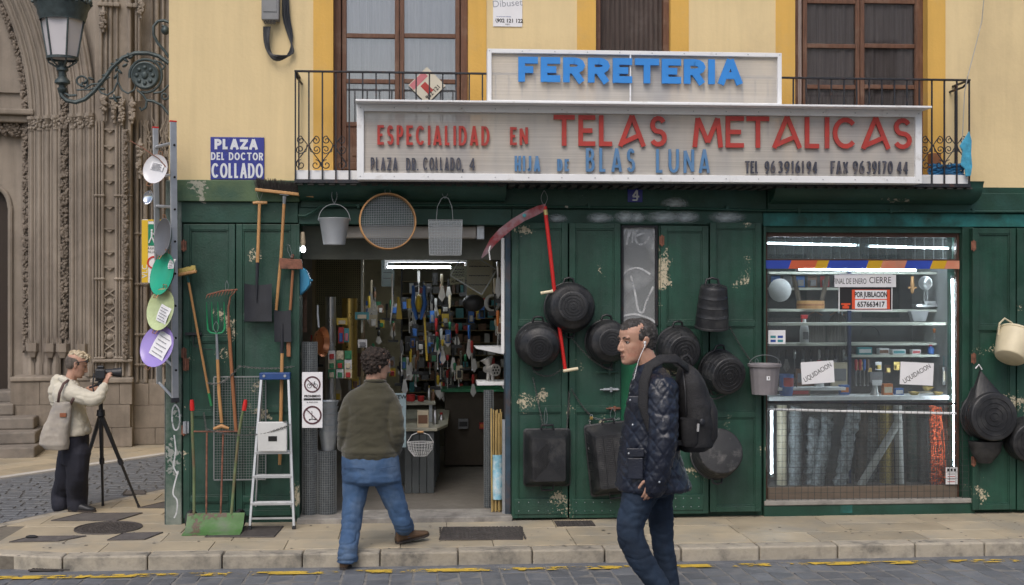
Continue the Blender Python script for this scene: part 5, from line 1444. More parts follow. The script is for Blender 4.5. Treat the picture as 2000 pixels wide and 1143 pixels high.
# back shelves with packs in rows
t_=thing('back_shelving','tall shelving full of small goods along the back and right of the shop','shelves',(.6,4.4,.03))
for j in range(11):
 z=.75+j*.155
 q=MB();q.b(-.2,RX1-.01,4.62,4.95,z-.01,z);q.build('shelf_board',MATS['old timber post'],t_)
q=MB();q.b(-.22,-.2,4.6,4.96,.03,2.55);q.build('upright',m_iron,t_);q=MB();q.b(-.2,RX1-.01,4.951,4.97,.03,2.5);q.build('back_panel',mk('olive back panel',(.13,.12,.08),.8),t_)
for j in range(9):
 x=-.12
 while x<RX1-.12:
  w=r.uniform(.045,.12);z=.75+j*.155
  t2=thing('small_pack',(c1:=r.choice(['brown','brown','cream','red','grey','white','brown','black','teal','black','grey']))+' pack in shelf row %s of the back shelving'%('one two three four five six seven eight nine'.split()[j]),'packet',(x+w/2,4.66,z),G3+', %s row %d'%(c1,j))
  q=MB();q.b(x+.008,x+w-.008,4.63,4.72,z+.001,z+r.uniform(.05,.135));q.build('pack_body',pm_(c1),t2)
  x+=w*r.choice([1,1,1.3])
  # low table goods
t_=thing('low_shelf','low green shelf with red trays at the right back of the shop','shelf',(.7,3.2,.03))
q=MB();q.b(.25,RX1-.02,3.0,3.5,.88,.91);q.build('shelf_top',pm_('green'),t_);q=MB();q.b(.3,RX1-.02,3.05,3.45,.05,.87);q.build('shelf_body',mk('dark brown cupboard',(.07,.055,.04),.7),t_)
it_box(905,838,3.0,22,22,14,'grey','black','grey electric device box on the low green shelf');it_box(945,838,3.0,20,14,14,'red','orange','red tray box on the low green shelf at the right')
it_bottle(925,838,3.1,26,6,'silver','grey','silver canister on the low green shelf');
t_=thing('wall_shelf','white shelf at the right side of the doorway under the meat grinder','shelf',tuple(W(960,750,.34)))
q=MB();q.b(X(932,.34),X(995,.34),.34,.62,Z(753,960,.34),Z(746,960,.34));q.build('board',m_white,t_,bevel=.003);q=MB();q.prism([(X(980,.34),Z(754,960,.34)),(X(994,.34),Z(754,960,.34)),(X(994,.34),Z(775,960,.34))],.36,.375);q.build('bracket',m_white,t_)
t_=thing('wall_shelf','white sloping tray shelf at the right of the doorway above the meat grinder','shelf',tuple(W(960,683,.34)))
q=MB();q.prism([(X(927,.34),Z(677,960,.34)),(X(986,.34),Z(677,960,.34)),(X(986,.34),Z(693,960,.34)),(X(930,.34),Z(681,960,.34))],.3,.6);q.build('board',m_white,t_,bevel=.003)
# meat grinder
t_=thing('meat_grinder','cast metal meat grinder standing on the white shelf at the right of the doorway','meat grinder',tuple(W(958,745,.45)))
c=W(962,722,.42);m_cast=mk('tinned cast iron',(.45,.44,.42),.4,metal=.6,var=.15,vs=14)
q=MB();q.tube([(c.x-.04,.42,c.z+.0),(c.x-.04,.42,c.z+.05),(c.x-.055,.42,c.z+.10),(c.x-.056,.42,c.z+.102)],[.025,.03,.062,.062],14);q.build('hopper',m_cast,t_,smooth=True)
q=MB();q.tube([(c.x-.06,.48,c.z),(c.x+.01,.36,c.z+.0)],[.03,.045],14);q.tube([(c.x-.03,.42,c.z),(c.x-.045,.42,c.z-.1)],[.022,.014],8);q.tube([(c.x,.42,c.z),(c.x-.0,.42,c.z-.1)],[.022,.014],8);q.build('barrel',m_cast,t_,smooth=True)
q=MB();d=Vector((.07,-.12,0)).normalized();q.tube([Vector((c.x+.01,.36,c.z)),Vector((c.x+.01,.36,c.z))+d*.03],.055,18);q.build('plate_ring',m_cast,t_,smooth=True)
q=MB()
for i in range(7):
 a=2*PI*i/6;rr_=0 if i==6 else .03;cc=Vector((c.x+.01,.36,c.z))+d*.031;s_=Vector((-d.y,d.x,0));cc+=s_*math.cos(a)*rr_+UP*math.sin(a)*rr_
 q.tube([cc,cc+d*.001],.010,8)
q.build('plate_hole',m_dark,t_,kind='stuff')
# bamboo canes and light blue wrapped roll
t_=thing('cane_bundle','bundle of bamboo canes wrapped in plastic standing at the right of the doorway','canes',(X(970,.1),.12,.05))
r=random.Random(31)
for i in range(9):
 px=961+i*2.3;yv=.08+.03*(i%3)
 q=MB();zt_=Z(r.uniform(798,815),px,yv);q.tube([(X(px,yv),yv,.05),(X(px,yv)+r.uniform(-.01,.01),yv,zt_)],.0075,6);q.build('cane',mk('bamboo',(.46,.33,.13),.5,var=.2,vs=9),t_,smooth=True)
q=MB();c=X(972,.1);q.lathe([(.052,Z(975,970,.1)),(.055,Z(960,970,.1)),(.054,Z(925,970,.1)),(.05,Z(888,970,.1))],16,Matrix.Translation((c,.11,0)));q.build('printed_sleeve',mk('sky printed sleeve',(.25,.52,.66),.35,var=.25,vs=10,c2=(.75,.78,.78),c2amt=.6,c2s=12),t_,smooth=True)
q=MB();q.b(X(981,-.0),X(986.5,.0),.0,.03,.046,Z(820,984,0));tag(q.build('metal_strip',m_steel,loc=(X(984,0),.01,.05)),'grey metal profile standing against the right door post','metal strip')
q=MB();q.b(X(979,.02),X(985,.02),.02,.04,Z(690,980,.02),Z(465,980,.02));tag(q.build('white_strip',m_white,loc=W(982,690,.02)),'long white strip hanging at the right door jamb beside the scythe','strip')
# grey box and heater shapes low in the shop
cluster(8,905,960,850,900,3.0,3.4,12,('tool',),['grey','black','silver','brown'])
# === mesh rolls, pails and no-entry sign at the left of the doorway
def mesh_roll(px0,px1,py0,py1,y,cell,label,m=None,solid=(.10,.115,.125)):
 p0,p1=W(px0,py1,y),W(px1,py1,y);c=(p0+p1)/2;rad=(p1.x-p0.x)/2;zt_=Z(py0,px0,y);zb_=max(p0.z,.046)
 t_=thing('mesh_roll',label,'mesh roll',(c.x,y,zb_))
 q=MB();q.lathe([(0,zb_+.001),(rad*.93,zb_+.001),(rad*.93,zt_-.002),(rad*.6,zt_-.002),(rad*.6,zt_-.05),(0,zt_-.05)],20,Matrix.Translation((c.x,y,0)));q.build('inner_layers',mk('dense grey wire layers',solid,.6,metal=.3,var=.35,vs=40),t_,smooth=True)
 q=MB();n_=max(14,int(2*PI*rad/cell));rr=.0012
 for i in range(n_):
  a=2*PI*i/n_;x,yy_=c.x+rad*math.cos(a),y+rad*math.sin(a);q.b(x-rr,x+rr,yy_-rr,yy_+rr,zb_,zt_)
 nz_=int((zt_-zb_)/cell)
 for j in range(nz_+1):
  z=zb_+(zt_-zb_)*j/nz_;q.tube([(c.x+rad*math.cos(2*PI*k/14),y+rad*math.sin(2*PI*k/14),z)for k in range(14)],rr,3,closed=True)
 q.build('wire',m or m_wire,t_,kind='stuff')
 return t_
mesh_roll(590,620,668,1004,.12,.02,'tall narrow galvanised mesh roll standing behind the no bicycles sign')
mesh_roll(619,657,880,1003,.14,.02,'short wide dark mesh roll under the stacked metal pails')
mesh_roll(945,964,762,1003,.35,.018,'dark mesh roll standing behind the bamboo canes')
# stack of galvanised pails
zc0=Z(880,640,.14)
for i in range(6):
 yv=.14;z0=zc0+.002+i*.052
 c=W(641,880,yv)
 t_=thing('metal_pail',('lowest and only fully visible pail of the nested pail stack','second pail from the bottom of the nested stack','third pail from the bottom of the nested stack','fourth pail from the bottom of the nested stack','fifth pail from the bottom of the nested stack','topmost pail of the nested stack behind the white sign')[i],'pail',(c.x,yv,z0),'nested metal pails')
 q=MB();q.lathe([(0,z0+.0),(.055,z0),(.085,z0+.17),(.091,z0+.172),(.091,z0+.178),(.084,z0+.178),(.054,z0+.004),(0,z0+.004)],24,Matrix.Translation((c.x,yv,0)));q.build('pail_body',m_steel,t_,smooth=True)
 if i==5:q=MB();q.tube([(c.x+.088*math.cos(t*PI/8),yv-.03,z0+.17-.05*math.sin(t*PI/8))for t in range(9)],.003,5);q.build('handle',m_wire,t_)
 # sign
sg=plaque(590,727,630,836,-.17,m_paper,'white sign with crossed out bicycle and scooter and word PROHIBIDO','sign','prohibition_sign',.006)
m_ringm=mk('maroon print',(.09,.03,.04),.6)
for(py_,rad)in((751,15.5),(811,17.5)):
 c=W(610,py_,-.172);rr=rad/218
 q=MB();q.lathe([(rr*.82,-.001),(rr,-.001),(rr,.001),(rr*.82,.001),(rr*.82,-.001)],28,front(c));q.build('ring',m_ringm,sg)
 q=MB();q.strip([(c.x-rr*.6,c.z+rr*.6),(c.x+rr*.6,c.z-rr*.6)],.008,-.1745,-.1735);q.build('slash',m_ringm,sg)
c=W(610,752,-.172);q=MB()
for s in(-1,1):q.tube([(c.x+s*.026+.018*math.cos(t*PI/7),-.172,c.z-.008+.018*math.sin(t*PI/7))for t in range(14)],.0022,4,closed=True)
q.tube([(c.x-.026,-.172,c.z-.008),(c.x-.008,-.172,c.z+.018),(c.x+.018,-.172,c.z+.016),(c.x,-.172,c.z-.008),(c.x-.008,-.172,c.z+.018)],.0022,4);q.tube([(c.x+.026,-.172,c.z-.008),(c.x+.016,-.172,c.z+.028),(c.x+.024,-.172,c.z+.028)],.0022,4);q.build('bicycle_symbol',m_ink,sg)
c=W(610,812,-.172);q=MB();q.tube([(c.x-.022,-.172,c.z-.03),(c.x+.02,-.172,c.z-.03)],.003,4);q.tube([(c.x-.004,-.172,c.z+.04),(c.x-.002,-.172,c.z-.03)],.0025,4)
for s in(-1,1):q.ball((c.x+s*.024,-.172,c.z-.034),.006,6)
q.build('scooter_symbol',m_ink,sg)
fonttext('PROHIBIDO',m_ink,sg,front(W(610,774,-.1722)),.026,bold=.0012)
q=MB();q.b(X(593,-.17),X(627,-.17),-.1725,-.1705,Z(782,610,-.17),Z(778,610,-.17));q.build('print_bar',m_ink,sg);fonttext('EL PASO CON',m_ink,sg,front(W(610,786,-.1722)),.015)
q=MB();q.b(X(594,-.16),X(600,-.16),-.163,-.05,Z(760,597,-.16),Z(750,597,-.16));q.build('sign_bracket',m_iron,sg)
# wire egg basket hanging in front of the counter
c=W(821,868,.9)
t_=thing('wire_basket','white wire basket with wooden grip hanging in front of the counter','basket',tuple(c))
q=MB();R1=.125
for k in range(26):
 a=2*PI*k/26;q.tube([(c.x+R1*math.cos(a),.9+R1*.6*math.sin(a),c.z+.02),(c.x+R1*.9*math.cos(a),.9+R1*.55*math.sin(a),c.z-.05),(c.x+R1*.5*math.cos(a),.9+R1*.3*math.sin(a),c.z-.11)],.0014,3)
for j in range(6):
 f=[1,.97,.92,.82,.68,.5][j];q.tube([(c.x+R1*f*math.cos(2*PI*k/20),.9+R1*.6*f*math.sin(2*PI*k/20),c.z+.02-j*.026)for k in range(20)],.0014 if j else .003,4,closed=True)
q.build('wire_cage',m_white,t_,kind='stuff')
q=MB();q.tube([(c.x-R1,.9,c.z+.02),(c.x-.08,.9,c.z+.09),(c.x,.9,c.z+.12),(c.x+.08,.9,c.z+.09),(c.x+R1,.9,c.z+.02)],.003,5);q.build('handle',m_white,t_)
q=MB();q.tube([(c.x-.03,.9,c.z+.118),(c.x+.03,.9,c.z+.118)],.011,8);q.build('grip',m_wood_lt,t_,smooth=True)
# === display window
VX0,VX1,VY1=X(1490),X(1880),1.15
m_vw=mk('pale display wall',(.33,.34,.34),.8,var=.08)
q=MB();q.b(VX0-.06,VX0,.281,VY1,.0,2.75);q.b(VX1,VX1+.06,.281,VY1,0,2.75);q.build('display_wall',m_vw,kind='structure')
q=MB();q.b(VX0-.06,VX1+.06,VY1+.001,VY1+.05,0,2.75);q.build('display_wall',mk('dark display back',(.065,.07,.07),.8,var=.3),kind='structure')
q=MB();q.b(VX0-.06,VX1+.06,.281,VY1+.05,2.751,2.8);q.build('display_ceiling',m_vw,kind='structure')
q=MB();q.b(VX0,VX1,.281,VY1,Z(955,1680,.3),Z(950,1680,.3));q.build('display_floor',mk('display floor',(.12,.11,.1),.6),kind='structure')
m_wf=mk('brown window frame paint',(.075,.035,.022),.5,var=.25,vs=5)
wf=thing('display_window','shop display window in brown frame with glass and lit shelves','window',(X(1683),.05,Z(985)))
WY=.03
for(a,b_,c,d)in((1493,1499,453,983),(1869,1875,453,983)):
 q=MB();q.b(X(a,WY),X(b_,WY),WY,WY+.06,Z(d,1680,WY),Z(c,1680,WY));q.build('frame_post',m_wf,wf,bevel=.004)
for(c,d,th)in((453,463,0),(506,512,0)):
 q=MB();q.b(X(1499.2,WY),X(1868.8,WY),WY+.001,WY+.06,Z(d,1680,WY),Z(c,1680,WY));q.build('frame_rail',m_wf,wf,bevel=.004)
q=MB();q.b(X(1499.2,WY),X(1868.8,WY),WY-.01,WY+.06,Z(984,1680,WY),Z(950,1680,WY));q.build('base_board',mk('brown base board',(.16,.125,.095),.55,var=.12,vs=3,wood=(1,4,10)),wf,bevel=.004)
m_gl=glass('display glass',(.95,.98,.97),.05,.015,veil=.045,veilc=(.6,.63,.65))  # the diffuse share paints a pale haze of reflections onto the pane
q=MB();q.b(X(1499.3,WY),X(1868.7,WY),WY+.03,WY+.034,Z(949.5,1680,WY),Z(512.2,1680,WY));q.build('pane',m_gl,wf)
q=MB();q.b(X(1499.3,WY),X(1868.7,WY),WY+.04,WY+.044,Z(505.8,1680,WY),Z(463.2,1680,WY));q.build('pane',m_gl,wf)
# louvre glass strips of the transom
m_lv=glass('louvre glass',(.75,.79,.78),.06,.08,veil=.25,veilc=(.42,.45,.46))
for i in range(20):
 a=1500+i*18.3;q=MB();x0,x1=X(a,WY),X(a+17.3,WY);q.add([(x0,WY+.05,Z(505,1680,WY)),(x1,WY+.065,Z(505,1680,WY)),(x1,WY+.065,Z(464,1680,WY)),(x0,WY+.05,Z(464,1680,WY)),(x0,WY+.053,Z(505,1680,WY)),(x1,WY+.068,Z(505,1680,WY)),(x1,WY+.068,Z(464,1680,WY)),(x0,WY+.053,Z(464,1680,WY))],[(0,1,2,3),(7,6,5,4),(0,3,7,4),(1,5,6,2),(3,2,6,7),(0,4,5,1)])
 q.build('louvre_strip',m_lv,wf)
m_led=emis('display tube light',(.82,.9,1.0),55)
def vtube(p0,p1,yv,label):
 a,b_=W(p0[0],p0[1],yv),W(p1[0],p1[1],yv);t_=thing('tube_light',label,'tube light',tuple((a+b_)/2))
 q=MB();q.tube([a,b_],.009,8);q.build('tube',m_led,t_,smooth=True)
 q=MB()
 for e,o in((a,-1),(b_,1)):
  d=(b_-a).normalized();q.tube([e,e+d*.03*o],.017,8)
 q.build('end_cap',m_steel,t_,smooth=True)
vtube((1497,475),(1672,479),.22,'left bright tube behind the louvre strips above the display window')
vtube((1697,481),(1852,485),.22,'right bright tube behind the louvre strips above the display window')
vtube((1560,526),(1788,528),.12,'horizontal tube light just under the coloured flag strip')
vtube((1860,545),(1864,910),.12,'tall vertical tube light at the right edge of the display window')
vtube((1507,800),(1507,925),.12,'short vertical tube light at the lower left of the display window')
# coloured flag strip
fl=thing('flag_strip','blue orange and yellow painted strip across the display window','strip',tuple(W(1683,516,WY)))
FC={'b':mk('flag blue',(.03,.07,.42),.5,var=.1),'o':mk('flag orange',(.62,.12,.05),.5,var=.1),'y':mk('flag yellow',(.60,.36,.015),.5,var=.1),'p':mk('flag faded orange',(.62,.27,.17),.5,var=.15,c2=(.65,.15,.07),c2amt=.5)}
cuts=[(1490,'b'),(1543,'o'),(1594,'y'),(1617,'b'),(1694,'y'),(1722,'p'),(1769,'b'),(1819,'y'),(1847,'p'),(1874,None)]
yv=-.01
for i in range(len(cuts)-1):
 a,b_=cuts[i][0],cuts[i+1][0];k=3 if i else 0;k2=3 if i<len(cuts)-2 else 0
 zt_,zb_=Z(509,1680,yv),Z(525,1680,yv)
 q=MB();q.prism([(X(a-k,yv),zb_),(X(b_-k2,yv),zb_),(X(b_+k2,yv),zt_),(X(a+k,yv),zt_)],yv,yv+.012+.0003*i);q.build('colour_field',FC[cuts[i][1]],fl)
 # shelves
def vshelf(px0,px1,py,yv,d,label,th=5,m=None):
 t_=thing('display_shelf',label,'shelf',tuple(W((px0+px1)/2,py,yv)))
 q=MB();z=Z(py,(px0+px1)/2,yv);q.b(X(px0,yv),X(px1,yv),yv,yv+d,z-th/215,z);q.build('board',m or mk('cream shelf board',(.52,.53,.46),.5,var=.06),t_,bevel=.002,seg=1)
 q=MB();q.b(X(px0,yv),X(px0,yv)+.012,yv+d-.02,yv+d,z-.06,z-th/215-.0005);q.b(X(px1,yv)-.012,X(px1,yv),yv+d-.02,yv+d,z-.06,z-th/215-.0005);q.build('bracket',m_steel,t_,kind='stuff')
vshelf(1502,1864,630,.32,.12,'full width bright shelf across the middle of the display window',6)
vshelf(1502,1864,774,.24,.28,'lowest full width white shelf board above the wire grid',8,m_white)
vshelf(1502,1660,604,.55,.3,'upper left shelf holding the wooden sieve');vshelf(1664,1845,605,.56,.3,'upper right shelf holding the kitchen scale')
vshelf(1502,1660,671,.55,.3,'left shelf holding the spray bottle');vshelf(1664,1842,670,.56,.3,'right shelf above the row of small cartons')
vshelf(1664,1842,693,.5,.2,'right shelf holding the row of small cartons');vshelf(1520,1652,757,.3,.15,'short raised white shelf behind the left LIQUIDACION paper',6,m_white)
vshelf(1502,1840,531,.55,.35,'topmost shelf under the tube light');vshelf(1502,1660,562,.8,.2,'dim upper back shelf with blue packs')
for px_,yv,w in((1660,.5,5),(1843,.5,6)):
 q=MB();q.b(X(px_-w/2,yv),X(px_+w/2,yv),yv,yv+.04,Z(952,px_,.3),Z(529,px_,yv));tag(q.build('shelf_upright',mk('navy upright',(.02,.035,.09),.5),loc=W(px_,950,yv)),'dark blue slotted shelf upright, '+('middle of' if px_<1700 else 'right side of')+' the display window','upright')
 # glass rail lines over the wire grid
for(py0,py1,m)in((786,789,m_iron),(800,808,m_white)):
 q=MB();a,b_=W(1500,py0,.0),W(1868,py1,.0);q.tube([(a.x,.005,a.z),(b_.x,.005,b_.z)],.011,6);tag(q.build('rail',m,loc=a),('black' if m is m_iron else 'white')+' horizontal rod behind the wire grid of the display window','rod')
 # goods in the window
c=W(1523,567,.3);q=MB();q.lathe([(0,.012),(.07,.014),(.105,.0),(.108,.004),(.072,.022),(0,.020)],28,Matrix.Translation(c)@Matrix.Rotation(PI/2,4,'X'));tag(q.build('plate',pm_('white'),loc=c,smooth=True),'round white plate at the upper left of the display window','plate')
c=W(1583,603,.62);t_=thing('wooden_sieve','round wooden sieve standing on the upper left display shelf','sieve',tuple(c))
q=MB();q.lathe([(.125,0),(.13,0),(.13,.075),(.125,.075),(.125,0)],28,Matrix.Translation(c));q.build('rim',m_wood_lt,t_,smooth=True);q=MB();q.lathe([(.131,.03),(.134,.03),(.134,.045),(.131,.045)],28,Matrix.Translation(c));q.build('hoop',m_wood_md,t_,smooth=True)
for s,lab in((-1,'left dark wooden slat leaning over the wooden sieve'),(1,'right dark wooden slat leaning over the wooden sieve')):
 q=MB();q.tube([W(1583+s*22,588,.75),W(1583+s*34,535,.75)],.022,4,flat=.3);tag(q.build('wooden_lath',mk('dark slat',(.09,.07,.05),.7),loc=W(1583,590,.75)),lab,'slat')
c=W(1571,669,.5);t_=thing('spray_bottle','white spray bottle with red trigger on the left display shelf','spray bottle',tuple(c))
q=MB();q.lathe([(0,0),(.042,0),(.044,.11),(.036,.15),(.018,.19),(.015,.22),(0,.22)],16,Matrix.Translation(c));q.build('body',pm_('white'),t_,smooth=True)
q=MB();q.b(c.x-.035,c.x+.03,c.y-.015,c.y+.015,c.z+.222,c.z+.26);q.b(c.x-.03,c.x-.018,c.y-.006,c.y+.006,c.z+.18,c.z+.222);q.build('trigger',pm_('red'),t_,bevel=.005)
q=MB();q.b(c.x-.025,c.x+.025,c.y-.046,c.y-.042,c.z+.03,c.z+.1);q.build('print_label',pm_('grey'),t_)
for px_,lab in((1592,'left hanging grey work coat in the display window'),(1635,'right hanging grey work coat in the display window')):
 t_=thing('work_coat',lab,'coat',tuple(W(px_,700,.85)));q=MB();n_=26;vs=[]
 for j,(pyj,hwj)in enumerate(((612,5),(622,14),(640,20),(700,21),(735,22))):
  for k in range(n_+1):
   u=k/n_*2-1;p=W(px_+u*hwj,pyj,.85);vs.append((p.x,.85-.05*math.sqrt(max(0,1-u*u))+.012*math.sin(k*1.9+j),p.z))
 fs=[(j*(n_+1)+k,j*(n_+1)+k+1,(j+1)*(n_+1)+k+1,(j+1)*(n_+1)+k)for j in range(4)for k in range(n_)]
 q.add(vs,fs);q.build('cloth',mk('grey work cloth',(.15,.145,.135),.9,var=.15,bump=.3),t_,smooth='all');q=MB();q.tube([W(px_-14,616,.87),W(px_,608,.87),W(px_+14,616,.87)],.006,5);q.build('hanger',m_wood_md,t_)
it_box(1690,693,.52,27,14,14,'teal','white','blue and white carton, leftmost of the small cartons on the right shelf');it_box(1727,693,.52,20,12,14,'white','brown','white carton second in the row on the right shelf');it_box(1756,693,.52,26,10,14,'white','teal','flat pale blue carton in the middle of the row');it_box(1790,693,.52,17,10,12,'white','red','red and white carton fourth in the row on the right shelf')
it_bottle(1818,692,.55,18,6,'blue','red','blue can with red top at the right end of the carton row',nm='can',cat='can')
c=W(1807,600,.6);t_=thing('kitchen_scale','silver kitchen scale with round bowl on the upper right display shelf','scale',tuple(c))
q=MB();q.b(c.x-.11,c.x+.11,c.y-.06,c.y+.06,c.z,c.z+.03);q.b(c.x-.03,c.x+.09,c.y-.05,c.y+.05,c.z+.031,c.z+.06);q.build('base',pm_('silver'),t_,bevel=.004);q=MB();q.tube([(c.x-.01,c.y,c.z+.06),(c.x-.01,c.y,c.z+.17)],.008,6);q.tube([(c.x+.02,c.y,c.z+.06),(c.x+.02,c.y,c.z+.17)],.008,6);q.build('column',pm_('silver'),t_)
cc=W(1807,553,.52);q=MB();q.lathe([(0,-.03),(.03,-.028),(.065,0),(.068,.005),(.06,.004),(.028,-.022),(0,-.024)],22,Matrix.Translation(cc)@Matrix.Rotation(PI/2,4,'X'));q.build('bowl',pm_('silver'),t_,smooth=True)
c=W(1782,556,.5);t_=thing('wooden_tap','pale wooden barrel tap hanging beside the kitchen scale','tap',tuple(c));q=MB();q.tube([c+Vector((0,0,.08)),c+Vector((0,0,.07)),c,c-Vector((0,0,.07)),c-Vector((0,0,.085))],[.012,.014,.019,.015,.01],8);q.build('body',m_wood_lt,t_,smooth=True);q=MB();q.tube([c+Vector((-.04,0,-.03)),c+Vector((.04,0,-.03))],.009,6);q.build('cross_grip',m_wood_lt,t_,smooth=True)
c=W(1794,622,.45);q=MB();q.prism([(c.x-.09,c.z+.07),(c.x+.09,c.z+.07),(c.x+.06,c.z-.03),(c.x-.06,c.z-.03)],.42,.5);tag(q.build('tin_funnel',pm_('grey'),loc=c,bevel=.006),'grey tin tray standing below the kitchen scale','tray')
c=W(1537,756,.30);it_pot(1536,773,.34,40,13,'blue','blue enamel pot behind the red mug at the lower left of the window');it_pot(1540,755,.22,15,9,'red','red mug on the left side of the window')
it_bottle(1600,756,.42,50,9,'white','red','white bottle with red trigger behind the left LIQUIDACION paper');
c=W(1709,773,.34);t_=thing('juicer','small shiny juicer with white tag on the lowest window shelf','juicer',tuple(c));q=MB();q.lathe([(0,0),(.05,0),(.03,.05),(.022,.1),(.03,.12),(0,.13)],16,Matrix.Translation(c));q.build('body',pm_('silver'),t_,smooth=True);q=MB();q.b(c.x-.045,c.x+.045,c.y-.055,c.y-.05,c.z+.10,c.z+.15);q.build('price_tag',m_paper,t_)
c=W(1712,735,.45);q=MB();q.b(c.x-.06,c.x+.06,c.y,c.y+.03,c.z-.06,c.z+.04);tag(q.build('small_picture',pm_('grey'),loc=c),'small grey patterned box above the shiny juicer','box')
for px_,yv,a_,lab in((1785,.32,.055,'brass bowl on the lowest window shelf, left of three'),(1812,.36,.06,'brass bowl raised behind the other two'),(1832,.32,.05,'brass dish at the right of the three brass bowls')):
 c=W(px_,773,yv);c.z+=.05 if px_==1812 else 0;q=MB();q.lathe([(0,0),(a_*.5,0),(a_,.035),(a_*.95,.035),(a_*.45,.006),(0,.006)],20,Matrix.Translation(c));tag(q.build('brass_bowl',pm_('brass'),loc=c,smooth=True),lab,'bowl')
it_box(1805,774,.45,34,8,14,'cream','white','flat cream carton under the brass bowls');it_box(1735,773,.34,18,22,12,'orange','cream','orange and cream box beside the shiny juicer');it_box(1757,773,.36,16,14,10,'blue','white','dark blue box with white mark on the lowest shelf')
it_box(1650,771,.36,18,18,10,'blue','orange','small blue box at the right end of the short white shelf');it_box(1560,773,.3,44,12,10,'brown','red','flat brown case on the lowest shelf under the left paper');it_box(1575,756,.45,40,34,10,'brown','grey','brown wooden box behind the left LIQUIDACION paper');it_box(1640,756,.46,30,46,10,'cream','grey','pale grey cabinet between the left paper and the upright')
r=random.Random(44)
for i,px_ in enumerate((1672,1680,1688,1695)):it_tool(px_,728,.5,50,('red','red','blue','brown')[i],0,('first','second','third','fourth')[i]+' thin tool from the left standing right of the window upright')
for i,px_ in enumerate((1520,1536,1552,1568,1584,1600,1616,1632,1648)):it_tool(px_,705,.8,44,('grey','black','silver')[i%3],i%2,'thin grey utensil hanging in the row at the left back of the window','utensils hanging in the window')
for i in range(6):it_card('',.86,1515+i*24,550,18,22,('blue','grey','blue','brown','red','black')[i],'grey','dim pack on the upper back shelf of the display window','dim packs at the back of the window')
for i in range(9):it_card('',.9,1680+i*18,715+(i%2)*6,12,16,('brass','black','silver','brown')[i%4],'brass','small fitting pack at the dark right back of the window','small fittings at the back of the window')
for i in range(3):it_tool(1825+i*4,652,.6,20,'orange',0,'tiny orange handled screwdriver at the right of the window','orange screwdrivers in the window')
q=MB();q.tube([W(1700+18*math.cos(t*PI/9),655-18*math.sin(t*PI/9),.8)for t in range(10)],.007,6);tag(q.build('black_cable',m_blacksteel,loc=W(1700,655,.8),smooth=True),'dark curved hose lying in the middle of the display window','hose')
it_box(1852,752,.35,22,34,12,'silver','cream','pale grey cabinet at the right side of the window under the tube')
it_bottle(1850,715,.4,30,7,'teal','orange','teal pot of brushes at the right side of the window',nm='brush_pot',cat='brush pot')
# papers on the glass
def paper(px0,py0,px1,py1,rot,label,y=WY+.02):
 c=W((px0+px1)/2,(py0+py1)/2,y);w,h=(X(px1,y)-X(px0,y))/2,(Z(py0,px0,y)-Z(py1,px0,y))/2
 t_=thing('paper_sign',label,'paper sign',tuple(c));q=MB();q.b(-w,w,-.001,.001,-h,h,Matrix.Translation(c)@Matrix.Rotation(-rot,4,'Y'));q.build('sheet',m_paper,t_);return t_,c,w,h
WYP=WY+.02
t_,c,w,h=paper(1565,706,1629,749,.06,'white paper sign reading LIQUIDACION, left of the two in the window');fonttext('LIQUIDACION',m_ink,t_,front(c-Vector((0,.0016,0)),R_(30)),.062,sx=.72)
t_,c,w,h=paper(1758,708,1823,752,-.05,'white paper sign reading LIQUIDACION, right of the two in the window');fonttext('LIQUIDACION',m_ink,t_,front(c-Vector((0,.0016,0)),R_(30)),.062,sx=.72)
t_,c,w,h=paper(1638,535,1743,607,-.01,'black and red sign reading POR JUBILACION with telephone number 657663417')
def patch(px0,py0,px1,py1,m,nm,dy):
 q=MB();y=WYP-dy;q.b(X(px0,y),X(px1,y),y-.0008,y,Z(py1,1690,y),Z(py0,1690,y));q.build(nm,m,t_)
patch(1640,537,1741,605,m_ink,'black_field',.0014);patch(1664,566,1738,604,mk('bright orange print',(.72,.09,.03),.6),'orange_field',.0026);patch(1670,567,1732,584,m_paper,'white_field',.0038);patch(1670,586,1732,603,m_paper,'white_field',.0038)
fonttext('POR JUBILACION',m_ink,t_,front(W(1701,576,WYP-.0056)),.066,sx=.60,bold=.002);fonttext('657663417',m_ink,t_,front(W(1701,595,WYP-.0056)),.066,sx=.86,bold=.0018)
q=MB();c=W(1652,598,WYP-.004);q.b(c.x-.03,c.x+.03,c.y-.001,c.y,c.z-.022,c.z+.002);q.b(c.x-.042,c.x+.042,c.y-.001,c.y,c.z+.0105,c.z+.026);q.b(c.x-.016,c.x+.016,c.y-.001,c.y,c.z+.002,c.z+.0105);q.build('telephone_symbol',MATS['bright orange print'],t_)
t_,c,w,h=paper(1630,537,1750,561,0,'white paper strip reading FINAL DE ENERO CIERRE above the red sign',WYP-.012)
fonttext('FINAL DE ENERO',m_ink,t_,front(W(1660,550,WYP-.0136)),.072,sx=.56);fonttext('CIERRE',m_ink,t_,front(W(1719,548,WYP-.0136)),.082,sx=.8)
t_,c,w,h=paper(1500.5,645,1534,672,0,'small white card with blue payment logos at the left edge of the window')
for i in range(2):
 for j in range(2):q=MB();p=W(1510+i*14,658+j*8,WYP-.002);q.b(p.x-.024,p.x+.024,p.y-.0008,p.y,p.z-.011,p.z+.011);q.build('logo',m_inkb if(i+j)%2 else pm_('teal'),t_)
t_,c,w,h=paper(1847,913,1870,946,0,'small white notice with black symbols at the lower right of the window',-.0)
for i in range(3):q=MB();p=W(1852+i*6.5,918,-.002);q.b(p.x-.010,p.x+.010,p.y-.0008,p.y,p.z-.013,p.z+.013);q.build('symbol',m_ink,t_)
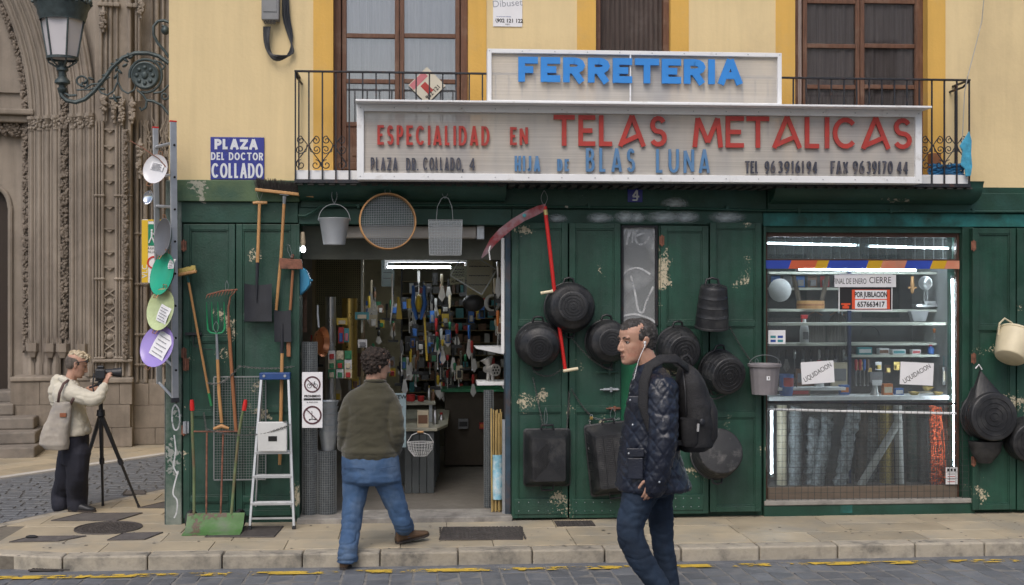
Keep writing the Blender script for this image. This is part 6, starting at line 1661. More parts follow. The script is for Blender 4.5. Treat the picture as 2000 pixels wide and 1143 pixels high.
for i in range(4):q=MB();p=W(1858,926+i*5,-.002);q.b(p.x-.035,p.x+.035,p.y-.0008,p.y,p.z-.003,p.z+.003);q.build('print_line',m_redl if i%2 else pm_('grey'),t_)
# rolls in the lower window
def vroll(p0,p1,rad,m,label,nm='mesh_roll',cat='mesh roll',yv=.45,rough=0,n=14):
 a,b_=W(p0[0],p0[1],yv),W(p1[0],p1[1],yv);rr=rad/210;k=16;r=random.Random(int(p0[0]))
 rs=[rr*(1+(r.uniform(-.12,.12)if rough else 0))for _ in range(k+1)]
 q=MB();q.tube([a.lerp(b_,i/k)+Vector((r.uniform(-1,1),r.uniform(-1,1),0))*rough*.01 for i in range(k+1)],rs,n)
 return tag(q.build(nm,m,loc=tuple(b_),smooth=True),label,cat)
m_galv=mk('grey galvanised netting',(.23,.25,.262),.55,metal=.2,var=.5,vs=45,bump=.8,bs=60)
m_goldm=mk('brass netting',(.36,.27,.08),.5,metal=.5,var=.3,vs=60,bump=.6)
vroll((1527,792),(1527,950),10,pm_('cream'),'cream plastic roll, leftmost in the lower window','plastic_roll','roll')
vroll((1555,795),(1553,950),13,m_galv,'grey netting roll second from the left in the lower window',rough=.6)
vroll((1590,815),(1583,950),14,m_galv,'crumpled grey chicken wire roll third from left',rough=1.5,yv=.5);vroll((1618,810),(1597,950),12,m_galv,'crumpled grey chicken wire roll leaning left, fourth from left',rough=1.5,yv=.4)
vroll((1668,797),(1640,950),13,m_galv,'leaning light grey chicken wire roll near the middle',rough=1.2,yv=.38);vroll((1685,800),(1680,950),11,mk('brown grey netting',(.12,.10,.085),.7,var=.3,vs=30),'brown grey netting roll right of the leaning chicken wire',yv=.6);vroll((1704,815),(1700,950),12,m_galv,'blue grey netting roll left of the brass one',yv=.6)
vroll((1729,792),(1732,950),15,m_goldm,'brass coloured netting roll in the middle of the lower window',yv=.5);vroll((1757,820),(1680,950),7.5,pm_('silver')if False else mk('pale grey tube',(.40,.40,.38),.6),'pale tube leaning diagonally across the brass roll','tube','tube',yv=.34)
vroll((1753,792),(1758,950),8,MATS['pale grey tube'],'upright pale roll right of the brass roll','plastic_roll','roll',yv=.42);vroll((1780,795),(1782,950),12,mk('dark green netting',(.02,.045,.035),.7,var=.3,vs=30),'dark green netting roll in the lower window',yv=.55);vroll((1802,815),(1803,950),11,mk('charcoal netting',(.05,.055,.055),.7,var=.3,vs=30),'charcoal netting roll beside the orange net',yv=.5)
vroll((1846,790),(1843,950),10,pm_('blue'),'bright blue plastic roll behind the orange net','plastic_roll','roll',yv=.55);vroll((1861,812),(1859,950),5,pm_('brown'),'thin brown pole at the right of the lower window','pole','pole',yv=.5)
q=MB();r=random.Random(9);yv=.34
for j in range(34):
 py_=795+j*4.6;cx=1823+(py_-795)*.06;hw=8+(py_-795)*.045
 pts=[W(cx-hw+2*hw*k/6+r.uniform(-1.5,1.5),py_+r.uniform(-2.2,2.2),yv+r.uniform(-.04,.04))for k in range(7)];q.tube(pts,.0055,4)
for k in range(6):
 pts=[W(1816+k*4.5+(k-2.5)*.25*(j/4)+r.uniform(-2,2)+.5*j,795+j*10.3,yv+r.uniform(-.04,.04))for j in range(16)];q.tube(pts,.005,4)
tag(q.build('orange_net',mk('orange plastic net',(.72,.13,.04),.5,var=.1),loc=W(1830,950,yv)),'tangled bright orange plastic net in the lower right window','net')
# wire grid in front of the lower window
gy=-.055
t_=thing('wire_grille','dark square wire grid fixed in front of the lower display window','wire grid',tuple(W(1690,998,gy)))
q=MB();n_=31;rr=.0016
for i in range(n_+1):
 x=X(1502,gy)+(X(1892,gy)-X(1502,gy))*i/n_;q.b(x-rr,x+rr,gy-rr,gy+rr,Z(1000,1690,gy),Z(786,1690,gy))
for j in range(18):
 z=Z(998,1690,gy)+(Z(788,1690,gy)-Z(998,1690,gy))*j/17;q.b(X(1502,gy),X(1892,gy),gy-3*rr,gy-rr,z-rr,z+rr)
q.build('wire',m_wire_dk,t_,kind='stuff')
# === tools against the left shutters
def rod(q,pts,r,n=8,**k):q.tube([W(*p)for p in pts],r,n,**k);return q
def part(nm,m,par,fn,smooth=True,bevel=0,kind=None,label=None):
 q=MB();fn(q);return q.build(nm,m,par,smooth=smooth,bevel=bevel,kind=kind,label=label)
def chain(p0,p1,sag,label,m=None,link=.021,via=None,r=.0024):
 pts=[]
 a,b_=Vector(p0),Vector(p1);L=(b_-a).length+sag*1.2;n_=max(3,int(L/(link*.82)))
 q=MB()
 for i in range(n_):
  t=(i+.5)/n_;t2=(i+.55)/n_
  f=lambda t:a.lerp(b_,t)+Vector((0,0,-4*sag*t*(1-t)))
  c=f(t);d=(f(min(1,t+.01))-f(max(0,t-.01))).normalized()
  side=Vector((0,1,0))if i%2 else d.cross(Vector((0,1,0))).normalized()
  if side.length<.5:side=Vector((1,0,0))
  lp=[c+d*link*.62*math.cos(k*PI/4)+side*link*.33*math.sin(k*PI/4)for k in range(8)]
  q.tube(lp,r,4,closed=True)
 return tag(q.build('chain',m or m_chain,loc=tuple(a)),label,'chain')
def hook(px,py0,py1,y,par,w=5,m=None):
 a=W(px,py0,y);b_=W(px,py1,y);ww=w/220
 q=MB();n_=14;h=a.z-b_.z
 q.tube([b_+Vector((ww*math.sin(PI*t/n_)*(1 if t<99 else 1),0,h*t/n_))for t in range(n_+1)],.0022,5)
 q.tube([b_+Vector((-ww*math.sin(PI*t/n_),.002,h*t/n_))for t in range(n_+1)],.0022,5)
 return q.build('wire_hook',m or m_wire,par)
 # yellow bristle broom
t_=thing('push_broom','broom with yellow bristle head up and thin wooden handle leaning beside the tall ladder','broom',tuple(W(412,792,-.1)))
Mx=Matrix.Translation(W(360,533,-.14))@Matrix.Rotation(R_(-11),4,'Y')
part('head_block',m_wood_lt,t_,lambda q:q.b(-.105,.105,-.03,.03,-.022,.006,Mx),bevel=.008)
q=MB();r=random.Random(2)
for i in range(260):
 x,y=r.uniform(-.1,.1),r.uniform(-.026,.026);q.b(x-.003,x+.003,y-.002,y+.002,.006,.038+r.uniform(-.005,.005),Mx@Matrix.Rotation(r.uniform(-.12,.12),4,'Y'))
q.build('bristles',mk('yellow straw bristle',(.62,.50,.16),.8,var=.2),t_,kind='stuff')
part('socket',mk('dark teal socket',(.02,.09,.09),.5),t_,lambda q:q.tube([W(365,539,-.13),W(369,552,-.12)],[.014,.011],8))
part('handle',m_wood_lt,t_,lambda q:q.tube([W(368,549,-.12),W(388,660,-.105),W(408,768,-.09)],.0105,8));part('handle_tip',mk('green tip',(.03,.22,.08),.4),t_,lambda q:q.tube([W(408,768.5,-.09),W(413,793,-.088)],[.0115,.012],8))
# garden fork
t_=thing('garden_fork','bright green four pronged digging fork hanging tines up with wooden T grip below','fork',tuple(W(435,838,-.13)))
m_fk=mk('bright green enamel',(.015,.25,.10),.4,var=.1)
for i,px_ in enumerate((405,415,427,439)):
 part('tine',m_fk,t_,lambda q:q.tube([W(px_-1.5,590,-.16),W(px_-1,610,-.13),W(px_,632,-.11),W(px_+(.5 if i<2 else-.5)*3,646,-.105)],[.003,.0055,.007,.007],6,flat=.7))
part('fork_bridge',m_fk,t_,lambda q:q.tube([W(405,632,-.11),W(406,644,-.11),W(411,650,-.11),W(423,652,-.11),W(434,650,-.11),W(439,643,-.11),W(440,632,-.11)],.0085,7))
part('socket',m_steel,t_,lambda q:q.tube([W(423,652,-.11),W(425,702,-.115)],[.011,.014],8));part('handle',m_wood_lt,t_,lambda q:q.tube([W(425,702,-.115),W(428,770,-.12),W(433,826,-.125)],.0145,8));part('grip',m_wood_lt,t_,lambda q:q.tube([W(417,838,-.13),W(425,835,-.13),W(433,832,-.13),W(440,835,-.13),W(447,837,-.13)],[.012,.015,.019,.015,.012],8))
hook(422,628,650,-.13,t_)
# rake
t_=thing('garden_rake','rusty toothed rake head on reddish wooden handle beside the green fork','rake',tuple(W(462,842,-.08)))
def rk(q):
 a,b_=W(406,576,-.14),W(464,566,-.12)
 q.tube([a,a.lerp(b_,.5)+Vector((0,0,.012)),b_],.008,6)
 for i in range(10):
  c=a.lerp(b_,i/9.5);q.tube([c+Vector((0,0,.006)),c+Vector((-.016,-.01,-.032))],[.007,.002],5)
part('rake_head',m_rust,t_,rk);part('neck',m_rust,t_,lambda q:q.tube([W(462,566,-.12),W(450,580,-.11),W(446,602,-.10),W(447,640,-.10)],[.005,.006,.010,.0125],7));part('handle',m_wood_md,t_,lambda q:q.tube([W(447,640,-.10),W(455,760,-.085),W(461,841,-.075)],.0155,8));hook(443,548,570,-.12,t_,3)
# square shovel, blade down
def shovel(t_,pts_h,blade,yv,sock,m=None):
 pass
t_=thing('square_shovel','black square shovel hanging blade down by its wooden T handle','shovel',tuple(W(503,628,-.13)))
part('handle',m_wood_lt,t_,lambda q:q.tube([W(507,398,-.10),W(505,460,-.11),W(503,513,-.12)],[.013,.0145,.0155],8));part('grip',m_wood_lt,t_,lambda q:q.tube([W(494,397,-.10),W(501,396,-.10),W(513,396,-.10),W(522,396,-.10)],[.012,.015,.015,.012],8));part('socket',m_blacksteel,t_,lambda q:q.tube([W(503,513,-.12),W(502,545,-.125),W(501.5,560,-.13),W(501,592,-.135)],[.0165,.014,.011,.003],8))
def blade(px0,px1,pt,pb,yv,bend=.02,flip=False,lean=0):
 q=MB();n_=8;m_=7;vs=[]
 for layer in(0,1):
  for j in range(m_+1):
   for i in range(n_+1):
    u=i/n_;v=j/m_;px_=px0+(px1-px0)*u+lean*v;py_=pt+(pb-pt)*v+(3*math.cos((u-.5)*PI)-3)*(1 if v==0 else 0)
    yy_=yv-bend*(2*u-1)**2+layer*.0025
    p=W(px_,py_,yy_);vs.append(p)
 N_=(n_+1)*(m_+1);fs=[]
 for j in range(m_):
  for i in range(n_):
   a=j*(n_+1)+i;fs+=[(a,a+1,a+n_+2,a+n_+1),(a+N_,a+N_+n_+1,a+N_+n_+2,a+N_+1)]
 ring=[i for i in range(n_+1)]+[(n_+1)*j+n_ for j in range(1,m_+1)]+[(n_+1)*m_+i for i in range(n_-1,-1,-1)]+[(n_+1)*j for j in range(m_-1,0,-1)]
 for i in range(len(ring)):
  a,b_=ring[i],ring[(i+1)%len(ring)];fs.append((a,a+N_,b_+N_,b_))
 return q.add(vs,fs)
blade(477,531,557,628,-.12).build('blade',m_blacksteel,t_,smooth=True)
q=MB();q.tube([W(500,372,-.1),W(504,385,-.1),W(507,392,-.1),W(510,385,-.1),W(515,372,-.1)],.002,5);q.build('wire_hook',m_wire,t_)
# wide black bristle broom
t_=thing('street_broom','wide street broom with black bristles up on a long wooden handle','broom',tuple(W(540,608,-.08)))
Mb=Matrix.Translation(W(556,377,-.14))@Matrix.Rotation(R_(6),4,'Y')
part('head_block',m_wood_lt,t_,lambda q:q.b(-.25,.25,-.035,.035,-.014,.014,Mb),bevel=.006)
q=MB();r=random.Random(3)
for i in range(34):
 for j in range(4):
  for k in range(5):
   x,y=-.24+.0145*i+r.uniform(-.004,.004),-.028+.018*j+r.uniform(-.004,.004)
   q.b(x-.0014,x+.0014,y-.0014,y+.0014,.012,.10+r.uniform(-.035,.015),Mb@Matrix.Translation((x,y,0))@Matrix.Rotation(r.uniform(-.42,.42),4,'Y')@Matrix.Rotation(r.uniform(-.2,.25),4,'X')@Matrix.Translation((-x,-y,0)))
q.build('bristles',mk('black bristle',(.025,.02,.018),.7,var=.3),t_,kind='stuff')
part('socket',m_steel,t_,lambda q:(q.tube([W(556,383,-.15),W(555,398,-.14)],[.02,.014],8),q.b(-.04,.04,-.02,.02,-.02,-.0145,Mb)));part('handle',m_wood_lt,t_,lambda q:q.tube([W(555,396,-.14),W(549,500,-.11),W(539,610,-.08)],.0135,8))
# hoe head hanging
t_=thing('hoe_head','rusty rectangular hoe blade hanging by a wire loop at the left door jamb','hoe',tuple(W(568,514,-.12)))
q=MB();q.prism([(W(545,504,-.12).x,W(545,504,-.12).z),(W(589,507,-.12).x,W(589,507,-.12).z),(W(592,526,-.12).x,W(592,526,-.12).z),(W(547,525,-.12).x,W(547,525,-.12).z)],-.125,-.118);q.build('blade',m_rust,t_,bevel=.003)
part('socket',m_rust,t_,lambda q:q.tube([W(570,505,-.11),W(572,498,-.09)],.014,8));q=MB();q.tube([W(568,503,-.12),W(562,490,-.12),W(561,477,-.12),W(566,480,-.12),W(571,503,-.12)],.002,5);q.build('wire_hook',m_wire,t_);part('handle',m_wood_md,t_,lambda q:q.tube([W(572,528,-.09),W(567,606,-.07)],.012,8))
# spade blade up
t_=thing('spade','black bladed spade hanging blade up with orange wooden handle behind the step ladder','spade',tuple(W(546,908,-.08)))
blade(535,568,608,668,-.10,.012,lean=1).build('blade',m_blacksteel,t_,smooth=True)
part('socket',m_blacksteel,t_,lambda q:q.tube([W(552,632,-.105),W(551,655,-.105),W(551,672,-.10),W(550,690,-.10)],[.003,.010,.014,.016],8));part('handle',m_wood_lt,t_,lambda q:q.tube([W(551,690,-.10),W(549,800,-.09),W(547,890,-.08),W(546,908,-.08)],[.015,.0155,.016,.013],8));
q=MB();q.b(X(560,-.06),X(568,-.06),-.08,-.055,Z(697,564,-.06),Z(668,564,-.06));tag(q.build('wood_stub',m_wood_md,loc=W(564,697,-.07),bevel=.004),'short orange brown wooden piece hung behind the spade socket','wood piece')
# framed mesh panel
wire_sheet(419,737,518,936,-.075,.022,mk('light grey wire',(.28,.29,.29),.5,metal=.5),'upright framed sheet of grey wire mesh leaning on the left shutters',rr=.0012)
# step ladder
t_=thing('step_ladder','small aluminium step ladder with blue top standing by the left shutters','step ladder',tuple(G(530,1026)))
yb_,yt_=-.33,-.17
def lp(px,py): # point on the tilted front plane of the step ladder

 f=(py-742)/285.0;return W(px,py,yt_+(yb_-yt_)*f)
for s,(a,b_)in enumerate(((510.5,488),(563.5,574))):
 q=MB();p0,p1=lp(a,740),lp(b_,1027)
 q.add([p0+Vector(v)for v in((-.011,-.012,0),(.011,-.012,0),(.011,.03,0),(-.011,.03,0))]+[p1+Vector(v)for v in((-.011,-.012,0),(.011,-.012,0),(.011,.03,0),(-.011,.03,0))],[(0,1,2,3),(7,6,5,4),(0,4,5,1),(1,5,6,2),(2,6,7,3),(3,7,4,0)]);q.build('rail',m_alu,t_,bevel=.003)
 q=MB();q.b(p1.x-.015,p1.x+.015,p1.y-.02,p1.y+.035,0.001,.022);q.build('rubber_foot',m_blacksteel,t_,bevel=.003)
 q=MB();q.tube([p0+Vector((0,.04,0)),W((a+b_)/2,990,-.07)],.008,5);q.build('rear_leg',m_alu,t_)
q=MB();a,b_=lp(507,735),lp(567,735);q.b(a.x,b_.x,a.y-.02,a.y+.07,a.z-.03,a.z+.03);q.build('top_cap',mk('navy blue plastic',(.02,.065,.22),.45),t_,bevel=.006)
for px_ in(516,557):q=MB();c=lp(px_,734);q.tube([c+Vector((0,-.026,0)),c+Vector((0,-.02,0))],.012,8);q.build('bolt',m_steel,t_)
for(a,b_,py_)in((498,569,882),(493,571,929),(489.5,573.5,982)):
 q=MB();p,p2=lp(a,py_),lp(b_,py_);q.b(p.x,p2.x,p.y-.016,p.y+.07,p.z-.022,p.z)
 for k in range(4):q.b(p.x+.004,p2.x-.004,p.y-.010+k*.02,p.y-.004+k*.02,p.z+.0002,p.z+.003)
 q.build('step',m_alu,t_,bevel=.002,seg=1)
q=MB();p,p2=lp(489,1013),lp(573,1013);q.b(p.x,p2.x,p.y-.006,p.y+.006,p.z-.008,p.z+.008);q.build('cross_bar',m_alu,t_)
# white board
t_=thing('white_box','square white flush plate with small dark window hung on the step ladder','box',tuple(W(532,853,-.33)))
q=MB();q.b(X(503.5,-.33),X(561,-.33),-.35,-.31,Z(882,532,-.33),Z(824,532,-.33));q.build('casing',mk('off white plastic',(.60,.61,.60),.6,var=.08,bump=.3,bs=40),t_,bevel=.008)
q=MB();q.b(X(524,-.35),X(541,-.35),-.353,-.3501,Z(862,532,-.35),Z(852,532,-.35));q.build('slot',m_dark,t_)
# green scoop cart
t_=thing('snow_pusher','worn green wheeled scoop pusher with two red grips before the left shutters','cart',tuple(G(415,1040)))
m_gp=mk('worn grass green paint',(.075,.18,.05),.6,var=.2,vs=6,bump=.3,c2=(.13,.16,.11),c2amt=.6,c2s=6,chip=(.12,.08,.06),chipt=.6,chips=30)
m_tb=mk('green brown tube',(.12,.17,.075),.55,var=.25,vs=8,c2=(.15,.08,.05),c2amt=.6,c2s=5)
yA,yB=-.57,-.36
q=MB();vs=[]
n_=8
prof=[(1041,yA),(1040,yA+.02),(1036,yA+.09),(1028,yA+.14),(1016,yA+.17),(1005,yA+.185)]
for layer in(0,1):
 for j,(py_,yv)in enumerate(prof):
  zz_=[.004,.006,.02,.05,.10,.15][j]+layer*.004
  for i in range(n_+1):
   u=i/n_;x=X(354,yA)+(X(468,yA)-X(354,yA))*u;vs.append((x+.015*(j/5),yv+layer*.004,zz_))
N_=(n_+1)*len(prof);fs=[]
for j in range(len(prof)-1):
 for i in range(n_):
  a=j*(n_+1)+i;fs+=[(a,a+1,a+n_+2,a+n_+1),(a+N_,a+N_+n_+1,a+N_+n_+2,a+N_+1)]
for i in range(n_):fs+=[(i,i+N_,i+1+N_,i+1),((len(prof)-1)*(n_+1)+i,(len(prof)-1)*(n_+1)+i+1,(len(prof)-1)*(n_+1)+i+1+N_,(len(prof)-1)*(n_+1)+i+N_)]
for j in range(len(prof)-1):
 for e in(0,n_):
  a=j*(n_+1)+e;b_=a+n_+1;fs.append((a,b_,b_+N_,a+N_))
q.add(vs,fs);q.build('scoop_plate',m_gp,t_,smooth=True)
yt2=-.30
for pts in(((375,800,yt2),(376,850,yt2),(379,920,yt2-.02),(379,1004,yB-.02)),((476,798,yt2),(472,815,yt2),(466,850,yt2),(459,920,yt2-.02),(452,1004,yB-.02))):
 q=MB();rod(q,pts,.0125);q.build('side_tube',m_tb,t_,smooth=True)
for pts in(((404,845,yt2),(403,1004,yB-.02)),((436,845,yt2),(431,1004,yB-.02))):
 q=MB();rod(q,pts,.008);q.build('inner_tube',m_rust,t_,smooth=True)
q=MB();rod(q,((376,843,yt2),(466,843,yt2)),.007);q.build('cross_bar',m_rust,t_,smooth=True)
for px_,lx in((375.5,-.5),(476.5,2)):q=MB();rod(q,((px_,802,yt2),(px_+lx,790,yt2),(px_+lx*1.6,781,yt2)),[.019,.0195,.015]);q.build('red_grip',m_red,t_,smooth=True)
for px_,py_,rr in((468,1010,.085),(374,1006,.085)):
 c=W(px_,py_,-.30);c.z=rr;d=Vector((.35,-.94,0)).normalized()if px_>400 else Vector((1,0,0))
 Mx=Matrix.Translation(c)@Vector((1,-.35,0)).normalized().to_track_quat('Z','Y').to_matrix().to_4x4()
 q=MB();q.lathe([(rr*.62,-.016),(rr*.9,-.02),(rr,-.010),(rr,.010),(rr*.9,.02),(rr*.62,.016),(rr*.62,-.016)],24,Mx);w_=q.build('wheel',mk('tyre rubber',(.02,.02,.022),.6),t_,smooth=True)
 q=MB();q.lathe([(0,.012),(rr*.3,.016),(rr*.6,.008),(rr*.6,-.008),(0,-.012)],16,Mx);q.build('hub',m_tb,w_,smooth=True)
q=MB();a,b_=W(374,1005,-.3),W(468,1010,-.3);q.tube([(a.x,a.y,.085),(b_.x,b_.y,.085)],.007,6);q.build('axle',m_steel,t_)
chain(W(405,748,-.14),W(467,715,-.10),.06,'rusty chain looping from fork to shutters above the mesh sheet');chain(W(467,715,-.08),W(574,716,-.09),.018,'thin chain stretched across the left shutters above the step ladder');chain(W(398,806,-.07),W(403,842,yt2),.0,'short chain holding the green scoop cart');chain(W(403,838,-.31),W(566,830,-.36),.07,'long chain hanging across the step ladder steps');chain(W(476,834,-.10),W(560,823,-.36),.02,'upper chain running to the white box on the step ladder')
# === tall ladder at the corner with pans
t_=thing('tall_ladder','tall aluminium ladder fixed upright at the street corner of the shop','ladder',tuple(W(340,782,-.13)))
def lad(px,py,depth):return P(px,py,depth)
dn,df=10.40,10.68
n0,n1=P(338,238,dn),P(342,784,dn);f0,f1=P(303.5,250,df),P(311,750,df)
ax=(n1-n0).normalized()
def rail_box(a,b_,w,d,nm,par,m):
 q=MB();sd=Vector((1,.5,0)).normalized();pd=Vector((-.5,1,0)).normalized()
 q.add([p+sd*u*w+pd*v*d for p in(a,b_)for u,v in((-1,-1),(1,-1),(1,1),(-1,1))],[(0,1,2,3),(7,6,5,4),(0,4,5,1),(1,5,6,2),(2,6,7,3),(3,7,4,0)]);return q.build(nm,m,par,bevel=.003)
rail_box(n0,n1,.028,.012,'rail',t_,m_alu);rail_box(f0,f1,.024,.012,'rail',t_,m_alu)
rail_box(n0+Vector((0,0,.01)),n0+Vector((0,0,-.004)),.030,.014,'rail_cap',t_,m_red);rail_box(f0+Vector((0,0,.01)),f0+Vector((0,0,-.004)),.027,.014,'rail_cap',t_,m_red)
rail_box(n1+Vector((0,0,.03)),n1-Vector((0,0,.01)),.033,.016,'rubber_foot',t_,m_blacksteel)
for i in range(9):
 f=(.075+.115*i)
 a,b_=n0.lerp(n1,f),f0.lerp(f1,f);q=MB();q.tube([a,b_],.013,7);q.build('rung',m_red if i==3 else m_alu,t_,smooth=True,label='red rung' if i==3 else None)
 q=MB();c=a+Vector((.012,-.012,-.02));q.ball(tuple(c),.010,6);q.build('rung_end',m_dark,t_)
def pan(px,py,w,h,tilt,dep,m,label,side=None,mout=None,note=None,wok=.05,handles=True,name='paella_pan',cat='pan'):
 c=P(px,py,dep);s=2400/dep;Rr=h/2/s;ang=math.acos(min(1,w/h))
 # opening normal: towards the camera and to the left
 vd=(c-CAM).normalized();sd=vd.cross(UP).normalized()
 nrm=(-vd*math.cos(ang)-sd*math.sin(ang)).normalized()
 q_=nrm.to_track_quat('Z','Y').to_matrix().to_4x4()
 Mx=Matrix.Translation(c)@(Matrix.Rotation(R_(tilt),4,vd))@q_
 t_=thing(name,label,cat,tuple(c))
 d=Rr*wok*4
 q=MB();q.lathe([(0,-d),(Rr*.72,-d),(Rr*.95,-.004),(Rr,0)],32,Mx);q.build('inside',m,t_,smooth='all')
 q=MB();q.lathe([(0,-d-.003),(Rr*.73,-d-.003),(Rr*.97,-.006),(Rr+.002,0),(Rr,0)],32,Mx);q.build('outside',mout or m_steel,t_,smooth='all')
 if handles:
  for k,s_ in((0,1),(1,-1)):
   q=MB();q.tube([Mx@Vector((-.025,s_*Rr*.97,-.004)),Mx@Vector((-.022,s_*(Rr+.028),.01)),Mx@Vector((.022,s_*(Rr+.028),.01)),Mx@Vector((.025,s_*Rr*.97,-.004))],.0035,6);q.build('handle',mk('copper wire handle',(.45,.22,.12),.4,metal=.7),t_,smooth=True)
 if note:
  nx,ny,nw,nh,na=note
  q=MB();Mn=Mx@Matrix.Translation((nx*Rr,ny*Rr,-d+.006))@Matrix.Rotation(R_(na),4,'Z')
  vs=[]
  for j in range(5):
   for i in range(5):vs.append(((i/4-.5)*nw*Rr,(j/4-.5)*nh*Rr,.006*math.sin(i*1.7+j)))
  q.add(vs,[(j*5+i,j*5+i+1,j*5+i+6,j*5+i+5)for j in range(4)for i in range(4)],Mn);q.build('price_paper',m_paper,t_,smooth='all')
  q=MB()
  for j in range(5):
   z0=(-.36+j*.17)*nh*Rr;q.b(-.36*nw*Rr,(.36-.1*(j%2))*nw*Rr,z0-.0025,z0+.0025,.0075,.0085,Mn)
  q.build('print_line',mk('grey print',(.2,.2,.22),.8),t_,kind='stuff')
 return t_
m_en=lambda n,c:mk(n,c,.22,var=.06,vs=5,bump=.0)
pan(303,330,44,58,22,10.33,m_en('white pan enamel',(.70,.70,.72)),'white enamel pan with small paper note, topmost pan on the ladder',mout=mk('rusty pan back',(.35,.16,.08),.5),note=(0,.2,1.1,.5,4),wok=.04)
pan(289,386,17,27,18,10.35,mk('mirror steel',(.75,.77,.8),.08,metal=1.,bump=0),'small shiny mirror like bowl hanging between the white and grey pans',handles=False,wok=.08,name='small_bowl',cat='bowl')
pan(317,463,30,74,8,10.34,mk('grey non stick',(.16,.165,.18),.45,metal=.3),'grey non stick pan hanging on the ladder above the green pan',wok=.05)
pan(316,535,42,84,14,10.30,m_en('sea green enamel',(.02,.36,.22)),'sea green enamel pan hanging on the ladder with round paper label',note=(.35,.55,.5,.45,10),wok=.05,mout=m_blacksteel)
pan(313,604,50,84,12,10.27,mk('lime to white enamel',(.48,.56,.30),.25,var=.35,vs=2.5,bump=0),'lime green and cream enamel pan with white price paper on the ladder',note=(.15,-.2,.8,.8,-10),wok=.04,mout=m_blacksteel)
pan(306,676,60,84,20,10.24,m_en('lavender enamel',(.34,.26,.62)),'lavender purple enamel pan with white price paper, lowest on the ladder',note=(.15,.1,1.0,1.2,-8),wok=.04,mout=mk('dark purple',(.06,.03,.12),.4))
q=MB();q.tube([P(254,275,10.4),P(280,290,10.38),P(310,310,10.34),P(330,333,10.3)],.004,6);tag(q.build('rusty_rod',m_rust,loc=P(330,333,10.3)),'thin rusty curved rod sticking out left above the white pan','rod')
for a,b_ in((395,445),(445,425)):pass
# === things hanging above the doorway
yh=-.22
t_=thing('bucket','galvanised steel bucket hanging from a wire above the doorway','bucket',tuple(W(653,478,yh)))
c=W(653,478,yh);s=2400/((yh+D0));m1=1/226
q=MB();zt_=Z(427,653,yh);zb_=c.z
q.lathe([(0,zb_+.006),(.088,zb_+.006),(.092,zb_),(.093,zb_+.004),(.130,zt_-.004),(.134,zt_),(.131,zt_+.003),(.127,zt_-.003),(.09,zb_+.012),(0,zb_+.012)],32,Matrix.Translation((c.x,yh,0)));q.build('bucket_body',mk('smooth zinc',(.50,.53,.56),.5,metal=.5,var=.08,vs=6,bump=.05),t_,smooth=True)
q=MB();q.tube([(c.x+.132*math.cos(PI*k/16),yh-.01,zt_-.005+.128*math.sin(PI*k/16))for k in range(17)],.0035,6);q.build('bail_handle',m_wire,t_,smooth=True)
for s_ in(-1,1):q=MB();q.ball((c.x+s_*.132,yh-.005,zt_-.008),(.008,.012,.016),8);q.build('ear',m_steel,t_)
hook(653,366,398,yh-.01,t_)
t_=thing('round_sieve','big round sieve with pale wooden hoop and wire mesh hanging above the doorway','sieve',tuple(W(757,433,-.25)))
c=W(757,433,-.25);Rr=.232
Mx=Matrix.Translation(c)@Matrix.Rotation(R_(6),4,'Z')@Matrix.Rotation(PI/2-.06,4,'X')
q=MB();q.lathe([(Rr,-.04),(Rr+.008,-.04),(Rr+.008,.045),(Rr,.045),(Rr,-.04)],56,Mx);q.build('hoop',m_wood_lt,t_,smooth=True)
q=MB();q.lathe([(Rr+.0085,.0),(Rr+.013,.0),(Rr+.013,.03),(Rr+.0085,.03),(Rr+.0085,0)],56,Mx);q.build('outer_band',m_wood_lt,t_,smooth=True)
q=MB();n_=15
for i in range(-n_,n_+1):
 o=i*Rr/(n_+.5);h=math.sqrt(max(0,Rr*Rr-o*o));q.b(o-.0014,o+.0014,-h,h,-.030,-.028,Mx);q.b(-h,h,o-.0014,o+.0014,-.028,-.026,Mx)
q.build('wire',m_wire,t_,kind='stuff');hook(757,366,381,-.25,t_)
t_=thing('mesh_basket','square fine wire mesh basket with wire handle hanging above the right of the doorway','basket',tuple(W(869,500,-.22)))
c=W(869,466,-.22)
m_fine=bpy.data.materials.new('fine wire gauze');m_fine.use_nodes=True;b0=m_fine.node_tree.nodes['Principled BSDF'];b0.inputs['Base Color'].default_value=(.42,.45,.47,1);b0.inputs['Metallic'].default_value=.5;b0.inputs['Roughness'].default_value=.5;b0.inputs['Alpha'].default_value=.30
z1_,z0_=Z(431,869,-.22),Z(498,869,-.22);x0_,x1_=X(837,-.22),X(902,-.22);dd=.11
q=MB();bb=[(x0_,-.22-dd,z1_),(x1_,-.22-dd,z1_),(x1_,-.22+dd,z1_),(x0_,-.22+dd,z1_),(x0_+.008,-.22-dd,z0_),(x1_-.008,-.22-dd,z0_),(x1_-.008,-.22+dd,z0_),(x0_+.008,-.22+dd,z0_)]
q.add(bb,[(0,1,5,4),(1,2,6,5),(2,3,7,6),(3,0,4,7),(4,5,6,7)]);q.build('gauze',m_fine,t_)
q=MB()
for e in((0,1),(1,2),(2,3),(3,0),(4,5),(5,6),(6,7),(7,4),(0,4),(1,5),(2,6),(3,7)):q.tube([bb[e[0]],bb[e[1]]],.003,5)
q.build('edge_wire',m_wire,t_,smooth=True)
q=MB()
for i in range(1,12):
 f=i/12;q.tube([Vector(bb[0]).lerp(Vector(bb[1]),f),Vector(bb[4]).lerp(Vector(bb[5]),f)],.0009,3);q.tube([Vector(bb[0]).lerp(Vector(bb[4]),f),Vector(bb[1]).lerp(Vector(bb[5]),f)],.0009,3)
q.build('wire',mk('dull basket wire',(.22,.24,.25),.6),t_,kind='stuff')
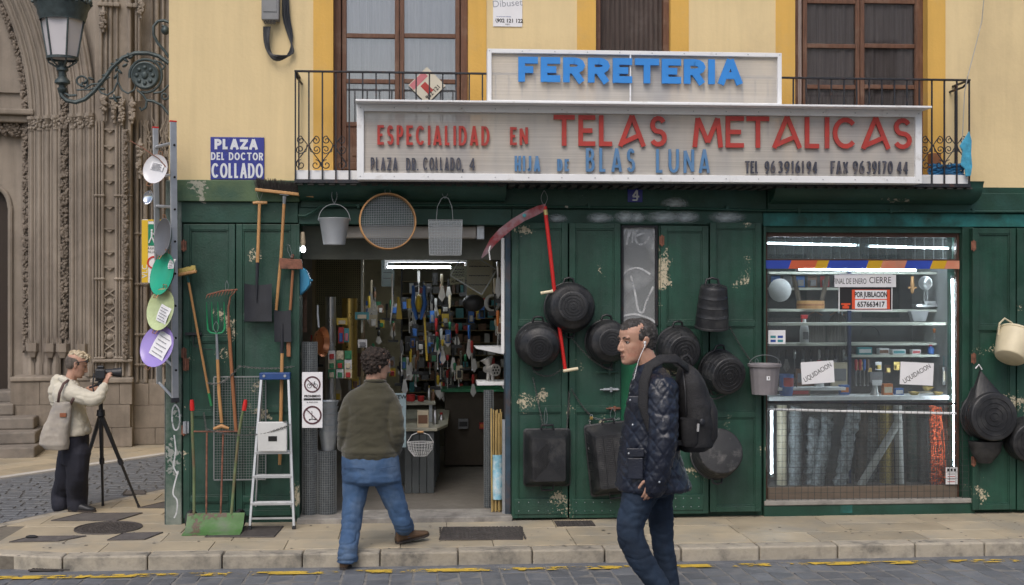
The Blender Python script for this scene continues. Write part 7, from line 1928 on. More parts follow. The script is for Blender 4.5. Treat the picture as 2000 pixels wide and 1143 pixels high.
q=MB();cz=z1_;q.tube([(c.x-.075,-.22,cz),(c.x-.065,-.22,cz+.12),(c.x-.03,-.22,cz+.19),(c.x,-.22,cz+.205),(c.x+.03,-.22,cz+.19),(c.x+.06,-.22,cz+.12),(c.x+.07,-.22,cz)],.0032,6);q.build('handle',m_wire,t_,smooth=True);hook(869,366,388,-.22,t_)
# blue tub at the left jamb
q=MB();pts=[(583,518),(603,522),(605,560),(598,572),(583,582)];c=W(594,550,.05)
q.prism([(W(a,b_,.05).x,W(a,b_,.05).z)for a,b_ in((585,519),(598,527),(606,545),(606,556),(598,567),(585,578))],.01,.16);q.b(c.x+.05,c.x+.075,.06,.08,c.z+.0,c.z+.02)
tag(q.build('blue_funnel',mk('sky blue plastic',(.05,.30,.52),.4,var=.06),loc=c,bevel=.012,seg=3),'sky blue plastic funnel box hanging at the left door jamb','funnel')
# scythe
ys=-.24
t_=thing('scythe','red handled scythe with covered curved blade hanging beside the doorway','scythe',tuple(W(1104,725,ys)))
part('snath',m_red,t_,lambda q:q.tube([W(1064,403,ys),W(1072,470,ys),(W(1082,560,ys)),W(1094,650,ys),W(1104,722,ys)],[.018,.0175,.017,.0165,.016],10))
part('band',mk('brass band',(.6,.5,.2),.4,metal=.5),t_,lambda q:q.tube([W(1065,410,ys),W(1066.5,420,ys)],.0195,10))
for a,b_ in(((1056,573),(1080,569)),((1100,725),(1129,720))):part('grip',m_cream,t_,lambda q:q.tube([W(*a,ys-.02),W((a[0]+b_[0])/2,(a[1]+b_[1])/2,ys-.02),W(*b_,ys-.02)],[.014,.0145,.015],10))
up_=[(1066,398),(1050,402),(1025,413),(1000,428),(975,447),(958,466),(946,488),(940,502)];lo_=[(1063,413),(1048,421),(1024,432),(1003,446),(984,462),(967,478),(952,496),(941,505)]
q=MB();vs=[W(a,b_,ys-.02-.02*math.sin(i/7*PI))for i,(a,b_)in enumerate(up_)]+[W(a,b_,ys-.005)for a,b_ in lo_]+[W(a,b_,ys+.008)for a,b_ in up_]
fs=[(i,i+1,8+i+1,8+i)for i in range(7)]+[(16+i,8+i,8+i+1,16+i+1)for i in range(7)]+[(i,16+i,16+i+1,i+1)for i in range(7)]+[(0,8,16),(7,23,15)]
q.add(vs,fs);q.build('blade_cover',mk('faded red silver cover',(.33,.045,.05),.35,var=.3,vs=3,c2=(.40,.42,.46),c2amt=.75,c2s=3),t_,smooth=True)
q=MB();c=W(1024,421,ys-.05);q.ball((c.x,c.y,c.z),(.017,.003,.017),10);q.build('sticker',pm_('teal'),t_);q=MB();q.tube([W(960,470,ys-.01),W(955,490,ys-.02),W(957,508,ys-.02)],.006,5,flat=.4);q.build('loose_strip',pm_('white'),t_)
hook(1063,372,402,ys,t_,6)
# === rubber tubs and buckets on the right shutters
def tub(px,py,R1,R2,L,d,y,label,ribs=6,handles=True,m=None,par=None,rings=True,spokes=True,name='rubber_tub',dome=False):
 """rim centre at the shutter plane y; the base points along d (world)"""
 c=W(px,py,y);d=Vector(d).normalized()
 zax=d;yax=(UP-zax*zax.dot(UP)).normalized();xax=yax.cross(zax)
 Mx=Matrix(((xax.x,yax.x,zax.x,c.x),(xax.y,yax.y,zax.y,c.y),(xax.z,yax.z,zax.z,c.z),(0,0,0,1)))
 s=1/222;R1*=s;R2*=s;L*=s;m=m or m_rubber
 t_=thing(name,label,'bucket' if m is m_cream else 'rubber tub',tuple(c))
 prof=[(R1*.97,.004),(R1*1.04,0),(R1*1.04,.014),(R1,.018)]
 k_=8
 for i in range(1,k_+1):
  f=i/k_;rr=(R2+(R1-R2)*math.sqrt(max(0,1-f**2.2)))if dome else R1+(R2-R1)*f**1.5
  prof.append((rr,.018+(L-.018)*f*.94))
  if ribs and i%2==0 and i<k_:prof+=[(rr+.0028,.018+(L-.018)*f*.94+.003),(rr+.0028,.018+(L-.018)*f*.94+.006),(rr-.001,.018+(L-.018)*f*.94+.011)]
 prof+=[(R2*.97,L*.985),(R2*.93,L)]
 if rings:
  for f in(.80,.60,.40,.2):prof+=[(R2*f,L),(R2*f-.002,L+.005),(R2*f-.009,L+.005),(R2*f-.011,L-.001)]
 prof.append((0,L))
 q=MB();q.lathe(prof,40,Mx)
 q.lathe([(R1*.97,.004),(R2*.9,L-.01),(0,L-.01)],40,Mx)
 o=q.build('tub_body',m,t_,smooth='all' if False else True)
 if spokes:
  q=MB()
  for k in range(8):
   a=k*PI/4+.2;q.b(R2*.25,R2*.9,-.0025,.0025,L+.0003,L+.004,Mx@Matrix.Rotation(a,4,'Z'))
   q.tube([Mx@Vector((R2*math.cos(a),R2*math.sin(a),L*.96)),Mx@Vector(((R1+(R2-R1)*.35)*math.cos(a),(R1+(R2-R1)*.35)*math.sin(a),L*.5)),Mx@Vector((R1*1.01*math.cos(a),R1*1.01*math.sin(a),.02))],.0035,4)
  q.build('rib',m,t_)
 if handles:
  for s_ in(1,-1):
   q=MB();q.tube([Mx@Vector((-.05,s_*R1*.95,.01)),Mx@Vector((-.036,s_*(R1+.035),.014)),Mx@Vector((0,s_*(R1+.045),.016)),Mx@Vector((.036,s_*(R1+.035),.014)),Mx@Vector((.05,s_*R1*.95,.01))],.010,8);q.build('handle',m,t_,smooth=True)
 return t_,Mx,R1,R2,L
yS=YM-.02
tub(1111,601,48,30,52,(.04,-1,.06),yS,'big round black rubber tub in front of the scythe handle',dome=True)
tub(1050,670,43,27,52,(-.02,-1,-.18),yS,'round black rubber tub below left of the biggest tub by the door',dome=True)
tub(1184,667,42,27,50,(.08,-1,.0),yS,'round black rubber tub behind the passing man head, second shutter',dome=True)
tub(1320,680,44,33,46,(.18,-1,-.15),yS,'black rubber tub hanging upper left above the backpack')
tub(1400,722,41,37,50,(.28,-1,-.22),yS,'black rubber tub with round ribbed base right of the backpack')
tub(1394,890,47,45,44,(.10,-1,.36),yS,'worn black rubber tub with dusty base, lowest on the shutters',rings=False,spokes=False,m=mk('dusty rubber',(.022,.023,.025),.6,var=.25,vs=7,bump=.3,c2=(.13,.125,.12),c2amt=.35,c2s=9))
q=MB();
t_,Mx,a_,b2,l_=tub(1390,640,32,26,82,(.0,-.22,1),yS-.14,'tall black rubber bucket hanging bottom up below the lintel',spokes=False,handles=False)
q=MB();p=W(1390,553,yS-.1);q.tube([(p.x-.07,yS-.12,p.z-.05),(p.x-.05,yS-.12,p.z+.03),(p.x,yS-.12,p.z+.045),(p.x+.05,yS-.12,p.z+.03),(p.x+.07,yS-.12,p.z-.05)],.011,8);q.build('handle',m_rubber,t_,smooth=True)
# far right tub with cone top
t_,Mx,a_,b2,l_=tub(1921,812,48,48,46,(.02,-1,.05),-.06,'large black rubber carrier with ringed base and pointed top at the right',spokes=False,handles=False)
q=MB();c=W(1921,812,-.06);R1=49/222
vs=[]
for k in range(13):
 a=PI*(.02+.96*k/12);vs.append((c.x+R1*math.cos(a),-.09,c.z+R1*math.sin(a)*.95));vs.append((c.x+R1*.96*math.cos(a),-.22,c.z+R1*.9*math.sin(a)))
tip=W(1912,722,-.08);vs.append(tuple(tip+Vector((0,0,.0))));vs.append(tuple(tip+Vector((0,-.04,-.01))))
fs=[]
for k in range(12):fs+=[(2*k,2*k+2,26),(2*k+1,27,2*k+3)]
fs+=[(0,26,27,1),(24,25,27,26)]
q.add(vs,fs);q.build('folded_top',m_rubber,t_,smooth=True)
q=MB();q.tube([W(1905,720,-.1),W(1912,712,-.1),W(1918,722,-.1)],.006,6);q.build('hanging_loop',m_paper,t_,smooth=True)
q=MB();q.loft([(W(1925,862,-.16),RT*.16,FW*.09),(W(1925,885,-.15),RT*.13,FW*.08),(W(1923,904,-.14),RT*.06,FW*.05)],14);q.build('lower_lip',m_rubber,t_,smooth=True)
tub(1996,855,44,40,44,(.0,-1,-.12),-.06,'black rubber tub cut by the right picture edge',spokes=False,handles=False)
# rectangular trays
def tray(px,py,w,h,L,rot,y,label,taper=.70,grid=0):
 c=W(px,py,y);s=1/221;w*=s;h*=s;L*=s
 Mx=Matrix.Translation(c)@Matrix.Rotation(R_(rot),4,'Y')
 t_=thing('rubber_tray',label,'rubber tray',tuple(c))
 def rect(w_,h_,yv,r_=.03):
  out=[]
  for cx,cz,a0 in((w_-r_,h_-r_,0),(-w_+r_,h_-r_,90),(-w_+r_,-h_+r_,180),(w_-r_,-h_+r_,270)):
   for k in range(4):out.append((cx+r_*math.cos(R_(a0+30*k)),yv,cz+r_*math.sin(R_(a0+30*k))))
  return out
 rings=[rect(w/2,h/2,0),rect(w/2*1.02,h/2*1.02,-.004),rect(w/2*1.02,h/2*1.02,-.016),rect(w/2*.98,h/2*.98,-.02),rect(w/2*(taper+.04),h/2*(taper+.07),-L*.93,.028),rect(w/2*taper,h/2*(taper+.04),-L,.022)]
 q=MB();vs=[p for rg in rings for p in rg];fs=[(i*16+k,i*16+(k+1)%16,(i+1)*16+(k+1)%16,(i+1)*16+k)for i in range(5)for k in range(16)]+[tuple(80+k for k in range(16)),tuple(range(15,-1,-1))]
 q.add(vs,fs,Mx);q.build('tray_body',m_rubber,t_,smooth=True)
 q=MB();W_,H_=w/2*taper*.92,h/2*(taper+.04)*.93
 if not grid:
  n_=20
  for k in range(-n_,n_+1): # chevron relief: lines rising and falling

   for sgn in(-1,1):
    o=k*2*H_/n_
    a,b_=(0,o),(sgn*W_,o-W_)
    if abs(a[1])<H_ and abs(b_[1])<H_:q.tube([Mx@Vector((a[0],-L-.001,a[1])),Mx@Vector((b_[0],-L-.001,b_[1]))],.0017,3)
 else:
  for k in range(-3,4):
   z_=k*H_/3.2;q.tube([Mx@Vector((-w/2*.97,-.03,z_*1.25)),Mx@Vector((-W_*1.07,-L*.97,z_)),Mx@Vector((W_*1.07,-L*.97,z_)),Mx@Vector((w/2*.97,-.03,z_*1.25))],.005,5)
  for k in(-1,0,1):q.tube([Mx@Vector((k*W_*.6,-L-.002,H_)),Mx@Vector((k*W_*.6,-L-.002,-H_))],.004,5)
  for k in range(-12,13):q.tube([Mx@Vector((-W_,-L-.001,k*H_/13)),Mx@Vector((W_,-L-.001,k*H_/13))],.0012,3)
 q.build('relief',m_rubber,t_,kind='stuff')
 for s_ in(1,-1):
  q=MB();q.tube([Mx@Vector((-.055,-.03,s_*h/2*.96)),Mx@Vector((-.05,-.035,s_*(h/2+.035))),Mx@Vector((.05,-.035,s_*(h/2+.035))),Mx@Vector((.055,-.03,s_*h/2*.96))],.010,8);q.build('handle',m_rubber,t_,smooth=True)
 return t_
t1=tray(1068,893,90,110,42,0,yS,'rectangular black rubber tray with chevron base hanging on the first shutter')
hook(1066,796,835,yS-.03,t1,3)
t1=tray(1194,895,94,138,44,-6,yS,'larger ribbed black rubber tray half hidden by the passing man',grid=1)
hook(1197,797,822,yS-.03,t1,5)
chain(W(1041,738,yS),W(1060,828,yS-.02),.0,'thin chain hanging down from left tub to the chevron tray');chain(W(1042,725,yS-.05),W(1096,722,yS-.05),.05,'chain loop between the left tub and the scythe handle');chain(W(1117,660,yS-.04),W(1195,722,yS-.02),.05,'chain hanging below the biggest round tub');chain(W(1116,760,yS),W(1155,813,yS),.02,'chain running down to the brass padlock');chain(W(1112,765,yS),W(1107,840,yS),0,'straight chain hanging between the first two shutters');chain(W(1155,815,yS),W(1210,818,yS),.02,'bright chain from padlock to the larger tray',m_wire);chain(W(1152,820,yS),W(1151,878,yS-.06),0,'short chain below the brass padlock');chain(W(1425,638,yS),W(1472,712,yS),.02,'thin chain from tall bucket to the grey bucket');chain(W(1385,780,yS-.05),W(1448,745,yS-.02),.04,'chain loop under the tub right of the backpack')
t_=thing('padlock','small brass padlock on the chain between the shutters','padlock',tuple(W(1155,816,yS)));p=W(1155,814,yS-.01)
q=MB();q.b(p.x-.014,p.x+.014,p.y-.008,p.y+.008,p.z-.026,p.z);q.build('lock_body',pm_('brass'),t_,bevel=.003);q=MB();q.tube([(p.x-.01,p.y,p.z),(p.x-.008,p.y,p.z+.018),(p.x+.008,p.y,p.z+.018),(p.x+.01,p.y,p.z)],.003,5);q.build('shackle',m_steel,t_)
# cream bucket
t_,Mx,a_,b2,l_=tub(1986,652,36,29,58,(-.42,-.35,-.78),-.20,'cream rubber bucket hanging tilted high on the far right shutter',m=m_cream,rings=False,spokes=False,handles=False,ribs=0,name='cream_bucket')
q=MB();q.tube([W(1950,655,-.22),W(1952,632,-.24),(W(1962,622,-.24)),W(1975,630,-.24),W(1990,645,-.22)],.009,8);q.build('handle',m_cream,t_,smooth=True)
# grey ribbed bucket with bail
t_=thing('grey_bucket','ribbed grey plastic bucket with wire handle hanging left of the display window','bucket',tuple(W(1493,770,-.26)))
yg=-.26;c=W(1493,770,yg);zt_=Z(711,1493,yg);m_gb=mk('grey bucket plastic',(.22,.205,.215),.5,var=.1,vs=6)
q=MB();vs=[];n_=60
for(f,hr)in((0,.108),(.95,.132)):
 for k in range(n_):
  rr=hr*(1+(.018 if(k//2)%2 else 0));vs.append((c.x+rr*math.cos(2*PI*k/n_),yg+rr*math.sin(2*PI*k/n_),c.z+(zt_-c.z)*f))
q.add(vs,[(k,(k+1)%n_,n_+(k+1)%n_,n_+k)for k in range(n_)]+[tuple(range(n_-1,-1,-1))]);q.build('bucket_body',m_gb,t_)
q=MB();q.lathe([(.128,zt_-.03),(.146,zt_-.022),(.148,zt_),(.14,zt_+.003),(.132,zt_-.004),(.126,zt_-.02),(.1,c.z+.02),(0,c.z+.015)],36,Matrix.Translation((c.x,yg,0)));q.build('rim',m_gb,t_,smooth=True)
q=MB();q.tube([(c.x+.142*math.cos(PI*k/16),yg-.02,zt_-.005+.085*math.sin(PI*k/16))for k in range(17)],.003,6);q.build('bail_handle',m_wire,t_,smooth=True)
q=MB();q.b(c.x-.016,c.x+.014,yg-.126,yg-.123,c.z+.13,c.z+.165);q.build('sticker',m_paper,t_);q=MB();q.b(c.x-.002,c.x+.006,yg-.127,yg-.1265,c.z+.138,c.z+.158);q.build('sticker_print',m_ink,t_)
hook(1478,700,712,yg,t_,3)
# graffiti: spray strokes on strip, lintel and pilaster
m_spray=bpy.data.materials.new('white spray paint');m_spray.use_nodes=True
nt=m_spray.node_tree;b0=nt.nodes['Principled BSDF'];b0.inputs['Base Color'].default_value=(.74,.76,.78,1);b0.inputs['Roughness'].default_value=.7
no=nt.nodes.new('ShaderNodeTexNoise');no.inputs['Scale'].default_value=9;no.inputs['Detail'].default_value=6
rp=nt.nodes.new('ShaderNodeValToRGB');rp.color_ramp.elements[0].position=.25;rp.color_ramp.elements[1].position=.62;rp.color_ramp.elements[1].color=(.8,.8,.8,1);nt.links.new(no.outputs['Fac'],rp.inputs[0]);nt.links.new(rp.outputs[0],b0.inputs['Alpha'])
geo=nt.nodes.new('ShaderNodeNewGeometry');nt.links.new(geo.outputs['Position'],no.inputs['Vector'])
def spray(pts,w,y,q):
 P3=[(W(a,b_,y).x,W(a,b_,y).z)for a,b_ in pts];fine=[]
 for j in range(len(P3)-1):
  p0,p1,p2,p3=[Vector(P3[max(0,min(len(P3)-1,j+o))])for o in(-1,0,1,2)]
  for t in(0,.25,.5,.75):fine.append(tuple(.5*((2*p1)+(-p0+p2)*t+(2*p0-5*p1+4*p2-p3)*t*t+(-p0+3*p1-3*p2+p3)*t**3)))
 fine.append(P3[-1]);q.strip(fine,w,y,y+.0004)
q=MB();ys_=.0185
for k,pts in enumerate((((1213,470),(1222,448),(1228,452),(1224,478)),((1228,462),(1233,448),(1238,446),(1234,474)),((1238,462),(1250,458),(1262,452),(1258,444),(1246,446),(1240,462),(1246,476),(1258,476),(1270,462)),((1272,442),(1278,456),(1274,486)),((1232,538),(1240,570),(1246,604),(1256,610),(1262,590),(1276,560)),((1215,540),(1226,528),(1248,524),(1270,536)),((1214,618),(1240,614),(1268,622),(1280,630)))):q=MB();spray(pts,.018,ys_-.0006*k,q);q.build('graffiti',m_spray,bld)
m_soft=bpy.data.materials.new('soft white overspray');m_soft.use_nodes=True
nt=m_soft.node_tree;b0=nt.nodes['Principled BSDF'];b0.inputs['Base Color'].default_value=(.50,.56,.58,1);b0.inputs['Roughness'].default_value=.8
tc=nt.nodes.new('ShaderNodeTexCoord');gr=nt.nodes.new('ShaderNodeTexGradient');gr.gradient_type='SPHERICAL';nt.links.new(tc.outputs['Object'],gr.inputs[0])
no=nt.nodes.new('ShaderNodeTexNoise');no.inputs['Scale'].default_value=2.5;no.inputs['Detail'].default_value=5;nt.links.new(tc.outputs['Object'],no.inputs[0])
ml=nt.nodes.new('ShaderNodeMath');ml.operation='MULTIPLY';nt.links.new(gr.outputs['Fac'],ml.inputs[0]);nt.links.new(no.outputs['Fac'],ml.inputs[1]);m2=nt.nodes.new('ShaderNodeMath');m2.operation='MULTIPLY';m2.inputs[1].default_value=2.0;m2.use_clamp=True;nt.links.new(ml.outputs[0],m2.inputs[0]);nt.links.new(m2.outputs[0],b0.inputs['Alpha'])
k=0
for px_,py_,a_,b2 in((1172,428,30,14),(1088,428,22,11),(1222,416,26,24),(1298,412,44,26),(1340,420,30,20),(1420,424,40,14),(1318,398,30,14),(1245,426,18,14)):
 c=W(px_,py_,-.0315 if py_>410 else-.0215);me=bpy.data.meshes.new('overspray');me.from_pydata([(-1,0,-1),(1,0,-1),(1,0,1),(-1,0,1)],[],[(0,1,2,3)]);me.materials.append(m_soft)
 z0_=max(Z(437,1200,-.031),c.z-b2/221);z1_=c.z+b2/221
 if py_>410:z1_=min(Z(410,1200,-.03),z1_)
 o=bpy.data.objects.new('overspray',me);S.collection.objects.link(o);o.parent=bld;o.location=(c.x,c.y-.0005*k,(z0_+z1_)/2);o.scale=(a_/221,1,(z1_-z0_)/2);ROOT[o]=Vector();k+=1
q=MB();yp=-.0515
for kk,pts in enumerate((((342,790),(337,800),(336,820),(340,838),(347,838),(351,822),(349,800),(342,790)),((340,850),(343,880),(339,910),(346,925)),((348,920),(341,945),(338,965),(346,978),(345,1000),(340,1012)))):q=MB();spray(pts,.012,yp-.0006*kk,q);q.build('graffiti',m_spray,bld)
q=MB();fonttext('CHELSI',m_ink,bld,front(W(328,860,-.0415),-PI/2),.07)
# === people
def sculpt(mb,name,m,parent,voxel=.008,disp=None,it=3,label=None):
 me=mb.mesh(name+'_tmp',Vector((0,0,0)));o=bpy.data.objects.new('tmp',me);S.collection.objects.link(o)
 rm=o.modifiers.new('r','REMESH');rm.mode='VOXEL';rm.voxel_size=voxel
 sm_=o.modifiers.new('s','SMOOTH');sm_.iterations=it;sm_.factor=.5
 ev=o.evaluated_get(bpy.context.evaluated_depsgraph_get());nm=bpy.data.meshes.new_from_object(ev)
 bpy.data.objects.remove(o)
 if disp:
  cos=[v.co.copy()for v in nm.vertices];ns=[v.normal.copy()for v in nm.vertices]
  for v,c,n_ in zip(nm.vertices,cos,ns):v.co=c+n_*disp(c,n_)
 nm.transform(Matrix.Translation(-ROOT[parent]));nm.name=name
 nm.polygons.foreach_set('use_smooth',[True]*len(nm.polygons))
 nm.materials.clear();nm.materials.append(m)
 ob=bpy.data.objects.new(name,nm);S.collection.objects.link(ob);ob.parent=parent;ROOT[ob]=ROOT[parent]
 if label:ob['label']=label
 return ob
def nz3(c,sx,sy,sz):return mnoise.noise(Vector((c.x*sx,c.y*sy,c.z*sz)))
def limb(q,pts,rs,n=14,sub=4,end=True):
 """smooth tapered limb through world points"""
 fp,fr=[],[]
 for j in range(len(pts)-1):
  a=[pts[max(0,min(len(pts)-1,j+o))]for o in(-1,0,1,2)];p0,p1,p2,p3=[Vector(v)for v in a]
  for k in range(sub):
   t=k/sub;fp.append(.5*((2*p1)+(-p0+p2)*t+(2*p0-5*p1+4*p2-p3)*t*t+(-p0+3*p1-3*p2+p3)*t**3));fr.append(rs[j]+(rs[j+1]-rs[j])*t)
 fp.append(Vector(pts[-1]));fr.append(rs[-1])
 q.tube(fp,fr,n);q.ball(tuple(fp[0]),fr[0]*.99,12)
 if end:q.ball(tuple(fp[-1]),fr[-1]*.99,12)
def head_matrix(c,fwd,pitch=0.,k=1.,roll=0.):
 f=Vector(fwd).normalized();l=UP.cross(f).normalized();u=f.cross(l)
 M_=Matrix(((f.x,l.x,u.x,c.x),(f.y,l.y,u.y,c.y),(f.z,l.z,u.z,c.z),(0,0,0,1)))
 return M_@Matrix.Rotation(pitch,4,'Y')@Matrix.Rotation(roll,4,'X')@Matrix.Diagonal((k,k,k,1))
def head(q,M):
 q.loft([((x,0,z),(rx,0,0),(0,ry,0))for z,x,rx,ry in((-.117,.052,.018,.016),(-.110,.047,.036,.030),(-.094,.036,.052,.043),(-.074,.026,.062,.051),(-.052,.019,.069,.057),(-.028,.010,.080,.062),(-.004,.000,.089,.066),(.022,-.006,.098,.071),(.050,-.010,.102,.075),(.076,-.013,.095,.070),(.098,-.015,.074,.056),(.112,-.015,.044,.034),(.118,-.015,.012,.010))],26,M,power=2.25)
 q.ball((-.035,0,-.015),(.062,.058,.060),16,M);q.ball((.076,0,-.101),(.014,.017,.012),10,M)
 for s in(-1,1):
  q.ball((.080,s*.028,.026),(.013,.026,.008),10,M);q.ball((.096,s*.0120,-.041),(.010,.0080,.0075),8,M)
  q.loft([((-.004,s*.064,-.034),(.007,0,0),(0,.006,0)),((-.007,s*.071,-.018),(.013,0,.0),(0,.006,0)),((-.013,s*.077,.006),(.018,0,0),(0,.006,0)),((-.014,s*.079,.020),(.017,0,0),(0,.006,0)),((-.012,s*.078,.030),(.008,0,0),(0,.004,0))],10,M)
 q.tube([M@Vector(p)for p in((.084,0,.020),(.096,0,.002),(.105,0,-.020),(.109,0,-.036),(.098,0,-.045))],[.007,.0075,.0090,.0098,.007],8)
 q.tube([M@Vector(p)for p in((.074,0,.018),(.084,0,.0),(.092,0,-.018),(.095,0,-.034),(.086,0,-.044))],[.009,.0105,.0135,.0145,.011],10)
 q.ball((.0865,0,-.0675),(.006,.020,.0042),10,M);q.ball((.0845,0,-.0765),(.006,.017,.005),10,M)
def headdisp(M):
 Mi=M.inverted()
 def f(c,n_):
  p=Mi@c;d=0
  if p.x>.03 and abs(p.y)<.075 and-.12<p.z<.06:
   for s in(-1,1):
    d-=.0085*math.exp(-(((p.y-s*.031)/.019)**2+((p.z-.004)/.012)**2));d-=.003*math.exp(-(((p.y-s*.052)/.014)**2+((p.z+.055)/.022)**2))
    d-=.0022*math.exp(-(((abs(p.y)-.030-(-.035-p.z)*.25)/.004)**2+((p.z+.052)/.018)**2))*.5
   d-=.0035*math.exp(-((p.y/.022)**2+((p.z+.090)/.006)**2))+.0018*math.exp(-((p.y/.024)**2+((p.z+.0720)/.0022)**2))
  if p.x<.02 and abs(p.y)>.071 and abs(p.z)<.028:d-=.004*math.exp(-(((p.x+.008)/.007)**2+((p.z-.004)/.012)**2))
  return d
 return f
def crease(c,s,sz,k=7):
 v=mnoise.noise(Vector((c.x*s,c.y*s,c.z*sz)));return max(0,1-abs(v)*k)
def face_bits(t_,M,k=1.,brow=(.05,.04,.035),eye=True,lip=(.35,.15,.12)):
 for s in(-1,1):
  if eye:
   q=MB();q.ball((.0735,s*.031,.004),.0105,12,M);e=q.build('eye',mk('eye white',(.40,.36,.34),.2,bump=0),t_,smooth='all')
   q=MB();q.ball((.0803,s*.032,.004),(.0058,.0068,.0068),10,M);q.build('iris',mk('dark iris',(.02,.015,.012),.15,bump=0),e,smooth='all')
   q=MB();q.tube([M@Vector(p)for p in((.070,s*.045,.006),(.0795,s*.039,.0105),(.0838,s*.031,.0118),(.082,s*.020,.008))],.0032,6);q.build('eyelid',mk('eyelid skin',(.36,.19,.13),.6),t_,smooth=True)
  q=MB();q.tube([M@Vector(p)for p in((.072,s*.050,.022),(.086,s*.040,.029),(.0915,s*.028,.028),(.092,s*.013,.022))],[.0015,.0034,.0042,.003],6);q.build('eyebrow',mk('brow hair %.2f'%brow[0],brow,.8),t_,smooth=True)
 q=MB();q.ball((.0900,0,-.0682),(.0025,.018,.0026),8,M);q.ball((.0880,0,-.0755),(.003,.015,.0036),8,M);q.build('lips',mk('lips %.2f'%lip[0],lip,.6,bump=0),t_,smooth='all')
def hand(q,wrist,fdir,palm_n,curl=.5,k=1.,side=1):
 """palm, four unequal bent fingers and a thumb; fdir = finger direction, palm_n = out of the palm"""
 f=Vector(fdir).normalized();n=Vector(palm_n);n=(n-f*n.dot(f)).normalized();w=f.cross(n)*side
 W0=Vector(wrist)
 q.loft([(W0,w*.024*k,n*.018*k),(W0+f*.03*k,w*.034*k,n*.016*k),(W0+f*.075*k,w*.040*k,n*.014*k),(W0+f*.092*k,w*.038*k,n*.011*k)],12)
 for i,L in enumerate((.070,.080,.074,.058)):
  b_=W0+f*(.082-.004*abs(i-1))*k+w*(.029-.0195*i)*k;pts=[b_];a=0
  for seg in(.45,.32,.25):
   a+=curl*(.6 if seg==.45 else 1.);d=f*math.cos(a)+n*math.sin(a);pts.append(pts[-1]+d*L*seg*k)
  q.tube(pts,[.0092*k,.0086*k,.0078*k,.0064*k],8);q.ball(tuple(pts[-1]),.0064*k,8)
 b_=W0+f*.022*k+w*.026*k;d1=(f*.55+w*.75+n*.35).normalized();d2=(f*.85+w*.25+n*.5*curl).normalized()
 q.tube([b_,b_+d1*.038*k,b_+d1*.038*k+d2*.028*k,b_+d1*.038*k+d2*.048*k],[.0135*k,.0105*k,.0092*k,.007*k],8)
def shoe(t_,heel,fwd,m,L=.28,pitch=0.,sole=None):
 f=Vector(fwd).normalized();l=UP.cross(f).normalized();u=f.cross(l);c=Vector(heel)
 M_=Matrix(((f.x,l.x,u.x,c.x),(f.y,l.y,u.y,c.y),(f.z,l.z,u.z,c.z),(0,0,0,1)))@Matrix.Rotation(pitch,4,'Y')
 q=MB();k=L/.28
 q.loft([((0,0,.03),(0,.030*k,0),(0,0,.022)),((.02*k,0,.055),(0,.036*k,0),(0,0,.052)),((.08*k,0,.052),(0,.037*k,0),(0,0,.050)),((.14*k,0,.040),(0,.042*k,0),(0,0,.038)),((.21*k,0,.030),(0,.048*k,0),(0,0,.026)),((.265*k,0,.024),(0,.034*k,0),(0,0,.018)),((.282*k,0,.022),(0,.014*k,0),(0,0,.010))],16,M_)
 s=q.build('shoe',m,t_,smooth='all')
 q=MB();q.loft([((-.004,0,0),(0,.028*k,0),(.001,0,0)),((-.004,0,0),(0,.030*k,0),(0,0,0.001))],8,M_)
 out=[(-.005,.02),(.02,.036),(.08,.036),(.14,.042),(.21,.050),(.262,.038),(.288,.010)]
 poly=[(a*k,b_*k)for a,b_ in out]+[(a*k,-b_*k)for a,b_ in out[::-1]]
 q=MB();n_=len(poly);q.add([(a,b_,0)for a,b_ in poly]+[(a,b_,.016)for a,b_ in poly],[tuple(range(n_)),tuple(range(2*n_-1,n_-1,-1))]+[(i,(i+1)%n_,(i+1)%n_+n_,i+n_)for i in range(n_)],M_);q.build('sole',sole or mk('shoe sole',(.05,.04,.035),.8),s)
def hairshell(t_,M,balls,m,amp=.006,fr=60,voxel=.005,name='hair',cut=None):
 q=MB()
 for c,r_ in balls:q.ball(c,r_,20,M)
 return sculpt(q,name,m,t_,voxel,lambda c,n_:amp*(mnoise.noise(c*fr)+.5*mnoise.noise(c*fr*2.3)),1)
m_skin=mk('warm skin',(.47,.27,.19),.5,var=.10,vs=14,bump=.06,bs=160,c2=(.40,.16,.11),c2amt=.3,c2s=10)
m_skin2=mk('pale skin',(.50,.29,.21),.5,var=.08,vs=14,bump=.05,bs=160,c2=(.42,.19,.14),c2amt=.35,c2s=10)
# --- man in the green sweatshirt walking to the shop
d1=9.58
p1=lambda px,py,dz=0.:P(px,py,d1+dz)
man=thing('person','man seen from behind in olive green sweatshirt and blue jeans stepping onto the pavement','person',tuple(G(735,1100,-.1)))
fd=(FW*math.cos(R_(58))+RT*math.sin(R_(58))).normalized()
HM=head_matrix(p1(737,712),fd,.16,1.02)
q=MB();head(q,HM)
limb(q,[p1(733,722,.0),p1(728,750,.0),p1(724,775,.0)],[.060,.062,.075])
q.loft([(p1(726,765),RT*.15,FW*.08),(p1(724,790),RT*.19,FW*.1),(p1(722,850),RT*.18,FW*.11),(p1(724,900),RT*.18,FW*.12),(p1(724,935),RT*.17,FW*.11)],16)
limb(q,[p1(690,782),p1(678,838,.03),p1(686,885,.16)],[.045,.04,.03],10);limb(q,[p1(760,782),p1(770,850,.0),p1(764,885,.16)],[.045,.04,.03],10)
hand(q,p1(692,880,.16),-UP+RT*.2,-FW,.4,.9);hand(q,p1(768,885,.16),-UP-RT*.2,-FW,.4,.9,-1)
la,ra=G(680,1108,-.11)-Vector((0,.05,0)),G(796,1060,0.)
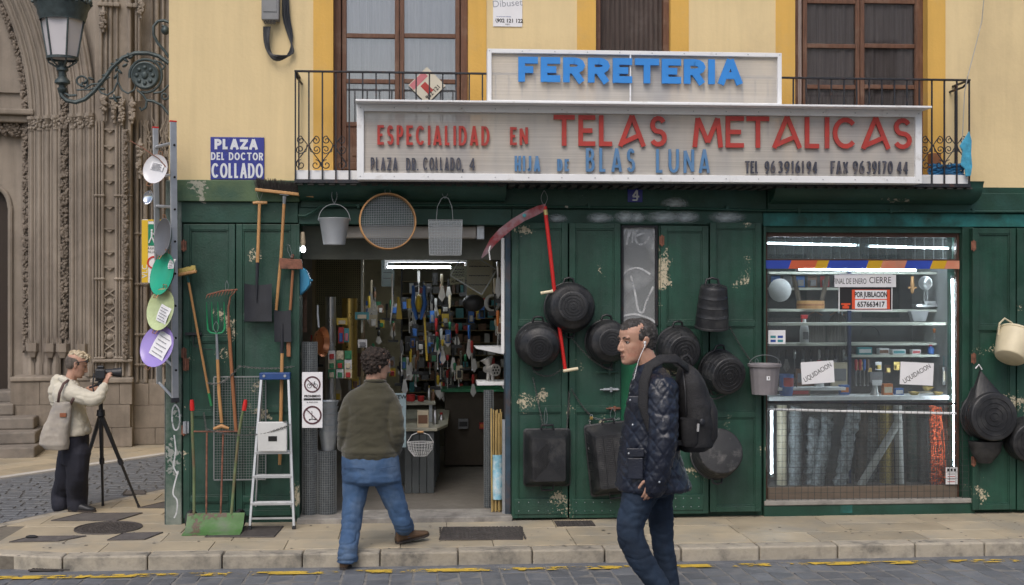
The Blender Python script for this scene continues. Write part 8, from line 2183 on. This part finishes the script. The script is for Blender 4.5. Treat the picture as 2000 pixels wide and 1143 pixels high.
limb(q,[p1(700,920),p1(695,965,.0),p1(691,1010,-.03),p1(685,1050,-.10),Vector((la.x+.005,la.y,.02))],[.07,.06,.045,.04,.034],10);limb(q,[p1(750,920),p1(764,960,.03),p1(777,995,.06),ra+Vector((-.01,.0,.10))],[.07,.06,.045,.034],10)
sculpt(q,'body',m_skin,man,.0052,headdisp(HM),2)
face_bits(man,HM)
m_olive=mk('olive sweatshirt fleece',(.054,.049,.028),.95,var=.12,vs=6,bump=.5,bs=220,sheen=.3)
q=MB()
hw=lambda py,a,b_,dd,dz=0:(p1((a+b_)/2,py,dz),RT*(b_-a)/2/250.5,FW*dd)
q.loft([hw(744,714,752,.070),hw(753,702,760,.085),hw(763,684,769,.100),hw(776,671,776,.125),hw(800,674,772,.14),hw(840,672,771,.145),hw(875,670,773,.155),hw(890,667,777,.158),hw(896,669,775,.15)],28,power=2.3)
limb(q,[p1(687,786),p1(677,812,-.03),p1(673,845,-.03),p1(673,868,.04),p1(682,886,.14)],[.074,.066,.056,.053,.044]);limb(q,[p1(762,786),p1(771,812,-.05),p1(775,846,-.07),p1(774,868,-.01),p1(768,886,.08)],[.076,.068,.060,.056,.046])
def swd(c,n_):
 d=.007*nz3(c,7,7,16)+.0035*nz3(c,14,14,34)
 z=c.z;zc=p1(724,880).z
 d+=.012*math.exp(-((z-zc)/.03)**2)*(1+.5*nz3(c,20,20,2))-.004*math.exp(-((z-p1(724,884).z)/.006)**2)
 # diagonal pulls from the shoulders
 u=(c-p1(724,800)).dot(RT);d-=.005*crease(c+Vector((0,0,.5*abs(u))),3.2,9,5)*(.4+.6*min(1,abs(u)*7))+.002*crease(c,9,22,6)
 return d
sw1=sculpt(q,'sweatshirt',m_olive,man,.009,swd,3)
q=MB();q.tube([p1(733,745)+(RT*math.cos(a)*.078+FW*math.sin(a)*.072+UP*-.01*math.sin(a))for a in[k*PI/12 for k in range(24)]],.013,7,closed=True);q.build('collar',m_olive,sw1,smooth='all')
m_jean=mk('blue denim',(.05,.105,.21),.85,var=.22,vs=7,bump=.5,bs=260,c2=(.11,.17,.27),c2amt=.5,c2s=5)
q=MB()
q.loft([hw(886,668,777,.150),hw(900,667,780,.155),hw(925,667,783,.158),hw(938,668,785,.150),hw(946,690,768,.12)],26,power=2.3)
limb(q,[p1(697,928),p1(693,962,.0),p1(688,1005,-.03),p1(683,1050,-.10),Vector((la.x+.002,la.y,.06)),Vector((la.x,la.y,-.055))],[.118,.098,.083,.076,.077,.084],end=False);limb(q,[p1(753,928),p1(764,960,.03),p1(777,995,.06),p1(788,1026,.10),ra+Vector((-.025,.02,.13)),ra+Vector((-.02,.03,.035))],[.116,.099,.085,.077,.077,.082],end=False)
def jnd(c,n_):
 low=max(0,1-c.z/.45)
 return .005*nz3(c,7,7,9)+.002*nz3(c,18,18,40)-(.003+.006*low)*crease(c+Vector((c.z*.35,0,0)),7,13+12*low,5)
jn=sculpt(q,'jeans',m_jean,man,.009,jnd,2)
m_stitch=mk('denim seam',(.04,.08,.17),.9)
for pts in((p1(672,915,-.10),p1(676,913,-.135),p1(696,914,-.162),p1(712,916,-.165)),(p1(740,916,-.165),p1(756,913,-.16),p1(772,911,-.13))):
 q=MB();q.tube(pts,.003,5);q.build('pocket_seam',m_stitch,jn)
m_bshoe=mk('brown suede shoe',(.14,.085,.05),.85,var=.2,vs=14,bump=.4)
shoe(man,(la.x-.03,la.y-.04,-.108),(FW+RT*.15),m_bshoe,.29);shoe(man,tuple(ra+Vector((-.085,-.05,.004))),(RT*.8+FW*.55),m_bshoe,.29,-.30 if False else-.12)
m_curl=mk('dark brown curly hair',(.022,.013,.009),.7,var=.5,vs=40,bump=.8,bs=130,c2=(.07,.045,.03),c2amt=.3,c2s=40)
hairshell(man,HM,[((-.028,0,.036),(.106,.096,.098)),((-.045,0,-.01),(.072,.086,.078)),((.02,0,.075),(.072,.074,.052))],m_curl,.016,48,.0055)
# --- man with backpack in the foreground
d2=7.06
p2=lambda px,py,dz=0.:P(px,py,d2+dz)
S2=2400/d2
walker=thing('person','man with earphones in navy quilted jacket and dark jeans walking left in the foreground','person',(p2(1290,1200).x,p2(1290,1200).y,-.05))
fd=(-RT*math.cos(R_(27))-FW*math.sin(R_(27))).normalized()
HM=head_matrix(p2(1243,668),fd,.02,1.10)
q=MB();head(q,HM)
limb(q,[p2(1254,682,.0),p2(1264,706,.0),p2(1276,735,0)],[.056,.058,.075])
q.loft([(p2(1280,735),RT*.09,FW*.15),(p2(1275,780),RT*.12,FW*.18),(p2(1272,860),RT*.12,FW*.16),(p2(1276,930),RT*.13,FW*.16)],14)
limb(q,[p2(1290,762,-.20),p2(1294,855,-.24),p2(1278,945,-.22)],[.05,.042,.03],10);limb(q,[p2(1285,762,.2),p2(1292,855,.24),p2(1270,940,.22)],[.05,.042,.03],10)
hand(q,p2(1277,934,-.235),(-UP-RT*.28),(FW-RT*.2),.42,.92,-1);hand(q,p2(1270,940,.22),(-UP-RT*.3),-FW,.4,1.)
fa,fb=Vector((p2(1322,1208).x,p2(1322,1208,-.08).y,.05)),Vector((p2(1322,1240).x,p2(1322,1240,.1).y,.04))
limb(q,[p2(1260,938,-.08),p2(1243,985,-.09),p2(1229,1034,-.10),p2(1250,1088,-.10),p2(1286,1145,-.09),fa],[.07,.06,.045,.04,.036,.034],10);limb(q,[p2(1284,940,.08),p2(1289,990,.09),p2(1294,1050,.09),p2(1307,1140,.09),fb],[.06,.05,.04,.036,.034],10)
sculpt(q,'body',m_skin,walker,.0042,headdisp(HM),2)
face_bits(walker,HM,brow=(.045,.035,.03),lip=(.38,.17,.13))
m_ghair=mk('short grey hair',(.05,.045,.042),.8,var=.45,vs=60,bump=.9,bs=240,c2=(.17,.16,.155),c2amt=.4,c2s=30)
hairshell(walker,HM,[((-.026,0,.040),(.098,.081,.085)),((-.044,0,-.005),(.064,.073,.066)),((.014,0,.070),(.074,.062,.054)),((.000,.048,.040),(.044,.030,.050)),((.000,-.048,.040),(.044,.030,.050)),((-.012,0,.02),(.052,.0755,.05))],m_ghair,.0035,130,.0045)
m_jkt=mk('navy waxed quilt',(.012,.016,.030),.34,var=.25,vs=6,bump=.25,bs=70,c2=(.03,.035,.05),c2amt=.35,c2s=4)
hw2=lambda py,a,b_,dd,dz=0:(p2((a+b_)/2,py,dz),RT*(b_-a)/2/S2,FW*dd)
q=MB()
q.loft([hw2(714,1250,1288,.075),hw2(721,1244,1298,.10),hw2(732,1237,1308,.16),hw2(752,1232,1318,.205),hw2(790,1224,1322,.215),hw2(850,1213,1322,.205),hw2(890,1208,1328,.205),hw2(925,1204,1342,.215),hw2(948,1202,1350,.222),hw2(955,1204,1348,.215)],34,power=2.2)
limb(q,[p2(1290,764,-.17),p2(1293,800,-.20),p2(1296,855,-.235),p2(1288,905,-.235),p2(1279,950,-.22)],[.105,.094,.082,.074,.066]);limb(q,[p2(1286,764,.17),p2(1292,855,.225),p2(1276,950,.215)],[.10,.08,.064])
jc=p2(1270,850)
def jkd(c,n_):
 u=(c-jc).dot(RT);z=c.z
 a=abs(((u/.074+z/.105)%1)-.5);b_=abs(((u/.074-z/.105)%1)-.5)
 side=min(1,max(0,(abs(n_.dot(FW))-.15)*2))
 dd=max(math.exp(-((.5-a)/.09)**2),math.exp(-((.5-b_)/.09)**2))
 return .002-.0042*dd-.004*crease(c,6,9,5)*(.35+.65*side)+.004*nz3(c,9,9,22)+.003*nz3(c,20,20,40)
jk=sculpt(q,'jacket',m_jkt,walker,.0065,jkd,2)
def onj(px,py,dz):return p2(px,py,dz)
# collar, pocket flaps, studs, cuff
q=MB();q.loft([(p2(1266,728),RT*.085,FW*.105),(p2(1266,714),RT*.080+UP*.022,FW*.096),(p2(1266,705),RT*.074+UP*.034,FW*.088)],22);q.build('collar',m_jkt,jk,smooth=True)
def flap(px0,py0,px1,py1,dz,nm='pocket_flap',t=.012,dz2=None):
 q=MB();a,b_,c,d=p2(px0,py0,dz),p2(px1,py0,(dz2 if dz2 is not None else dz)),p2(px1,py1,(dz2 if dz2 is not None else dz)),p2(px0,py1,dz);o=FW*t
 q.add([a,b_,c,d,a+o,b_+o,c+o,d+o],[(0,1,2,3),(7,6,5,4),(0,4,5,1),(1,5,6,2),(2,6,7,3),(3,7,4,0)]);return q.build(nm,m_jkt,jk,bevel=.004)
flap(1227,774,1256,788,-.205,dz2=-.225);flap(1224,876,1258,893,-.205,dz2=-.222);flap(1226,895,1256,936,-.212,'pocket',.02,dz2=-.225)
for a,b_,dz in((1231,782,-.212),(1228,886,-.212),(1236,830,-.21),(1288,942,-.30)):
 q=MB();q.ball(tuple(p2(a,b_,dz)),(.0065,.004,.0065),8);q.build('stud',m_steel,jk,smooth='all')
m_nj=mk('dark navy denim',(.010,.022,.045),.85,var=.25,vs=6,bump=.4,bs=240,c2=(.02,.04,.075),c2amt=.5,c2s=6)
q=MB();q.loft([hw2(900,1228,1318,.14),hw2(940,1222,1320,.155),hw2(958,1222,1316,.15),hw2(968,1235,1300,.11)],22)
limb(q,[p2(1260,938,-.08),p2(1243,985,-.09),p2(1229,1034,-.10),p2(1250,1088,-.10),p2(1286,1145,-.09),fa+Vector((0,0,.03))],[.112,.094,.080,.074,.066,.058]);limb(q,[p2(1284,940,.08),p2(1289,990,.09),p2(1294,1050,.09),p2(1307,1140,.09),fb+Vector((0,0,.04))],[.104,.080,.070,.060,.056])
sculpt(q,'trousers',m_nj,walker,.009,lambda c,n_:.005*nz3(c,7,7,9)-.0045*crease(c,9,16,5)+.002*nz3(c,18,18,50),2)
zr2=roadz(fb.y)
shoe(walker,(fb.x+.06,fb.y,zr2+.002),-RT,m_blacksteel,.29);shoe(walker,(fa.x+.07,fa.y,zr2+.075),(-RT),m_blacksteel,.29,.38)
# earphone
q=MB();e=HM@Vector((.004,.086,.0));q.ball(tuple(e),.0085,8);q.tube([e,e+Vector((0,-.004,-.02))],.004,6)
pts=[e+Vector((0,-.006,-.018)),p2(1252,692,-.10),p2(1247,704,-.105),p2(1244,716,-.10),p2(1238,740,-.12)];q.tube(pts,.0022,5)
tag(q.build('earphone',mk('white earphone',(.75,.75,.75),.35,bump=0),loc=e,smooth=True),'white earphone with thin cable in the ear of the passing man','earphone')
# backpack
bp=thing('backpack','black fabric backpack on the back of the passing man in navy jacket','backpack',tuple(p2(1358,880)))
m_bp=mk('black pack fabric',(.012,.012,.014),.7,var=.3,vs=8,bump=.5,bs=120,c2=(.025,.025,.028),c2amt=.4,c2s=6)
q=MB();q.loft([hw2(712,1332,1348,.06),hw2(722,1324,1362,.12),hw2(745,1320,1376,.15),hw2(790,1321,1390,.165),(p2(1358,840),RT*.108,FW*.17),(p2(1357,868),RT*.10,FW*.165),(p2(1352,879),RT*.07,FW*.13)],30,power=2.6)
pk=sculpt(q,'pack_body',m_bp,bp,.008,lambda c,n_:.005*nz3(c,9,9,14)+.002*nz3(c,30,30,30),2)
q=MB();q.loft([hw2(775,1368,1388,.10),hw2(800,1366,1399,.13),hw2(850,1366,1399,.135),hw2(872,1362,1388,.11)],20,power=2.8);q.build('front_pocket',m_bp,bp,smooth=True)
q=MB();q.loft([hw2(815,1330,1362,.0,-.15),hw2(818,1328,1364,.03,-.15),hw2(862,1330,1364,.035,-.15),hw2(872,1334,1360,.02,-.15)],14,power=3);q.build('side_pocket',m_bp,bp,smooth=True)
for pts,r_ in(((p2(1342,720,-.11),p2(1320,702,-.15),p2(1292,702,-.19),p2(1268,716,-.20),p2(1258,745,-.225),p2(1256,790,-.228),p2(1268,840,-.23),p2(1300,862,-.20),p2(1334,866,-.15)),.030),((p2(1342,720,.11),p2(1318,700,.15),p2(1285,702,.18),p2(1256,720,.19),p2(1244,760,.20),p2(1246,800,.20)),.028)):
 q=MB();rg=[]
 for i,p in enumerate(pts):
  t=(pts[min(i+1,len(pts)-1)]-pts[max(i-1,0)]).normalized();ct=p2(1276,740);ct.z=min(p.z-.02,p2(1276,745).z);o_=(p-ct);o_=(o_-t*o_.dot(t)).normalized();w_=t.cross(o_)
  rg.append((p+o_*.004,w_*(r_ if i<6 else r_*.5),o_*.009))
 q.loft(rg,14,power=3);q.build('strap',m_bp,bp,smooth='all')
q=MB();q.tube([p2(1334,714,-.03),p2(1332,698,-.03),p2(1342,694,-.02),p2(1350,702,-.02),p2(1350,716,-.02)],.010,7);q.build('haul_loop',m_bp,bp,smooth='all')
q=MB();q.tube([p2(1364,828,-.20),p2(1363,843,-.20)],.007,6);q.build('zip_pull',mk('grey zip tag',(.4,.4,.4),.5),bp);q=MB();q.ball(tuple(p2(1371,824,-.185)),(.016,.006,.018),8);q.build('logo_badge',m_blacksteel,bp,smooth='all')
for pts in((p2(1346,722,-.09),p2(1364,745,-.13),p2(1378,790,-.145),p2(1383,840,-.14),p2(1376,868,-.12)),(p2(1334,724,-.11),p2(1338,760,-.15),p2(1340,812,-.168))):
 q=MB();q.tube(pts,.0045,5);q.build('zip',mk('zip tape',(.035,.035,.038),.5),bp,smooth='all')
 # --- photographer at the street corner
d3=11.18
p3=lambda px,py,dz=0.:P(px,py,d3+dz)
S3=2400/d3
wom=thing('person','photographer with short blonde topped hair in cream jumper and wide navy trousers at the corner','person',tuple(G(145,1000)))
fd=(RT*.93+FW*.30).normalized()
HM=head_matrix(p3(150,713),fd,.32,.93)
q=MB();head(q,HM)
limb(q,[p3(145,720),p3(139,738),p3(133,755)],[.050,.050,.06])
q.loft([(p3(131,752),RT*.07,FW*.13),(p3(131,790),RT*.09,FW*.14),(p3(145,840),RT*.09,FW*.14),(p3(147,870),RT*.1,FW*.15)],14)
limb(q,[p3(137,762,-.14),p3(186,778,-.20),p3(206,752,-.10)],[.04,.034,.024],10);limb(q,[p3(137,762,.14),p3(158,786,.22),p3(172,760,.08)],[.04,.034,.024],10)
hand(q,p3(205,752,-.10),(UP*.9+RT*.25),(RT*.5+FW*.8),.5,.85,1);hand(q,p3(171,760,.06),(RT*.9+UP*.12),FW*-.8+RT*.1,.35,.85,1)
limb(q,[p3(142,875,.08),p3(130,925,.1),Vector((G(118,992).x,G(118,992).y+.1,.08))],[.07,.05,.035],10);limb(q,[p3(150,875,-.06),p3(150,925,-.06),Vector((G(150,996).x,G(150,996).y,.08))],[.07,.05,.035],10)
sculpt(q,'body',m_skin2,wom,.0050,headdisp(HM),2)
face_bits(wom,HM,brow=(.09,.06,.04))
hairshell(wom,HM,[((-.022,0,.030),(.098,.078,.088)),((-.045,0,-.005),(.062,.070,.062))],mk('shaved brown hair',(.12,.10,.085),.85,var=.3,vs=60,bump=.5,bs=250),.0015,150,.005)
hairshell(wom,HM,[((.000,0,.090),(.092,.066,.052)),((.060,0,.088),(.044,.054,.042)),((-.055,0,.080),(.052,.056,.050))],mk('blonde tousled hair',(.60,.51,.37),.7,var=.35,vs=50,bump=.8,bs=150,c2=(.28,.19,.10),c2amt=.5,c2s=40),.013,62,.005,'hair_top')
q=MB()
for s in(-1,1):q.tube([HM@Vector(p)for p in((-.02,s*.085,.02),(.03,s*.082,.045),(.075,s*.066,.062))],.004,5);q.ball((.083,s*.034,.064),(.010,.032,.020),10,HM)
tag(q.build('sunglasses',m_blacksteel,loc=HM@Vector((.08,0,.06)),smooth=True),'dark sunglasses pushed up on the head of the photographer','sunglasses')
m_knit=mk('cream knitted wool',(.62,.58,.48),.95,var=.08,vs=8,bump=.6,bs=180,sheen=.3)
hw3=lambda py,a,b_,dd,dz=0:(p3((a+b_)/2,py,dz),RT*(b_-a)/2/S3,FW*dd)
q=MB();q.loft([hw3(741,122,148,.085),hw3(752,108,154,.145),hw3(768,105,158,.165),hw3(795,112,163,.165),hw3(820,122,170,.165),hw3(842,129,176,.17),hw3(849,131,174,.16)],24,power=2.2)
limb(q,[p3(136,764,-.13),p3(162,775,-.19),p3(188,780,-.20),p3(197,768,-.16),p3(204,756,-.11)],[.085,.072,.064,.052,.042]);limb(q,[p3(136,764,.13),p3(158,788,.21),p3(170,764,.09)],[.08,.062,.044])
limb(q,[p3(112,742,-.03),p3(108,765,-.02),p3(110,786,0)],[.05,.065,.055])
limb(q,[p3(120,738,-.08),p3(134,748,-.13),p3(150,752,-.08)],[.03,.035,.022])
jmp=sculpt(q,'jumper',m_knit,wom,.008,lambda c,n_:.008*nz3(c,8,8,14)-.006*crease(c,6,12,5)+.003*nz3(c,22,22,40),3)
m_nv=mk('dark navy trousers',(.016,.017,.028),.85,var=.2,vs=6,bump=.3,bs=200)
q=MB();q.loft([hw3(844,130,172,.145),hw3(862,126,171,.155),hw3(885,123,170,.155),hw3(905,121,168,.14)],20,power=2.2)
gb_,gf_=G(122,994),G(154,998)
limb(q,[p3(138,885,.06),p3(130,930,.08),Vector((gb_.x,gb_.y+.02,.16)),Vector((gb_.x-.01,gb_.y,.045))],[.112,.098,.100,.092],16);limb(q,[p3(152,885,-.05),p3(151,930,-.05),Vector((gf_.x-.01,gf_.y,.16)),Vector((gf_.x-.01,gf_.y,.045))],[.112,.095,.096,.090],16)
sculpt(q,'trousers',m_nv,wom,.009,lambda c,n_:.009*nz3(c,16,16,3)+.004*nz3(c,20,20,12),2)
shoe(wom,(gf_.x-.08,gf_.y-.03,.002),RT*.97-FW*.1,m_blacksteel,.25);shoe(wom,(gb_.x-.08,gb_.y,.002),RT,m_blacksteel,.25)
# bag
bg_=thing('tote_bag','beige grey canvas shoulder bag with small brown tag behind the photographer','bag',tuple(p3(108,876)))
m_cv=mk('grey beige canvas',(.37,.335,.29),.9,var=.12,vs=6,bump=.5,bs=160,c2=(.20,.20,.22),c2amt=.3)
q=MB();q.loft([(p3(124,786,-.20),RT*.08,FW*.035),(p3(117,815,-.205),RT*.105,FW*.05),(p3(107,850,-.21),RT*.125,FW*.075),(p3(106,868,-.21),RT*.128,FW*.08),(p3(111,878,-.21),RT*.10,FW*.06)],24,power=2.8)
sculpt(q,'bag_body',m_cv,bg_,.007,lambda c,n_:.009*nz3(c,10,10,7)+.004*nz3(c,25,25,25),2)
q=MB();c=p3(123,811,-.262);q.b(c.x-.028,c.x+.028,c.y-.003,c.y+.02,c.z-.018,c.z+.018);q.build('leather_tag',mk('brown leather tag',(.26,.09,.04),.6),bg_,bevel=.002)
for pts in((p3(113,790,-.21),p3(116,768,-.235),p3(124,750,-.22),p3(134,742,-.14),p3(140,744,.05)),(p3(137,790,-.215),p3(144,778,-.235),p3(147,770,-.20))):q=MB();q.tube(pts,.013,8,flat=.35);q.build('strap',mk('brown strap',(.09,.05,.045),.7),bg_,smooth='all')
# camera and tripod
tp=thing('tripod','tall black photo tripod standing on the corner pavement','tripod',tuple(G(200,990)))
ap=p3(197,808,-.05)
q=MB();q.tube([ap+UP*.035,ap-UP*.02],[.035,.04],12);q.tube([ap+UP*.03,ap+UP*.27],.020,10);q.build('centre_column',m_blacksteel,tp,smooth=True)
for e in(G(201,988),G(272,992),G(150,962)):
 q=MB();a=ap+(e-ap)*.03;q.tube([a,ap.lerp(e,.5),ap.lerp(e,.505),ap.lerp(e,.97)],[.021,.018,.0135,.011],8);lg=q.build('leg',m_blacksteel,tp,smooth=True)
 q=MB();q.tube([ap.lerp(e,.48),ap.lerp(e,.53)],.024,10);q.build('leg_clamp',m_blacksteel,lg,smooth=True)
 q=MB();q.tube([ap.lerp(e,.965),ap.lerp(e,1.0)],[.013,.015],8);q.build('rubber_foot',m_blacksteel,lg,smooth=True)
q=MB();hd=ap+UP*.27;q.ball(tuple(hd),.033,12);q.b(hd.x-.045,hd.x+.045,hd.y-.03,hd.y+.03,hd.z+.025,hd.z+.042);q.tube([hd,hd+Vector((-.09,-.05,-.03))],.009,6);q.build('ball_head',m_blacksteel,tp,smooth=True)
cm=thing('camera','black camera with long lens hood mounted on the tripod','camera',tuple(hd+UP*.045))
c=hd+UP*.10;rt=(RT*.97+FW*.24).normalized();Mx=Matrix(((rt.x,-rt.y,0,c.x),(rt.y,rt.x,0,c.y),(0,0,1,c.z),(0,0,0,1)))
q=MB();q.b(-.045,.03,-.07,.07,-.055,.04,Mx);q.b(-.03,.03,-.03,.03,.04,.065,Mx);q.b(-.045,.045,-.075,-.04,-.05,.035,Mx);q.build('camera_body',m_blacksteel,cm,bevel=.01)
q=MB();q.lathe([(0,0),(.034,0),(.036,.06),(.034,.062),(.038,.08),(.047,.15),(.043,.15),(.035,.085),(0,.084)],20,Mx@Matrix.Rotation(PI/2,4,'Y')@Matrix.Translation((0,0,.03)));q.build('lens',m_blacksteel,cm,smooth=True)
q=MB();q.tube([c+Vector((-.04,-.08,.0)),c+Vector((-.05,-.09,-.12)),c+Vector((-.03,-.09,-.20)),c+Vector((-.01,-.08,-.26))],.007,6);q.build('strap',m_blacksteel,cm,smooth=True)
